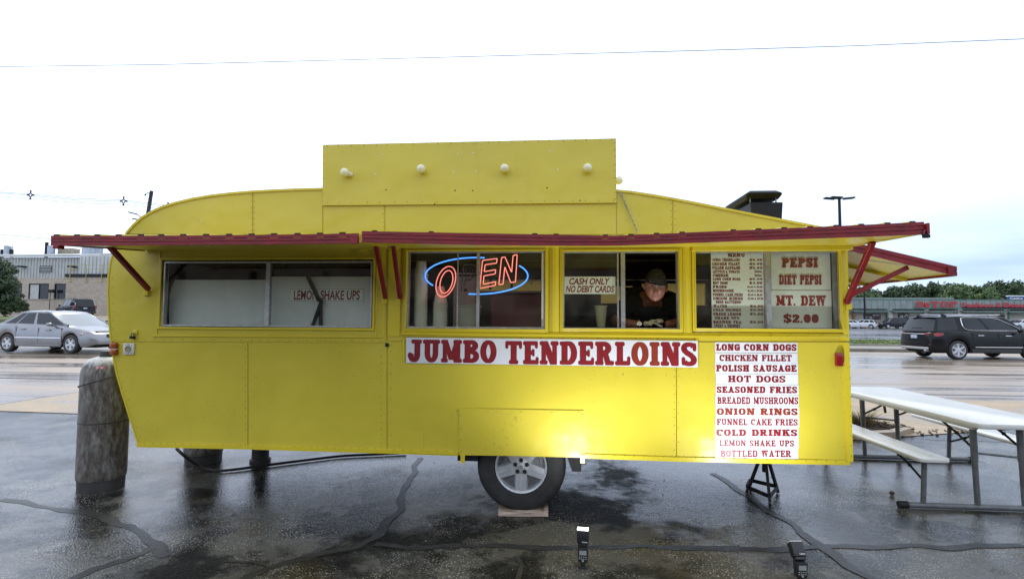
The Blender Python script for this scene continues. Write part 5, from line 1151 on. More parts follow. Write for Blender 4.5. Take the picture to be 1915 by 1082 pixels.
for k in range(4):
    a0_, a1_ = R(-75+k*6), R(-69+k*6); f3 = lambda a,r_,z: (q.x+math.cos(a)*r_,q.y+math.sin(a)*r_,z); mb.add([f3(a0_,.190*.945,1.075),f3(a1_,.190*.945,1.075),f3(a1_,.190*.90,1.098),f3(a0_,.190*.90,1.098)],[(0,1,2,3)])
mb.build('sticker', m_sig, tA)
# chain round the near cylinder
pts = []
for k in range(15):
    a = R(200+k*9); pts.append(Vector((-4.06+.194*math.cos(a),.40+.194*math.sin(a),.90+.11*(k/14)**1.3)))
pts.append(Vector((-3.78,.10,1.03)))
mb = MB(); 
for a,b in zip(pts,pts[1:]):
    for h_ in (0.25,.75):
        c = a.lerp(b,h_); dd = (b-a).normalized(); sd_ = Vector((0,0,1)) if h_ < .5 else dd.cross(Vector((0,0,1))).normalized(); mb.tube([c+dd*(math.cos(g_)*.010)+sd_*(math.sin(g_)*.006) for g_ in [2*math.pi*k/8 for k in range(8)]],.0022,4,closed=True)
mb.build('safety_chain', m_steel, label='light chain slung round the near gas cylinder', cat='chain')
mb = MB(); x_ = P(487,850,1.35).x; mb.lathe([(.105,0),(.105,.03),(.085,.04),(.085,.47)],(x_,1.35,0),(0,0,1),24); mb.build('support_post', m_foot, label='short dark round post under the trailer floor left of the wheel', cat='post', smooth=40)

# ---- signs fixed to the side
wh = mat('white_sign_sheet', (0.72,0.73,0.76), 0.38, nscale=5, namt=.06, bump=.03)
js = panel('name_board', [(760.5,630.5),(1304,637),(1304,686.5),(760.5,678)], -.0135,-.0125-.0, wh, tr, label='long white board reading JUMBO TENDERLOINS in fat red letters')
MB()
xa_, xb_ = P(762,656,0).x, P(903+25,656,0).x
def jumbo(txt, p0, p1, yt0, yb0, yt1, yb1, cols):
    a = P(p0,yb0,0); c = P(p1,yb1,0); sl_ = (c.z-a.z)/(c.x-a.x); h_ = P(p0,yt0,0).z-a.z
    L_ = slab_line(txt, a.x, c.x, a.z, a.z+h_, -.0140, gap=.045, z_slope=sl_, T=.31, t=.185, s=.085, rnd=.075, e=1.0)
    for (ch,m_),k in zip(L_,cols): m_.build('letter', k, js)
jumbo('JUMBO', 763, 929, 634,676, 636,678.5, [m_red]*5)
jumbo('TENDERLOINS', 945, 1302, 637,680, 641.5,684, [m_red]*7+[m_oran]*2+[m_red]*2)
rows = [('LONG CORN DOGS',1337,1491,639.5,659,1339,1489,1),('CHICKEN FILLET',1337,1491,659.5,678.5,1345,1480,0),('POLISH SAUSAGE',1337,1492,678.5,698,1339,1489,1),('HOT DOGS',1338,1492,698.3,718,1361,1468,0),
        ('SEASONED FRIES',1338,1493,718.5,738,1340,1490,1),('BREADED MUSHROOMS',1337,1493,738.3,758.5,1341,1492,0),('ONION RINGS',1338,1494,759,779,1340,1491,2),('FUNNEL CAKE FRIES',1337,1494,779,798,1340,1491,0),
        ('COLD DRINKS',1337,1493,798.3,818,1339,1490,1),('LEMON SHAKE-UPS',1337,1493,818.3,837,1345,1484,0),('BOTTLED WATER',1337,1492,837.2,857,1347,1479,0)]
for i,(tx,x0,x1,y0,y1,l0,l1,k) in enumerate(rows):
    dy = .0015*(i%2); st = panel('menu_strip', [(x0,y0),(x1,y0+.8),(x1,y1+.4),(x0,y1-.4)], -.0045-dy-.0002*i, -.002-dy-.0002*i, wh, tr, label='white strip reading '+tx.replace('-',' ').title() if False else 'white strip reading '+tx)
    y_ = -.0047-dy-.0002*i; sp_ = glyph(' ')[0]
    a = P(l0,y1-4.0,0); c = P(l1,y1-3.4,0); h_ = P(l0,y0+3.3,0).z-a.z
    merge(slab_line(tx, a.x, c.x, a.z, a.z+h_, y_, gap=.08, z_slope=(c.z-a.z)/(c.x-a.x), T=[.28,.32,.31][k], t=[.18,.20,.20][k], s=.075)).build('lettering', [m_red,m_red,m_oran][k], st)

# ------------------------------------------------------------------ things inside the windows
def qd(x0,y0,x1,y1,y):   # box corners on the plane y from picture corners
    a = P(x0,y0,y); b = P(x1,y1,y); return a.x, b.x, b.z, a.z
def board(label, x0,y0,x1,y1, y, m=None, name='menu_board', poly=None, cat='sign'):
    xa,xb,za,zb = qd(x0,y0,x1,y1,y); return MB().box((xa,y,za),(xb,y+.006,zb)).build(name, m or wh2, label=label, cat=cat)
wh2 = mat('menu_card', (0.88,0.88,0.85), .5, nscale=4, namt=.06)
YM = .055
t_ = thing('menu_board', 'tall menu board with prices, propped behind the left pane of the rightmost window', 'menu board', (P(1379,612,YM).x,YM,P(1379,612,YM).z))
xa,xb,za,zb = qd(1329.5,472.5,1430,613,YM); MB().box((xa,YM,za),(xb,YM+.006,zb)).build('card', wh2, t_)
M_ = []
rowsM = [('MENU',1361,1393,474,480.5,None),('JUMBO TENDERLOINS',1331.5,1384,483.5,488.5,'$5.00'),('CHICKEN FILLET',1331.5,1383.5,491,496,'$5.00'),('POLISH SAUSAGE',1332,1384,498,503.5,'$5.00'),('LETTUCE & TOMATO',1333,1383.5,505.5,510.5,'50\u00a2'),('CHEESE',1333,1361.5,512.5,517.5,'50\u00a2'),
 ('LONG CORN DOGS',1333,1384.5,519.5,524,'$5.00'),('HOT DOGS',1333,1361,526.5,531.5,'$3.00'),('FRIES',1333,1359,534,538.5,'$3.00 & $5.00'),('MUSHROOMS',1333,1372,541,546,'$3.00 & $5.00'),('FUNNEL CAKE FRIES',1333,1389,548.5,553.5,'$5.00 & $8.00'),
 ('ONION RINGS',1333.5,1389,555.5,560.5,'$3.00 & $5.00'),('BEER BATTERED',1338.5,1385.5,562.5,567,None),('WATER',1334,1360,570,574.5,'$2.00'),('COLD DRINKS',1334,1386,577,581.5,'$2.00'),('FRESH LEMON',1334,1386,584.5,589.5,'$5.00'),('SHAKE UPS',1336.5,1382.5,592,596.5,None),('BREWED TEA',1334,1386.5,599.5,604.5,'$2.00'),('SWEET & UNSWEET',1335.5,1384.5,606.5,611.5,None)]
L_ = MB(); Ly = YM-.0006
for tx,a,c,yt,yb,pr_ in rowsM:
    q, w = P(a,yb,Ly), P(c,yt,Ly)
    for _,m_ in slab_line(tx, q.x, w.x, q.z, w.z, Ly, gap=.09, T=.31, t=.20, s=.07): L_.add(m_.v,m_.f)
    if pr_:
        big = '&' not in pr_; a2 = 1427.5-(25 if big else 29)-(1 if yb < 540 else 0) + (0); c2 = 1425.5 if yb < 560 else 1427
        if '\u00a2' in pr_: a2 = 1411
        k = .25; q, w = P(a2,yb-(0.6 if big else .4),Ly), P(c2,yt+(.3 if big else .8),Ly)
        for _,m_ in slab_line(pr_, q.x, w.x, q.z, w.z, Ly, gap=.09, T=.25, t=.19, s=.07): L_.add(m_.v,m_.f)
L_.build('lettering', m_red, t_)
t_ = thing('drinks_board', 'pair of white cards listing cold drinks in large red letters behind the right pane', 'menu board', (P(1500,612,YM).x,YM,P(1500,612,YM).z))
for (y0,y1,dy,x0,x1) in ((473,542.5,.004,1442,1554.5),(543,613.5,.0,1442,1556.5)):
    xa,xb,za,zb = qd(x0,y0,x1,y1,YM); MB().box((xa,YM+dy,za),(xb,YM+dy+.005,zb)).build('card', wh2, t_)
m_or2 = mat('brick_red_vinyl', (0.33,0.022,0.014), .45, nscale=18, namt=.2)
for tx,a,c,yt,yb,kk in [('PEPSI',1462,1529.5,482,500,dict(T=.32,t=.20,s=.09,rnd=.07,e=1)),('DIET PEPSI',1457,1536,514,532,dict(T=.30,t=.20,s=.08)),('MT. DEW',1451.5,1544,552.5,571,dict(T=.30,t=.18,s=.10)),('$2.00',1465.5,1531,587.5,603,dict(T=.34,t=.18,s=.08,e=1))]:
    y_ = YM-.0006; q, w = P(a,yb,y_), P(c,yt,y_); merge(slab_line(tx, q.x, w.x, q.z, w.z, y_, gap=.06, **kk)).build('lettering', m_or2, t_)
# cash only card stuck inside the left pane of the third window
t_ = thing('cash_notice', 'white card with red slanted letters about cash, behind the left pane beside the man', 'sign', (P(1103,549,.03).x,.03,P(1103,549,.03).z))
xa,xb,za,zb = qd(1055.5,517,1151,549.5,.03); MB().box((xa,.030,za),(xb,.034,zb)).build('card', wh2, t_)
for tx,a,c,yt,yb in (('CASH ONLY',1064.5,1141,519.5,532),('NO DEBIT CARDS',1058,1148.5,534,546.5)):
    q, w = P(a,yb,.029), P(c,yt,.029); sans(tx, q.x, q.z, w.x, w.z, .0292, m_red, 'lettering', t_, bold=.03, shear=.25)
# white boards in the left window with the lemonade notice
m_bd = mat('greyed_white_board', (0.80,0.80,0.79), .45, nscale=3, namt=.12)
c = [(316,608),(315.5,575),(317,550),(321,535),(327,523),(500,523),(500,609)]
mb = MB(); q = [P(a,b,.10) for a,b in c]; mb.prism([(p.x,p.z) for p in q], .10, .112, lambda u,v_,w: (u,w,v_)); mb.build('backing_board', m_bd, label='large off-white panel with a rounded corner standing behind the left pane of the leftmost window', cat='panel', bevel=.002)
mb = MB(); q = [P(a,b,.09) for a,b in [(506.5,610),(506.5,517),(694,517),(694,610)]]; mb.prism([(p.x,p.z) for p in q], .09, .102, lambda u,v_,w: (u,w,v_)); mb.build('backing_board', m_bd, label='off-white panel behind the right pane of the leftmost window, carrying the lemon notice', cat='panel', bevel=.002)
t_ = thing('lemon_notice', 'framed notice with red capitals on the white panel, partly hidden by black legs', 'sign', (P(611,565,.086).x,.086,P(611,565,.086).z))
xa,xb,za,zb = qd(541,538,680,564.5,.084); MB().box((xa,.084,za),(xb,.0885,zb)).build('card', wh2, t_)
mb = MB()
for (a,b_,c_,d_) in ((xa+.006,xb-.006,zb-.010,zb-.007),(xa+.006,xb-.006,za+.007,za+.010),(xa+.006,xa+.009,za+.010,zb-.010),(xb-.009,xb-.006,za+.010,zb-.010)): mb.box((a,.0832,c_),(b_,.0838,d_))
mb.build('border_line', mat('gold_line',(0.25,0.2,0.1),.5,nscale=9,namt=.2), t_)
for tx,a,c_ in (('LEMON',549,594),('SHAKE UPS',599,673)): q, w = P(a,560.5,.083), P(c_,542.5,.083); sans(tx, q.x, q.z, w.x, w.z, .0828, m_red, 'lettering', t_, bold=.025, shear=.05)
t_ = thing('folding_stand', 'black bent legs of a folded stand leaning in front of the lemon notice', 'stand', (P(590,608,.06).x,.06,P(590,608,.06).z))
def flatbar(pts, w, y, nm):
    mb = MB(); q = [P(a,b,y) for a,b in pts]
    for a,b in zip(q,q[1:]):
        d = (b-a).normalized(); n_ = Vector((-d.z,0,d.x))*w/2; cc = [a+n_,a-n_,b-n_,b+n_]; mb.hexa([(p.x,y-.006,p.z) for p in cc],[(p.x,y+.006,p.z) for p in cc])
    return mb.build(nm, m_black, t_)
flatbar([(575,516),(597,562)], .030, .065, 'leg'); flatbar([(600,561),(599.5,609)], .026, .066, 'leg'); flatbar([(602,561),(585,609)], .028, .050, 'leg')
# second window: cups, tub, red cooler, neon sign
m_cup = mat('foam_cup', (0.84,0.81,0.72), .55, nscale=20, namt=.06)
def cup_mesh(r0, r1, h):
    mb = MB(); mb.lathe([(r0*.9,0),(r0,.004),(r1,h-.008),(r1*1.12,h-.007),(r1*1.12,h),(r1*.97,h),(r0*.93,.012),(.001,.012)],(0,0,0),(0,0,1),20); return mb
def cup_stack(px_, y, n, step, r0, r1, h, up, label, group):
    z0 = P(px_,611,y).z; x = P(px_,611,y).x; first = None
    for k in range(n):
        if first is None:
            mb = cup_mesh(r0,r1,h); o = mb.build('foam_cup', m_cup, label=label, cat='cup', group=group, smooth=40); first = o
        else: o = first.copy(); sc.collection.objects.link(o)
        if up: o.location = (x,y,z0+step*k); 
        else: o.location = (x,y,z0+h+step*k); o.rotation_euler = (math.pi,0,0)
        if k == 0: o['label'] = 'lowest ' + label.replace(' in the',' of the').replace(' beneath',' just beneath') if False else ('bottom cup of the tall foam stack at the left of the second window' if 'tall' in group else 'bottom cup of the shorter foam stack beneath the neon O')
        elif k == n-1: o['label'] = 'topmost cup of the tall foam stack at the left of the second window' if 'tall' in group else 'topmost cup of the shorter foam stack beneath the neon O'
        else: o['label'] = label
        o.location.x += random.uniform(-.0015,.0015)
cup_stack(786,.13,19,.0235,.038,.053,.115,False,'white foam cup in the tall upside down stack at the left of the second window','cups in the tall stack')
cup_stack(823,.14,9,.024,.030,.056,.14,False,'white foam cup in the shorter tapering stack beneath the neon letter O','cups in the short stack')
mb = cup_mesh(.032,.048,.17); q = P(1124,611,.14); o = mb.build('plastic_cup', mat('cream_plastic',(0.60,0.56,0.36),.4,nscale=9,namt=.06), label='single cream cup standing behind the cash notice pane', cat='cup', smooth=40); o.location = (q.x,.14,q.z)
q = P(876,611,.17); mb = MB(); mb.lathe([(.085,0),(.095,.16),(.108,.165),(.108,.175),(.098,.178),(.09,.02),(.001,.02)],(q.x,.17,q.z),(0,0,1),24); mb.build('plastic_tub', mat('clear_tub',(0.50,0.48,0.38),.35,nscale=7,namt=.1), label='pale plastic tub with a rim standing right of the cup stacks', cat='tub', smooth=40)
MB().box((X(905),.44,zsill-.3),(X(1030)+.10,.9,P(960,551,.44).z)).build('red_cooler', mat('red_cooler_paint',(0.14,0.010,0.010),.4,nscale=5,namt=.3), label='dark red cooler box filling the lower right of the second window', cat='cooler', bevel=.01)
a = P(900,547,1.2); b = P(1010,534,1.2); mb = MB(); mb.box((a.x,1.2,a.z),(b.x+.1,1.6,a.z+.02)); mb.build('steel_shelf', m_alu, label='bright steel shelf above the red cooler', cat='shelf')
for px_ in (917,957): 
    q = P(px_,530,1.25); MB().box((q.x-.012,1.24,P(px_,541,1.25).z),(q.x+.012,1.26,P(px_,516,1.25).z)).build('shelf_bracket_rod', m_dark, label='dark hanging rod at the %s end of the steel shelf' % ('left' if px_ < 930 else 'right'), cat='rod')
MB().box((X(770),D-.12,1.72),(X(1040),D-.09,1.86)).build('yellow_wall_strip', m_win_y, tr)
q = P(868,580,.5); MB().box((q.x-.10,.5,zsill),(q.x+.10,.62,P(868,510,.5).z)).build('paper_roll_box', m_bone, label='cream carton standing behind the plastic tub', cat='carton', bevel=.004)
# neon sign
m_nr = mat('neon_red', (0.5,0.05,0.04), .4, emit=(1.0,0.085,0.075), estr=1.15, nscale=4, namt=.05)
m_nc = mat('neon_red_core', (0.5,0.2,0.15), .4, emit=(1.0,0.44,0.36), estr=1.1, nscale=4, namt=.05)
m_nb = mat('neon_blue', (0.02,0.1,0.5), .4, emit=(0.04,0.22,1.0), estr=2.0, nscale=4, namt=.05)
m_nbc = mat('neon_blue_core', (0.2,0.4,0.6), .4, emit=(0.12,0.45,1.0), estr=1.3, nscale=4, namt=.05)
m_off = mat('unlit_tube', (0.09,0.10,0.09), .15, nscale=4, namt=.1)
YN = .075
ne = thing('neon_sign', 'glowing neon OPEN sign hanging in the second window, letter P unlit', 'neon sign', (P(890,560,YN).x,YN,P(890,560,YN).z))
def cp(x, y): return P(720+x/4.918, 420+y/4.918, YN)
def neon(name, pts, m, r=.0035, closed=False, lbl=None): return MB().tube([Vector(p) for p in pts], r, 8, closed=closed).build(name, m, ne, smooth=60, label=lbl)
def two(name, pts, closed=True):
    o = neon(name, pts, m_nr, .0046, closed); fr_ = [Vector(p)+Vector((0,-.0042,0)) for p in pts]; t2 = MB().tube(fr_, .0026, 6, closed=closed).build('tube_core', m_nc, o, smooth=60); return o
def oval(cx, cy, rx, ry, tilt, n=32):
    o = []
    for k in range(n):
        a = 2*math.pi*k/n; u, w = rx*math.cos(a), ry*math.sin(a); o.append(cp(cx+u+tilt*-w, cy+w))
    return o
two('letter', oval(560,523,86,140,.22)); two('letter', oval(565,525,56,104,.20))
def poly(pts, n=5):
    q = [cp(*p) for p in pts]; o = []
    for i in range(len(q)):
        a, b = q[i], q[(i+1)%len(q)]
        for k in range(n):
            s = (.04+.92*k/(n-1)); o.append(a.lerp(b,s))
    return o
two('letter', poly([(897,328),(1032,311),(1026,353),(921,368),(913,432),(1018,413),(1013,452),(910,470),(904,548),(1019,523),(1015,557),(872,586)]))
two('letter', poly([(1072,302),(1104,297),(1165,440),(1178,284),(1216,275),(1200,526),(1156,531),(1102,385),(1086,546),(1047,551)]))
neon('letter', [cp(*p) for p in [(700,610),(712,500),(722,380),(740,368),(800,365),(832,385),(838,425),(820,475),(780,505),(735,515)]], m_off, .006, False, 'unlit grey letter P')
neon('letter', [cp(*p) for p in [(730,600),(738,520),(748,400),(790,392),(815,420),(800,460),(765,485),(742,490)]], m_off, .004)
for a0,a1 in ((217,-82+360-0),(0,0)):
    pass
def earc(a0, a1, n=26):
    return [cp(842+472*math.cos(R(a0+(a1-a0)*k/n)), 470+168*math.sin(R(a0+(a1-a0)*k/n))) for k in range(n+1)]
for a0,a1 in ((148,279),(-34,99)):
    p_ = earc(a0,a1); o = neon('blue_tube', p_, m_nb, .0058); MB().tube([Vector(v)+Vector((0,-.0044,0)) for v in p_], .0026, 6).build('tube_core', m_nbc, o, smooth=60)
q0, q1 = cp(400,330), cp(1290,600); MB().box((q0.x+.05,YN+.022,(q0.z+q1.z)/2-.008),(q1.x-.05,YN+.030,(q0.z+q1.z)/2+.008)).build('backing_bar', m_black, ne)
for xx in (735,1350,600): 
    q = cp(xx if xx<1300 else 1330,600 if xx < 1300 else 480); MB().box((q.x-.012,YN+.012,q.z-.012),(q.x+.012,YN+.04,q.z+.014)).build('transformer' if xx == 735 else 'tube_holder', m_black, ne, bevel=.002)
neon('cable', [cp(*p) for p in [(1320,520),(1345,550),(1360,505),(1385,480),(1345,495),(1375,515),(1440,485)]], m_black, .003)

# ------------------------------------------------------------------ the man at the window
m_skin = mat('skin', (0.27,0.115,0.070), .5, nscale=24, col2=(0.19,0.068,0.042), bump=.12, bscale=60)
m_shirt = mat('black_shirt_cloth', (0.012,0.012,0.012), .9, nscale=30, namt=.3, bump=.4, bscale=12)
m_glove = mat('thin_clear_glove', (0.55,0.50,0.40), .35, nscale=20, namt=.15, bump=.3, bscale=50)
m_band = bpy.data.materials.new('black_patterned_bandana'); m_band.use_nodes = True; t = m_band.node_tree; b = t.nodes['Principled BSDF']; g = nn(t,'ShaderNodeTexCoord'); v_ = nn(t,'ShaderNodeTexVoronoi', Scale=48.0); t.links.new(g.outputs['Object'], v_.inputs['Vector'])
n1 = nn(t,'ShaderNodeTexNoise', Scale=26, Detail=2); t.links.new(g.outputs['Object'], n1.inputs['Vector'])
c = ramp(t, v_.outputs['Distance'], [(0.0,(0.70,0.62,0.52)),(0.26,(0.010,0.009,0.009))]); c = mixc(t, ramp(t,n1.outputs['Fac'],[(0.50,v3(0)),(0.62,v3(1))]), (0.010,0.010,0.010), c); t.links.new(c, b.inputs['Base Color']); b.inputs['Roughness'].default_value = .8
hc = P(1226,536,.12)      # centre of the head
pm = thing('person', 'heavy set man in black shirt and patterned bandana leaning at the open window', 'person', (hc.x,.6,.5))
def skin_obj(name, verts, edges, m, parent, sub=2):
    me = bpy.data.meshes.new('tmp'); off = OFF[parent.name]
    me.from_pydata([tuple(Vector(v[:3])-off) for v in verts], edges, []); o = bpy.data.objects.new('tmp', me); sc.collection.objects.link(o)
    md = o.modifiers.new('s','SKIN'); md.use_smooth_shade = True
    for i,v in enumerate(verts): 
        sv = me.skin_vertices[0].data[i]; rr = v[3]; sv.radius = rr if isinstance(rr,tuple) else (rr,rr); sv.use_root = (i == 0)
    s_ = o.modifiers.new('u','SUBSURF'); s_.levels = sub; s_.render_levels = sub
    dg = bpy.context.evaluated_depsgraph_get(); m2 = bpy.data.meshes.new_from_object(o.evaluated_get(dg)); bpy.data.objects.remove(o)
    m2.name = name; m2.materials.clear(); m2.materials.append(m)
    for p in m2.polygons: p.use_smooth = True
    r = bpy.data.objects.new(name, m2); sc.collection.objects.link(r); r.parent = parent; OFF[r.name] = off; return r
x = hc.x-.015; zk = zsill
shl = P(1183,556,.30); shr = P(1262,560,.30)
wl = Vector((P(1191,607,.14).x,.14,zk+.028)); el = Vector((P(1150,604,.24).x,.26,zk+.045)); wr_ = Vector((P(1248,610,.15).x,.17,zk+.03)); er = Vector((P(1282,604,.25).x,.28,zk+.045))
vb = [(x,.80,1.42,.15),(x,.68,1.50,(.19,.15)),(x,.52,1.60,(.21,.15)),(x-.005,.40,1.64,(.16,.11)),(x,.31,1.68,(.075,.07)),(hc.x-.005,.23,1.735,.062),(hc.x,.17,1.80,.060),
      (shl.x+.01,.38,1.64,.055),(el.x-.01,el.y,el.z+.02,.050),(wl.x-.03,wl.y+.01,wl.z+.01,.034),(wl.x+.03,wl.y-.01,wl.z+.004,.032),
      (shr.x-.01,.38,1.64,.055),(er.x+.01,er.y,er.z+.02,.050),(wr_.x+.02,wr_.y,wr_.z+.01,.034),(wr_.x-.02,wr_.y-.02,wr_.z+.004,.032),
      (x-.10,.80,1.38,.11),(x-.12,.76,.98,.08),(x-.12,.80,.58,.055),(x-.12,.70,.545,.045),(x+.10,.80,1.38,.11),(x+.12,.74,.98,.08),(x+.12,.80,.58,.055),(x+.12,.70,.545,.045)]
eb = [(0,1),(1,2),(2,3),(3,4),(4,5),(5,6),(4,7),(7,8),(8,9),(9,10),(4,11),(11,12),(12,13),(13,14),(0,15),(15,16),(16,17),(17,18),(0,19),(19,20),(20,21),(21,22)]
body = skin_obj('body', vb, eb, m_skin, pm)
# shirt over torso and upper arms
vs_ = [(x,.80,1.44,.175),(x,.68,1.51,(.215,.175)),(x,.52,1.61,(.235,.175)),(x-.005,.38,1.675,(.215,.155)),(x-.005,.32,1.70,(.15,.115)),(x-.002,.285,1.735,.088),
       (shl.x-.004,.36,1.655,.108),(el.x*.72+shl.x*.28-.01,.29,zk+.115,.082),(el.x+.005,.27,zk+.085,.070),(shr.x+.000,.36,1.655,.108),(er.x*.72+shr.x*.28+.01,.29,zk+.115,.082),(er.x-.005,.27,zk+.085,.070),(x-.01,.30,1.60,.13),(x-.03,.235,1.655,.075)]
skin_obj('shirt', vs_, [(0,1),(1,2),(2,3),(3,4),(4,5),(4,6),(6,7),(7,8),(4,9),(9,10),(10,11),(3,12),(12,13)], m_shirt, body)
skin_obj('trousers', [(x,.80,1.40,.165),(x-.10,.80,1.34,.13),(x-.12,.76,.98,.095),(x-.12,.80,.62,.075),(x+.10,.80,1.34,.13),(x+.12,.74,.98,.095),(x+.12,.80,.62,.075)], [(0,1),(1,2),(2,3),(0,4),(4,5),(5,6)], mat('dark_trousers',(0.03,0.035,0.05),.9,nscale=20,namt=.3), body)
# V neck of bare skin
# head: sphere shaped into a skull and face, turned down a little and to the side
def head(c, tilt, turn, roll_):
    n, m_ = 56, 44; v = []; f = []; rx, ry, rz = .083, .102, .130
    Mh = Matrix.Rotation(turn,4,'Z') @ Matrix.Rotation(tilt,4,'X') @ Matrix.Rotation(roll_,4,'Y')
    def bump_(x, z, cx, cz, sx, sz): return math.exp(-((x-cx)/sx)**2-((z-cz)/sz)**2)
    for i in range(m_+1):
        ph = math.pi*i/m_
        for k in range(n):
            th = 2*math.pi*k/n; px_, py_, pz_ = math.sin(ph)*math.sin(th), -math.sin(ph)*math.cos(th), math.cos(ph)
            x_, y_, z_ = px_*rx, py_*ry, pz_*rz
            if z_ < 0: x_ *= 1-.20*(z_/rz)**2; y_ *= 1-.12*(z_/rz)**2           # jaw
            if z_ < -.03 and py_ > .1: y_ *= .80
            if py_ < 0:
                w = min(1,-py_*1.6)
                y_ += .006*w*bump_(0,z_,0,-.02,1,.06)
                y_ -= w*.010*bump_(x_,z_,0,.030,.05,.010)                        # brow
                for s in (-1,1):
                    y_ += w*.013*bump_(x_,z_,s*.031,.010,.018,.013)              # eye sockets
                    y_ -= w*.005*bump_(x_,z_,s*.031,.008,.009,.006)              # lids
                    y_ -= w*.006*bump_(x_,z_,s*.040,-.022,.020,.018)             # cheeks
                    y_ += w*.004*bump_(x_,z_,s*.026,-.043,.006,.020)             # folds
                    y_ -= w*.007*bump_(x_,z_,s*.012,-.036,.007,.007)             # nostrils
                y_ -= w*(.022*bump_(x_,z_,0,-.030,.011,.013)+.011*bump_(x_,z_,0,-.004,.008,.026)) # nose
                y_ -= w*(.006*bump_(x_,z_,0,-.060,.024,.0045)+.006*bump_(x_,z_,0,-.073,.020,.005)) # lips
                y_ += w*.006*bump_(x_,z_,0,-.066,.024,.0022)                     # mouth line
                y_ -= w*.010*bump_(x_,z_,0,-.100,.024,.016)                      # chin
            v.append(c+Mh @ Vector((x_,y_,z_)))
    for i in range(m_): f += [(i*n+k,i*n+(k+1)%n,(i+1)*n+(k+1)%n,(i+1)*n+k) for k in range(n)]
    return v, f, Mh
hv, hf, Mh = head(hc, R(9), R(-9), R(5))
mb = MB(); mb.add(hv,hf); hd = mb.build('head', m_skin, body, smooth=80)
for s in (-1,1):
    mb = MB(); mb.ball(hc+Mh@Vector((s*.085,.006,-.008)), .030, (.30,.62,1.0), 12, 8, 0, Mh.to_3x3().to_4x4()); mb.build('ear', m_skin, hd, smooth=80) if False else None
    e_ = MB(); e_.ball(hc+Mh@Vector((s*.031,-.0855,.011)), .0095, n=12, m=8); e_.build('eye', mat('eye_white',(0.22,0.18,0.15),.2,nscale=9,namt=.1), pm, smooth=80)
    e_ = MB(); e_.ball(hc+Mh@Vector((s*.031,-.0915,.010)), .0048, n=10, m=6); e_.build('iris', mat('dark_iris',(0.02,0.015,0.012),.1,nscale=9,namt=.1), pm, smooth=80)
    e_ = MB(); e_.ball(hc+Mh@Vector((s*.085,.010,-.006)), .030, (.34,.62,1.0), 12, 8, 0, Mh.to_3x3().to_4x4()); e_.build('ear', m_skin, pm, smooth=80)
    e_ = MB(); p_ = [hc+Mh@Vector((s*(.016+.030*k/4),-.0995+.006*(k/4)**2+.002,.026+.004*math.sin(k/4*3.1))) for k in range(5)]; e_.tube(p_, [.0018,.0032,.0032,.0026,.0012],6); e_.build('eyebrow', mat('grey_brow_hair',(0.12,0.09,0.07),.9,nscale=50,namt=.3), pm, smooth=80)
gl_ = [MB(), None]
for s in (-1,1): gl_[0].tube([hc+Mh@Vector((s*.033+.024*math.cos(R(k)),-.108+.004*abs(math.cos(R(k))),.004+.017*math.sin(R(k)))) for k in range(0,360,24)],.0013,5,closed=True); gl_[0].tube([hc+Mh@Vector((s*.057,-.102,.010)),hc+Mh@Vector((s*.078,-.070,.012)),hc+Mh@Vector((s*.088,.0,.012))],.0013,5)
gl_[0].tube([hc+Mh@Vector((u,-.112,.008)) for u in (-.009,0,.009)],.0013,5); gl_[0].build('spectacles', m_steel, pm, smooth=60)
mb = MB(); mb.tube([hc+Mh@Vector((u,-.0965-.004*(1-(u/.026)**2),-.0660+.0015*abs(u)/.026)) for u in (-.026,-.013,0,.013,.026)],[.0008,.0022,.0026,.0022,.0008],6); mb.build('mouth', mat('lip_shadow',(0.06,0.02,0.015),.6,nscale=9,namt=.2), pm, smooth=60)
# bandana: skull cap with a rolled edge that dips over one temple
n, m_ = 40, 14; v = []; f = []
for i in range(m_+1):
    for k in range(n):
        th = 2*math.pi*k/n; fr_ = -math.cos(th); lim = R(70)+R(10)*(-fr_)+R(6)*math.sin(th)*(1 if math.sin(th) > 0 else .3); ph = lim*i/m_
        rr = 1.085+.015*math.sin(5*th+ph*4); v.append(hc+Mh@Vector((.083*rr*math.sin(ph)*math.sin(th),-.104*rr*math.sin(ph)*math.cos(th),.130*rr*math.cos(ph)+.004)))
for i in range(m_): f += [(i*n+k,i*n+(k+1)%n,(i+1)*n+(k+1)%n,(i+1)*n+k) for k in range(n)]
mb = MB(); mb.add(v,f); mb.build('bandana', m_band, pm, smooth=80)
mb = MB(); mb.tube([Vector(p)*1.0 for p in v[-n:]], .0048, 6, closed=True); mb.build('bandana_edge', m_shirt, pm, smooth=60)
mb = MB(); mb.ball(hc+Mh@Vector((.0,.112,.01)),.022,(1.2,.8,1),10,6); mb.hexa([hc+Mh@Vector(p) for p in ((-.012,.12,0),(.012,.12,0),(.02,.15,-.10),(-.01,.15,-.10))],[hc+Mh@Vector(p) for p in ((-.012,.126,0),(.012,.126,0),(.02,.156,-.10),(-.01,.156,-.10))]); mb.build('bandana_knot', m_band, pm, smooth=60)
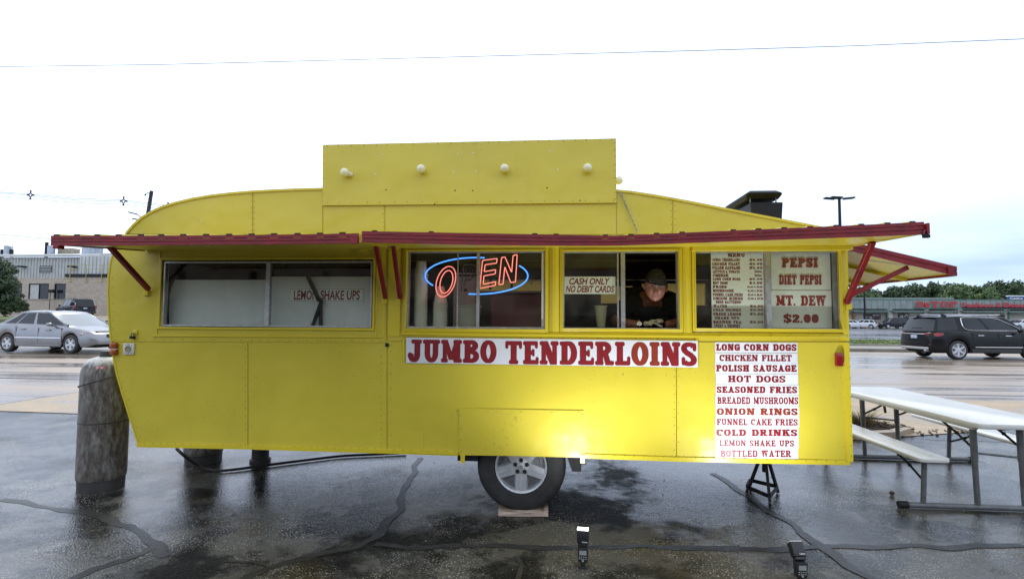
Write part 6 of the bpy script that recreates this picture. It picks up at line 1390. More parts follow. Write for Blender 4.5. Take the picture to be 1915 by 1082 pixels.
# gloved hands laid over one another, each with palm, four fingers and a thumb
def hand(c, ang, side, curl=.35, parent=pm):
    Mx = Matrix.Translation(c) @ Matrix.Rotation(ang,4,'Z')
    V = [(0,0,.006,.026),(.035,0,.010,(.036,.020)),(.070,0,.012,(.038,.018))]; E = [(0,1),(1,2)]
    vv = [tuple(Mx@Vector(p[:3]))+(p[3],) for p in V]; skin_obj('gloved_hand', vv, E, m_glove, parent, 2)
    h_ = parent
    for i,(dy,L) in enumerate(((-.030,.070),(-.010,.080),(.010,.076),(.029,.062))):
        r = .0098; k1 = L*.45; pts = [(.062,dy*.8,.012),(.080+k1*.3,dy,.016),(.080+k1,dy*1.05,.010-.02*curl),(.080+L*.9,dy*1.08,-.004-.03*curl)]
        vv = [tuple(Mx@Vector(p))+(r*(1-.08*j),) for j,p in enumerate(pts)]; skin_obj('glove_finger', vv, [(0,1),(1,2),(2,3)], m_glove, h_, 1)
    pts = [(.018,side*.022,.006),(.040,side*.048,.006),(.066,side*.060,.000)]; skin_obj('glove_thumb', [tuple(Mx@Vector(p))+(.0115-.001*j,) for j,p in enumerate(pts)], [(0,1),(1,2)], m_glove, h_, 1)
hand(wl+Vector((.045,-.01,.004)), R(-4), -1); hand(wr_+Vector((-.03,-.03,.022)), R(184), 1, .5)
mb = MB(); wa = Vector((wl.x+.012,wl.y-.002,wl.z+.008)); mb.lathe([(.0355,-.011),(.038,-.010),(.038,.010),(.0355,.011)],wa,(1,-.1,0),24); wb = mb.build('watch_strap', mat('brown_leather',(0.11,0.035,0.02),.5,nscale=20,namt=.3), pm, smooth=40)
mb = MB(); mb.lathe([(.019,0),(.019,.007),(.017,.008)],wa+Vector((.0,-.036,.004)),(0,-1,.25),20); wf_ = mb.build('watch_case', m_chr, wb, smooth=40)
mb = MB(); mb.lathe([(.0155,.0),(.015,.001)],wa+Vector((.0,-.0442,.0062)),(0,-1,.25),20); mb.build('watch_face', m_bone, wb)

# ------------------------------------------------------------------ picnic table
m_ptop = mat('white_moulded_plastic', (0.72,0.71,0.66), .22, nscale=3, namt=.08, bump=.15, bscale=25)
pt = thing('picnic_table', 'white plastic folding picnic table with grey tube frame and two attached benches', 'picnic table', (3.7,1.4,0))
def slab(name, x0, x1, y0, y1, z0, z1, c, r=.012):
    mb = MB(); pl = [(x0+c,y0),(x1-c,y0),(x1-c*.3,y0+c*.3),(x1,y0+c),(x1,y1-c),(x1-c*.3,y1-c*.3),(x1-c,y1),(x0+c,y1),(x0+c*.3,y1-c*.3),(x0,y1-c),(x0,y0+c),(x0+c*.3,y0+c*.3)]
    mb.prism(pl, z0, z1, lambda u,v_,w: (u,v_,w)); return mb.build(name, m_ptop, pt, bevel=r, smooth=35)
slab('tabletop', 3.34, 4.07, .36, 2.64, .690, .735, .07)
slab('bench_seat', 2.94, 3.20, .44, 2.52, .40, .435, .05, .010); slab('bench_seat', 4.24, 4.50, .44, 2.60, .40, .435, .05, .010)
for y in (.56,2.12):
    mb = MB(); mb.cyl((2.90,y,.026),(4.56,y,.026),.024,n=12); fr_ = mb.build('ground_rail', m_steel, pt, smooth=40)
    for xx in (2.88,4.58):
        mb = MB(); mb.cyl((xx-.035,y,.027),(xx+.035,y,.027),.030,n=12); mb.build('rubber_foot', m_black, fr_, smooth=40)
    for xx in (3.46,3.82):
        mb = MB(); mb.cyl((xx,y,.05),(xx-.01,y,.40),.021,n=12); mb.cyl((xx-.01,y,.40),(xx-.015,y,.688),.025,n=12); mb.build('leg', m_steel, pt, smooth=40)
    mb = MB(); mb.cyl((3.47,y,.46),(3.81,y,.43),.009,n=8); mb.build('cross_bar', m_steel, pt, smooth=40)
    for xx in (3.06,4.36):
        mb = MB(); mb.cyl((xx-.02,y,.05),(xx,y,.398),.020,n=12); mb.build('bench_leg', m_steel, pt, smooth=40)
    sg = 1 if y < 1 else -1
    for xx,zt_,zl in ((3.45,.685,.50),(3.83,.685,.50),(3.06,.396,.22),(4.36,.396,.22)):
        mb = MB(); mb.tube([(xx,y+.02*sg,zl),(xx+.01,y+.20*sg,(zl+zt_)/2-.01),(xx,y+.42*sg,zt_)],.010,6); mb.ball((xx+.01,y+.20*sg,(zl+zt_)/2-.01),.016,n=8,m=6); mb.build('folding_brace', m_jack, pt, smooth=50)
MB().hexa([(3.44,1.72,.58),(3.455,1.72,.58),(3.455,1.75,.69),(3.44,1.75,.69)],[(3.44,1.70,.58),(3.455,1.70,.58),(3.455,1.72,.69),(3.44,1.72,.69)]).build('latch_tab', m_jack, pt)
MB().box((3.40,.5,.66),(3.44,2.3,.688)).build('edge_beam', m_ptop, pt); MB().box((3.97,.5,.66),(4.01,2.3,.688)).build('edge_beam', m_ptop, pt)
# rain drops on the near bench and the top
random.seed(3); mb = MB()
for i in range(260):
    if i%3: x_, y_, z_ = random.uniform(2.97,3.17), random.uniform(.5,2.4), .4352
    else: x_, y_, z_ = random.uniform(3.4,4.0), random.uniform(.45,2.5), .7352
    r = random.uniform(.003,.008); mb.lathe([(r,0),(r*.7,r*.22),(r*.2,r*.3)],(x_,y_,z_),(0,0,1),8)
mb.build('rain_drop', mat('water_drop',(0.5,0.52,0.52),.03,nscale=3,namt=.05,spec=.6), pt, kind='stuff', smooth=60)

# ------------------------------------------------------------------ two flash units on the ground
m_fl = mat('flash_body_plastic', (0.022,0.022,0.024), .42, nscale=60, namt=.2, bump=.1, bscale=300)
m_scr = mat('grey_lcd', (0.32,0.33,0.30), .3, nscale=50, namt=.15)
m_lens = mat('flash_lens_lit', (0.8,0.8,0.8), .2, emit=(1,.98,.95), estr=9, nscale=4, namt=.05)
def flash_unit(label, x, y, rz, tilt, lit):
    t_ = thing('flash_unit', label, 'camera flash', (x,y,0), group='flash units standing on the asphalt')
    M = Matrix.Translation((x,y,0)) @ Matrix.Rotation(rz,4,'Z')
    MB().box((-.030,-.022,.004),(.030,.022,.010),0,M).build('stand_foot', m_fl, t_, bevel=.003)
    MB().box((-.013,-.012,.0105),(.013,.012,.034),0,M).build('shoe', m_fl, t_, bevel=.002)
    b_ = MB(); b_.hexa([M@Vector(p) for p in ((-.029,-.020,.034),(.029,-.020,.034),(.029,.022,.034),(-.029,.022,.034))],[M@Vector(p) for p in ((-.034,-.022,.126),(.034,-.022,.126),(.034,.026,.126),(-.034,.026,.126))]); bo = b_.build('body', m_fl, t_, bevel=.005, smooth=35)
    sc_ = MB().box((-.022,-.0242,.082),(.022,-.0212,.108),0,M).build('screen', m_scr, bo)
    mb = MB()
    for k in range(4):
        for j in range(2): mb.box((-.024+.013*k,-.0236,.056+j*.012),(-.016+.013*k,-.0205,.061+j*.012),0,M)
    mb.lathe([(.008,0),(.007,.003)],M@Vector((0,-.0205,.047)),M.to_3x3()@Vector((0,-1,0)),10); mb.build('button', m_scr, bo, kind='stuff')
    Hm = M @ Matrix.Translation((0,.002,.128)) @ Matrix.Rotation(tilt,4,'X')
    h_ = MB(); h_.hexa([Hm@Vector(p) for p in ((-.030,-.020,.0),(.030,-.020,.0),(.030,.020,.0),(-.030,.020,.0))],[Hm@Vector(p) for p in ((-.033,-.022,.016),(.033,-.022,.016),(.033,.022,.016),(-.033,.022,.016))]); h_.build('swivel', m_fl, t_, bevel=.003)
    h_ = MB(); h_.hexa([Hm@Vector(p) for p in ((-.036,-.024,.018),(.036,-.024,.018),(.036,.025,.018),(-.036,.025,.018))],[Hm@Vector(p) for p in ((-.038,-.026,.098),(.038,-.026,.098),(.038,.027,.098),(-.038,.027,.098))]); hh = h_.build('flash_head', m_fl, t_, bevel=.005, smooth=35)
    MB().box((-.034,-.022,.0985),(.034,.023,.1035),0,Hm).build('flash_lens', m_lens if lit else m_bone, hh, bevel=.001)
    # maker's word on the back of the head
    c_ = bpy.data.curves.new('lettering','FONT'); c_.body = 'Canon'; c_.size = .013; c_.offset = .0003; o = bpy.data.objects.new('tmp',c_); sc.collection.objects.link(o); dg = bpy.context.evaluated_depsgraph_get(); me = bpy.data.meshes.new_from_object(o.evaluated_get(dg)); bpy.data.objects.remove(o)
    w = MB(); w.add([Hm@Vector((v.co.x-.006,-.0262+.0006*0-.0002,v.co.y+.027)) for v in me.vertices],[tuple(p.vertices) for p in me.polygons]); w.build('lettering', m_bone, hh)
    return Hm
H1_ = flash_unit('upright flash unit standing on the asphalt with its head firing upwards', .185,-.72,R(-4),R(-4),True)
H2_ = flash_unit('tilted flash unit at the bottom edge with its head swung towards the trailer', 1.455,-.80,R(6),R(-34),False)
def flash_lamp(Hm, target, watts, ang, name):
    l = bpy.data.lights.new(name,'SPOT'); l.energy = watts; l.spot_size = R(ang); l.spot_blend = 1.0; l.shadow_soft_size = .03; l.color = (.93,.97,1)
    o = bpy.data.objects.new(name,l); sc.collection.objects.link(o); p = Hm@Vector((0,.006,.125)); o.location = p; o.rotation_euler = (p-Vector(target)).to_track_quat('Z','Y').to_euler()
flash_lamp(H1_, (.40,0,1.45), 60, 136, 'flash_light')
flash_lamp(H2_, (1.48,0,1.85), 70, 136, 'flash_light')

# ------------------------------------------------------------------ vehicles
def interp(pts, x):
    if x <= pts[0][0]: return pts[0][1]
    for (a,ya),(b,yb) in zip(pts,pts[1:]):
        if x <= b:
            s = (x-a)/(b-a); s = s*s*(3-2*s)*.5+s*.5; return ya+(yb-ya)*s
    return pts[-1][1]
def car(name, label, cat, loc, rz, Lc, Wc, belt, gh, roof, xw, rt_, rr_, paint, kind='sedan', group=None, sill=.22, chrome=False, wins=((.04,.30),(.34,.62),(.66,.95)), spokes=5, simple=False, ztilt=0.0, glassm=None):
    """x runs from the tail (0) to the nose (Lc); gh = (rear base, rear top, front top, front base)"""
    t_ = thing(name, label, cat, loc, rz, group); t_.rotation_euler = (0, ztilt, rz) 
    h = Wc/2; gm = glassm or m_carglass; x0c = Lc/2
    def wid(x):
        e = min(x, Lc-x); k = .62 if e < .62 else e
        return h*(1 if e >= .62 else .78+.22*math.sqrt(max(0,1-(1-e/.62)**2)))
    Ra = rt_*1.13
    def bot(x):
        z = sill + (.10*sm(1-min(x,Lc-x)/.5))
        for w in xw:
            d = abs(x-w)
            if d < Ra: z = max(z, rt_+math.sqrt(Ra*Ra-d*d))
        return z
    st = sorted(set([0,.03,.08,.16]+[Lc-q for q in (0,.03,.08,.16)]+lin(.25,Lc-.25,26)+[w+s*Ra*math.cos(R(a)) for w in xw for s in (-1,1) for a in (0,.5,20,40,60,80)]))
    prof = [(0,.955),(.10,.985),(.32,1.0),(.55,1.0),(.70,.992),(.86,.972),(.95,.935),(1.0,.89)]
    v = []; f = []; ns = len(prof)+2
    for x in st:
        zb, zt_ = bot(x), interp(belt,x); w = wid(x); e = min(x,Lc-x); drop = 0.05*sm(1-e/.16)
        zt_ -= drop; row = []
        for s,k in prof: row.append((w*k, zb+(zt_-zb)*s))
        row.append((w*.55, zt_+.018)); row.append((0, zt_+.026))
        full = row + [(-a,b) for a,b in reversed(row[:-1])]
        v += [(x-x0c,a,b) for a,b in full]
    nf = 2*ns-1
    for i in range(len(st)-1): f += [(i*nf+k,i*nf+k+1,(i+1)*nf+k+1,(i+1)*nf+k) for k in range(nf-1)]
    f += [tuple(range(nf)), tuple(range((len(st)-1)*nf, len(st)*nf))[::-1]]
    mb = MB(); mb.add(v,f); bd = mb.build('body', paint, t_, local=True, smooth=38)
    MB().box((.25-x0c,-h+.26,sill-.02),(Lc-.25-x0c,h-.26,min(b for a,b in belt if a > .3 and a < Lc-.5)-.1)).build('underbody', m_dark, t_, local=True)
    # glasshouse
    rb, rtp, ftp, fb = gh; zr = roof
    sides = sorted(set([0,1]+[q for w in wins for q in w])); nfr = 6
    def outline_(tt, grow=0.0):
        xr_, xf_ = rb+(rtp-rb)*tt, fb+(ftp-fb)*tt; xm = (rb+fb)/2; zb = interp(belt, (xr_+xf_)/2)-.01
        o = []
        wb_, wt_ = h*.885, h*.70
        w = wb_+(wt_-wb_)*tt**1.15+grow
        def zz(x): return (interp(belt,min(max(x,rb),fb))-.012)*(1-tt)+ (zr-.05*((x-(rtp+ftp)/2)/((ftp-rtp)/2+.3))**2)*tt
        for s in sides: x = xr_+(xf_-xr_)*s; o.append((x,-w*(1-.04*s*s),zz(x)))
        for k in range(1,nfr): a = -1+2*k/nfr; x = xf_+.09*(1-a*a); o.append((x,w*.96*a,zz(x)+.0))
        for s in reversed(sides): x = xr_+(xf_-xr_)*s; o.append((x,w*(1-.04*s*s),zz(x)))
        for k in range(1,nfr): a = 1-2*k/nfr; x = xr_-.08*(1-a*a); o.append((x,w*a,zz(x)))
        return [(p[0]-x0c,p[1],p[2]) for p in o]
    rows_ = [0,.08,.30,.60,.88,.97]; O = [outline_(q) for q in rows_]; n = len(O[0]); S = len(sides)-1
    def isglass(k):
        if k < S or (S+nfr <= k < 2*S+nfr):
            i = k if k < S else (S-1-(k-(S+nfr))); a,b = sides[i], sides[i+1]
            return any(abs(a-w[0])<1e-6 and abs(b-w[1])<1e-6 for w in wins)
        return True
    bv = [p for o in O for p in o]; bf = []; gf = {'windscreen':[], 'rear_window':[], 'side_window':{}}
    for j in range(len(rows_)-1):
        for k in range(n):
            q = (j*n+k,j*n+(k+1)%n,(j+1)*n+(k+1)%n,(j+1)*n+k)
            if isglass(k) and 0 < j < len(rows_)-2:
                if k < S or S+nfr <= k < 2*S+nfr: gf['side_window'].setdefault(k,[]).append(q)
                elif S <= k < S+nfr: gf['windscreen'].append(q)
                else: gf['rear_window'].append(q)
            else: bf.append(q)
    top = O[-1]; cx = sum(p[0] for p in top)/n; b0_ = len(bv)
    for sc2,dz in ((.82,.035),(.45,.052)): bv += [(cx+(p[0]-cx)*sc2,p[1]*sc2,p[2]+dz*(1 if True else 0)) for p in top]
    base_ = (len(rows_)-1)*n
    bf += [(base_+k,base_+(k+1)%n,b0_+(k+1)%n,b0_+k) for k in range(n)]+[(b0_+k,b0_+(k+1)%n,b0_+n+(k+1)%n,b0_+n+k) for k in range(n)]+[tuple(range(b0_+n,b0_+2*n))]
    mb = MB(); mb.add(bv,bf); mb.build('roof', paint, t_, local=True, smooth=38)
    allg = [('windscreen',gf['windscreen']),('rear_window',gf['rear_window'])]+[('side_window',q) for q in gf['side_window'].values()]
    for nm,fs in allg:
        idx = sorted(set(i for q in fs for i in q)); mp2 = {a:i for i,a in enumerate(idx)}; mb = MB(); ctr = Vector((cx,0,zr-.3))
        mb.add([Vector(bv[i]).lerp(Vector((bv[i][0],0,bv[i][2])),.006) for i in idx],[tuple(mp2[i] for i in q) for q in fs]); mb.build(nm, m_carglass if nm == 'side_window' else gm, t_, local=True, smooth=38 if nm == 'side_window' else 89)
    for w in xw:
        for s in (-1,1): wheel_parts(t_, Vector((w-x0c,s*(h-.13),rt_)), rt_, .215, rr_, m_rubroad, m_rim, nsp=spokes, side=s, local=True, spw=.42 if spokes == 5 else .30)
    if simple: return t_, bd, x0c, h
    # seams, handles, mirrors
    sm2 = MB(); zsl = sill+.06
    for xd in kind[1] if isinstance(kind,tuple) else ():
        for s in (-1,1): sm2.box((xd-.004-x0c,s*(h-.01),zsl+.12),(xd+.004-x0c,s*(h+.0025),interp(belt,xd)-.07))
    sm2.build('door_gap', m_dark, t_, local=True) if sm2.v else None
    return t_, bd, x0c, h
def cbox(nm, t_, x0c, x0, x1, y0, y1, z0, z1, m, bev=.01): return MB().box((x0-x0c,y0,z0),(x1-x0c,y1,z1)).build(nm, m, t_, local=True, bevel=bev, smooth=40)
def both(nm, t_, x0c, x0, x1, ya, yb, z0, z1, m, bev=.01):
    for s in (-1,1): cbox(nm, t_, x0c, x0, x1, min(s*ya,s*yb), max(s*ya,s*yb), z0, z1, m, bev)
m_skyglass = mat('sky_bright_car_glass', (0.13,0.16,0.17), 0.04, spec=1.0, nscale=2, namt=.3, coat=1.0)  # sky reflection put into the pale base colour of the screens
m_silver = mat('silver_car_paint', (0.27,0.27,0.285), .27, .6, nscale=2, namt=.08, coat=.3)
m_blackp = mat('black_car_paint', (0.008,0.008,0.010), .22, .0, nscale=2, namt=.3, spec=.28)
m_dblue = mat('dark_blue_car_paint', (0.012,0.014,0.022), .25, .0, nscale=2, namt=.3, spec=.35)
m_whitep = mat('white_car_paint', (0.62,0.63,0.66), .3, 0, nscale=2, namt=.08, coat=.5)
m_redp = mat('dark_red_car_paint', (0.18,0.012,0.018), .25, 0, nscale=2, namt=.2, coat=.5)
m_lamp = mat('headlamp_lens', (0.55,0.55,0.48), .12, .3, nscale=30, namt=.3, coat=.6)
m_silt = mat('dark_bumper_plastic', (0.03,0.03,0.03), .6, nscale=9, namt=.2)
m_plate = mat('number_plate', (0.50,0.54,0.62), .4, nscale=26, col2=(0.15,0.2,0.4), lo=.42, hi=.5)
# silver sedan on the road (nose to the right)
fwd = P(133,640,12.4); 
Lc = 4.81; rz = R(-7); xwS = (1.03,3.77)
cen = Vector((P(133,640,12.55).x,12.55)) - Vector((math.cos(rz),math.sin(rz)))*(3.77-Lc/2) + Vector((math.sin(rz),-math.cos(rz)))*-.85
cz = H(cen.x,cen.y)
se, bd, xc_, h = car('silver_sedan','silver four door sedan driving to the right behind the gas cylinder','car',(cen.x,cen.y,cz+.004),rz,Lc,1.82,
  [(0,.86),(.12,.96),(.5,1.00),(1.2,.985),(2.6,.95),(3.35,.93),(3.9,.86),(4.45,.75),(4.72,.64),(4.81,.56)],(.50,1.38,2.55,3.62),1.44,xwS,.325,.205,m_silver,kind=('sedan',(1.45,2.42,3.42)),wins=((.08,.24),(.26,.50),(.545,.945)),glassm=m_skyglass)
for s in (-1,1):
    def gs(sf, tt):
        rb, rtp, ftp, fb = .50,1.38,2.55,3.62; xr_, xf_ = rb+(rtp-rb)*tt, fb+(ftp-fb)*tt; w = h*.885+(h*.70-h*.885)*tt**1.15; x = xr_+(xf_-xr_)*sf; return Vector((x-xc_, s*(w*(1-.04*sf*sf)+.004), .95*(1-tt)+(1.44-.05*((x-(rtp+ftp)/2)/((ftp-rtp)/2+.3))**2)*tt))
    MB().tube([gs(.97,.02),gs(.965,.35),gs(.96,.7),gs(.94,.93),gs(.80,.97)],[.032,.030,.028,.026,.02],8).build('pillar', m_silver, se, local=True, smooth=60)
    MB().tube([gs(.995,.05),gs(.99,.35),gs(.985,.7),gs(.97,.92)],.010,6).build('screen_seal', m_black, se, local=True, smooth=60)
both('belt_strip',se,xc_,1.42,3.40,h-.012,h+.010,.505,.540,m_chr,.004); both('sill_strip',se,xc_,1.45,3.35,h-.03,h-.004,.262,.285,m_silver,.004)
both('door_handle',se,xc_,1.62,1.84,h-.01,h+.028,.80,.835,m_silver,.008); both('door_handle',se,xc_,2.72,2.94,h-.01,h+.028,.775,.81,m_silver,.008)
for s in (-1,1): MB().ball((3.02-xc_,s*(h+.10),.985),.10,(1.0,.9,.62),14,8).build('wing_mirror', m_silver, se, local=True, smooth=60); MB().box((3.02-xc_,min(s*(h-.05),s*(h+.06)),.92),(3.14-xc_,max(s*(h-.05),s*(h+.06)),.955)).build('mirror_arm', m_silt, se, local=True)
for s in (-1,1):
    mb = MB(); pts = [(4.16,h*.992,.70),(4.30,h*.968,.72),(4.50,h*.90,.70),(4.66,h*.79,.655),(4.72,h*.66,.625),(4.70,h*.72,.59),(4.52,h*.885,.60),(4.28,h*.975,.615)]
    mb.hexa if False else None; top_ = [(a-xc_+.012,s*(b+.014),c) for a,b,c in pts]; bk = [(a-xc_-.05,s*(b-.05),c) for a,b,c in pts]; mb.add(top_+bk,[tuple(range(8)),tuple(range(15,7,-1))]+[(i,(i+1)%8,8+(i+1)%8,8+i) for i in range(8)]); hl = mb.build('headlight', m_lamp, se, local=True)
    mb = MB(); mb.box((4.17-xc_,min(s*h*.97,s*(h+.010)),.625),(4.27-xc_,max(s*h*.97,s*(h+.010)),.66)); mb.build('indicator', m_amber, se, local=True, bevel=.006)
cbox('grille',se,xc_,4.70,4.815,-.42,.42,.56,.66,m_silt,.02); cbox('lower_intake',se,xc_,4.68,4.80,-.6,.6,.30,.40,m_silt,.02); both('fog_recess',se,xc_,4.55,4.76,.60,.72,.32,.42,m_silt,.02)
both('tail_light',se,xc_,.02,.14,.55,.80,.74,.90,m_rlens,.02); both('bumper_crease',se,xc_,4.35,4.70,h*.86,h*.93,.425,.44,m_silver,.004)
# big black SUV on the right
Lc = 4.96; rw = Vector((G(1797,672.5).x,G(1797,672.5).y)); rz = R(4); xcn = Lc/2; cen = rw + Vector((-.12,0)) + Vector((math.cos(rz),math.sin(rz)))*(xcn-1.0) + Vector((-math.sin(rz),math.cos(rz)))*.86
bsu, bd, xc_, h = car('black_suv','large shiny black SUV with chrome window line, seen from its right rear','car',(cen.x,cen.y,.006),rz,Lc,1.92,
  [(0,.98),(.10,1.08),(.5,1.12),(1.6,1.12),(3.2,1.10),(3.75,1.08),(4.4,1.02),(4.8,.90),(4.96,.78)],(.10,.36,3.02,3.86),1.70,(1.0,3.86),.375,.265,m_blackp,kind=('suv',(1.55,2.55,3.62)),wins=((.04,.27),(.36,.585),(.615,.90)),spokes=6,sill=.26)
both('roof_rail',bsu,xc_,.75,2.9,.60,.66,1.735,1.765,m_chr,.01)
both('rail_foot',bsu,xc_,.60,.80,.60,.66,1.68,1.755,m_black,.01); both('rail_foot',bsu,xc_,2.85,3.1,.60,.66,1.68,1.755,m_black,.01)
# chrome line round the side windows
for s in (-1,1):
    pts = []
    rb, rtp, ftp, fb = .10,.36,3.02,3.86
    def gp(sf, tt):
        xr_, xf_ = rb+(rtp-rb)*tt, fb+(ftp-fb)*tt; w = h*.885+(h*.70-h*.885)*tt**1.15; x = xr_+(xf_-xr_)*sf; zz = 1.105*(1-tt)+(1.70-.05*((x-(rtp+ftp)/2)/((ftp-rtp)/2+.3))**2)*tt
        return Vector((x-xc_, s*(w*(1-.04*sf*sf)+.012), zz))
    pts = [gp(.345,.86),gp(.332,.62),gp(.325,.34),gp(.335,.16),gp(.37,.07),gp(.45,.05),gp(.6,.05),gp(.8,.05),gp(.93,.06),gp(.96,.08)]; pts2 = [gp(.345,.86),gp(.40,.91),gp(.5,.91),gp(.6,.91),gp(.75,.91),gp(.86,.85),gp(.915,.5),gp(.96,.08)]
    MB().tube(pts,[.02,.022,.024,.024,.020,.015,.013,.013,.012,.01],6).build('chrome_trim', m_chr, bsu, local=True, smooth=60); MB().tube(pts2,.011,6).build('chrome_trim', m_chr, bsu, local=True, smooth=60)
both('door_handle',bsu,xc_,1.72,1.96,h-.01,h+.03,.93,.96,m_chr,.008); both('door_handle',bsu,xc_,2.78,3.02,h-.01,h+.03,.92,.95,m_chr,.008); both('side_strip',bsu,xc_,1.62,3.45,h-.02,h+.012,.475,.505,m_chr,.006)
both('lower_cladding',bsu,xc_,1.5,3.4,h-.03,h+.006,.27,.42,m_silt,.01)
for s in (-1,1): MB().ball((3.30-xc_,s*(h+.10),1.14),.12,(.75,.85,.72),14,8).build('wing_mirror', m_blackp, bsu, local=True, smooth=60)
for s in (-1,1):
    mb = MB(); pts = [(.015,.50,1.02),(.04,.70,1.03),(.20,.905,1.04),(.44,.965,1.03),(.40,.968,.94),(.20,.935,.90),(.06,.80,.92),(.0,.60,.965)]
    top_ = [(a-xc_-.02,s*(b+.012),c) for a,b,c in pts]; bk = [(a-xc_+.05,s*(b-.06),c) for a,b,c in pts]; mb.add(top_+bk,[tuple(range(8)),tuple(range(15,7,-1))]+[(i,(i+1)%8,8+(i+1)%8,8+i) for i in range(8)]); mb.build('tail_light', m_rlens, bsu, local=True)
cbox('chrome_bar',bsu,xc_,-.035,.03,-.55,.55,.965,1.0,m_chr,.01); cbox('number_plate',bsu,xc_,-.025,.0,-.16,.16,.80,.93,m_plate,.004)
cbox('rear_bumper_trim',bsu,xc_,-.03,.12,-.72,.72,.37,.47,m_alu,.02); cbox('bumper_step',bsu,xc_,-.04,.10,-.70,.70,.62,.655,m_blackp,.01)
cbox('wiper',bsu,xc_,.075,.10,-.28,.22,1.20,1.225,m_black,.006); cbox('spoiler',bsu,xc_,.15,.50,-.62,.62,1.69,1.725,m_blackp,.012); both('reflector',bsu,xc_,.0,.06,.70,.80,.56,.59,m_rlens,.006)
both('exhaust_tip',bsu,xc_,-.03,.1,.50,.62,.31,.36,m_chr,.01)
# older black SUV by the brick wall, seen from behind
gx = P(158,592,47.5); Lc = 5.2
rz = R(152); c0 = Vector((P(158,592,46.0).x,46.0)); cen = c0+Vector((math.cos(rz),math.sin(rz)))*2.5
osu, bd, xc_, h = car('parked_suv','older dark SUV parked on the slope by the brick wall, seen from behind','car',(cen.x,cen.y,H(cen.x,cen.y)-.02),rz,Lc,2.0,
  [(0,1.04),(.10,1.10),(.5,1.15),(3.4,1.15),(3.9,1.12),(4.9,1.05),(5.2,.85)],(.08,.40,3.0,3.85),1.90,(1.1,4.1),.40,.24,m_dblue,kind=('suv',(1.7,2.75,3.75)),wins=((.04,.33),(.36,.62),(.645,.92)),sill=.36,ztilt=0)
both('tail_light',osu,xc_,-.02,.10,.80,.97,.86,1.22,m_rlens,.02); cbox('number_plate',osu,xc_,-.04,-.01,-.16,.16,.86,1.0,m_plate,.004); cbox('rear_bumper',osu,xc_,-.12,.12,-.92,.92,.42,.62,m_silt,.03); cbox('plate_recess',osu,xc_,-.012,.01,-.4,.4,.84,1.06,m_black,.01)
for s in (-1,1): MB().ball((3.30-xc_,s*(h+.12),1.22),.13,(.75,.85,.72),12,8).build('wing_mirror', m_black, osu, local=True, smooth=60)
both('roof_rail',osu,xc_,.6,3.0,.62,.67,1.93,1.96,m_black,.01); both('pillar_edge',osu,xc_,.10,.16,.80,.83,1.15,1.5,m_chr,.005)
# far parking lot
def farcar(nm, label, px_, pyb, rz, Lc, Wc, belt, gh, roof, xw, rt_, paint, wins_, **k):
    Y = G(px_,pyb).y; Y = min(Y, 91); q = P(px_,pyb,Y); return car(nm, label, 'car', (q.x,Y,.014), rz, Lc, Wc, belt, gh, roof, xw, rt_, rt_*.62, paint, wins=wins_, simple=True, **k)
BS = [(0,1.0),(.1,1.08),(.6,1.12),(3.3,1.12),(3.9,1.10),(4.8,1.0),(5.1,.85)]
o, bd, xc_, h = farcar('dark_suv','dark blue older SUV in the far lot facing left, beside the black SUV tail',1669,612.5,R(187),5.1,1.95,BS,(.08,.45,2.9,3.75),1.85,(1.05,4.0),.40,m_dblue,((.04,.33),(.36,.62),(.645,.92)),sill=.36)
both('headlight',o,xc_,4.95,5.08,.60,.86,.80,.98,m_lamp,.02); cbox('grille',o,xc_,5.02,5.12,-.5,.5,.78,.96,m_chr,.01); cbox('front_bumper',o,xc_,4.95,5.2,-.88,.88,.45,.68,m_silt,.04); both('tail_light',o,xc_,0,.1,.8,.95,.86,1.2,m_rlens,.01)
BH = [(0,.9),(.12,.98),(.5,1.0),(2.6,.98),(3.2,.96),(3.9,.82),(4.2,.62)]
o, bd, xc_, h = farcar('white_hatchback','white hatchback in the far lot seen from behind, beside the yellow post base',1614,611.5,R(140),4.2,1.76,BH,(.10,.55,2.3,3.2),1.50,(.8,3.35),.33,m_whitep,((.05,.28),(.32,.60),(.64,.90)))
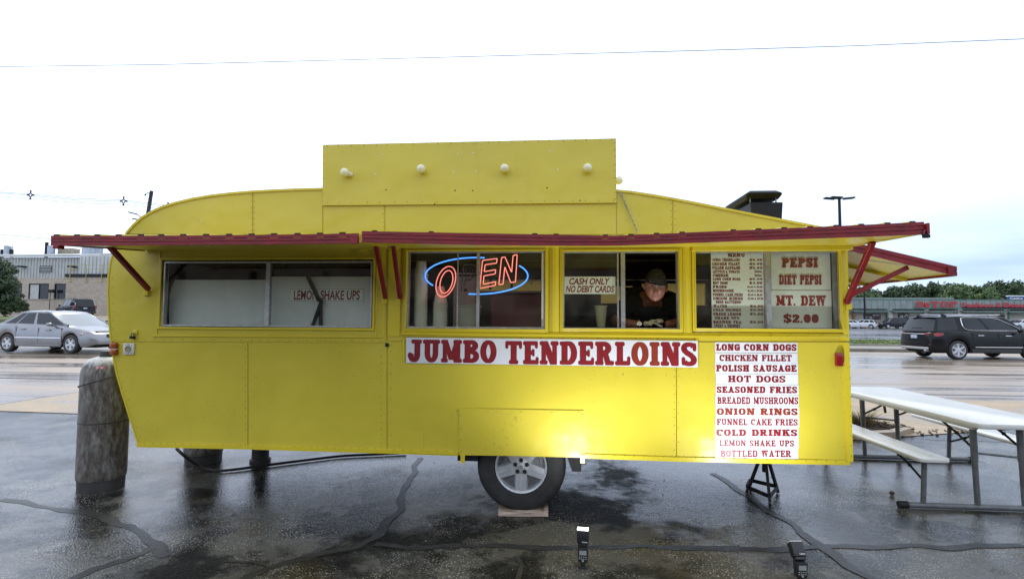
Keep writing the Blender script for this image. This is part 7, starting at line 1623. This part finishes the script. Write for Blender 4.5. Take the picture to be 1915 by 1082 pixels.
both('tail_light',o,xc_,-.01,.14,.62,.84,.82,1.05,m_rlens,.02); cbox('rear_bumper',o,xc_,-.05,.1,-.7,.7,.34,.52,m_silt,.02)
o, bd, xc_, h = farcar('white_sedan','white sedan in the far lot cut off by the trailer corner post',1592,613,R(15),4.7,1.8,[(0,.86),(.12,.96),(.5,1.0),(1.2,.98),(3.3,.93),(4.3,.75),(4.7,.56)],(.5,1.35,2.5,3.55),1.44,(1.0,3.7),.33,m_whitep,((.13,.26),(.27,.50),(.545,.835)))
both('tail_light',o,xc_,.0,.12,.6,.82,.72,.9,m_rlens,.02)
o, bd, xc_, h = farcar('grey_wagon','grey wagon half hidden behind the black SUV nose',1888,613,R(184),4.7,1.85,BS,(.08,.45,2.7,3.6),1.62,(1.0,3.7),.36,mat('grey_car_paint',(0.16,0.17,0.19),.25,0,nscale=2,namt=.2,coat=.5),((.04,.33),(.36,.62),(.645,.92)))
o, bd, xc_, h = farcar('red_sedan','dark red sedan at the right edge beyond the black SUV',1917,613.5,R(178),4.8,1.85,[(0,.86),(.12,.96),(.5,1.0),(1.2,.98),(3.3,.93),(4.3,.75),(4.8,.56)],(.5,1.35,2.5,3.55),1.50,(1.0,3.75),.34,m_redp,((.13,.26),(.27,.50),(.545,.835)))
o, bd, xc_, h = farcar('silver_wagon','pale silver wagon behind the dark red sedan at the right edge',1912,608,R(182),4.8,1.85,BS,(.08,.45,2.7,3.6),1.70,(1.0,3.7),.36,m_whitep,((.04,.33),(.36,.62),(.645,.92)))

# the building across the lot behind the photographer, which the panes reflect
rbld = thing('opposite_building', 'plain tan building behind the photographer, mirrored in the window panes', 'building', (0,-26,0))
MB().box((-40,-34,-.1),(40,-26,6.4)).build('wall', mat('tan_stucco',(0.22,0.17,0.13),.85,nscale=1,namt=.2), rbld)
for k in range(17):
    x_ = -36+k*4.5; MB().box((x_-.15,-26.0,0),(x_+.15,-25.85,4.2)).build('pilaster', m_dark, rbld)
for k in range(0,16,2): MB().box((-35.5+k*4.5,-25.98,.9),(-35.5+k*4.5+3.6,-25.9,2.6)).build('window', m_carglass, rbld)
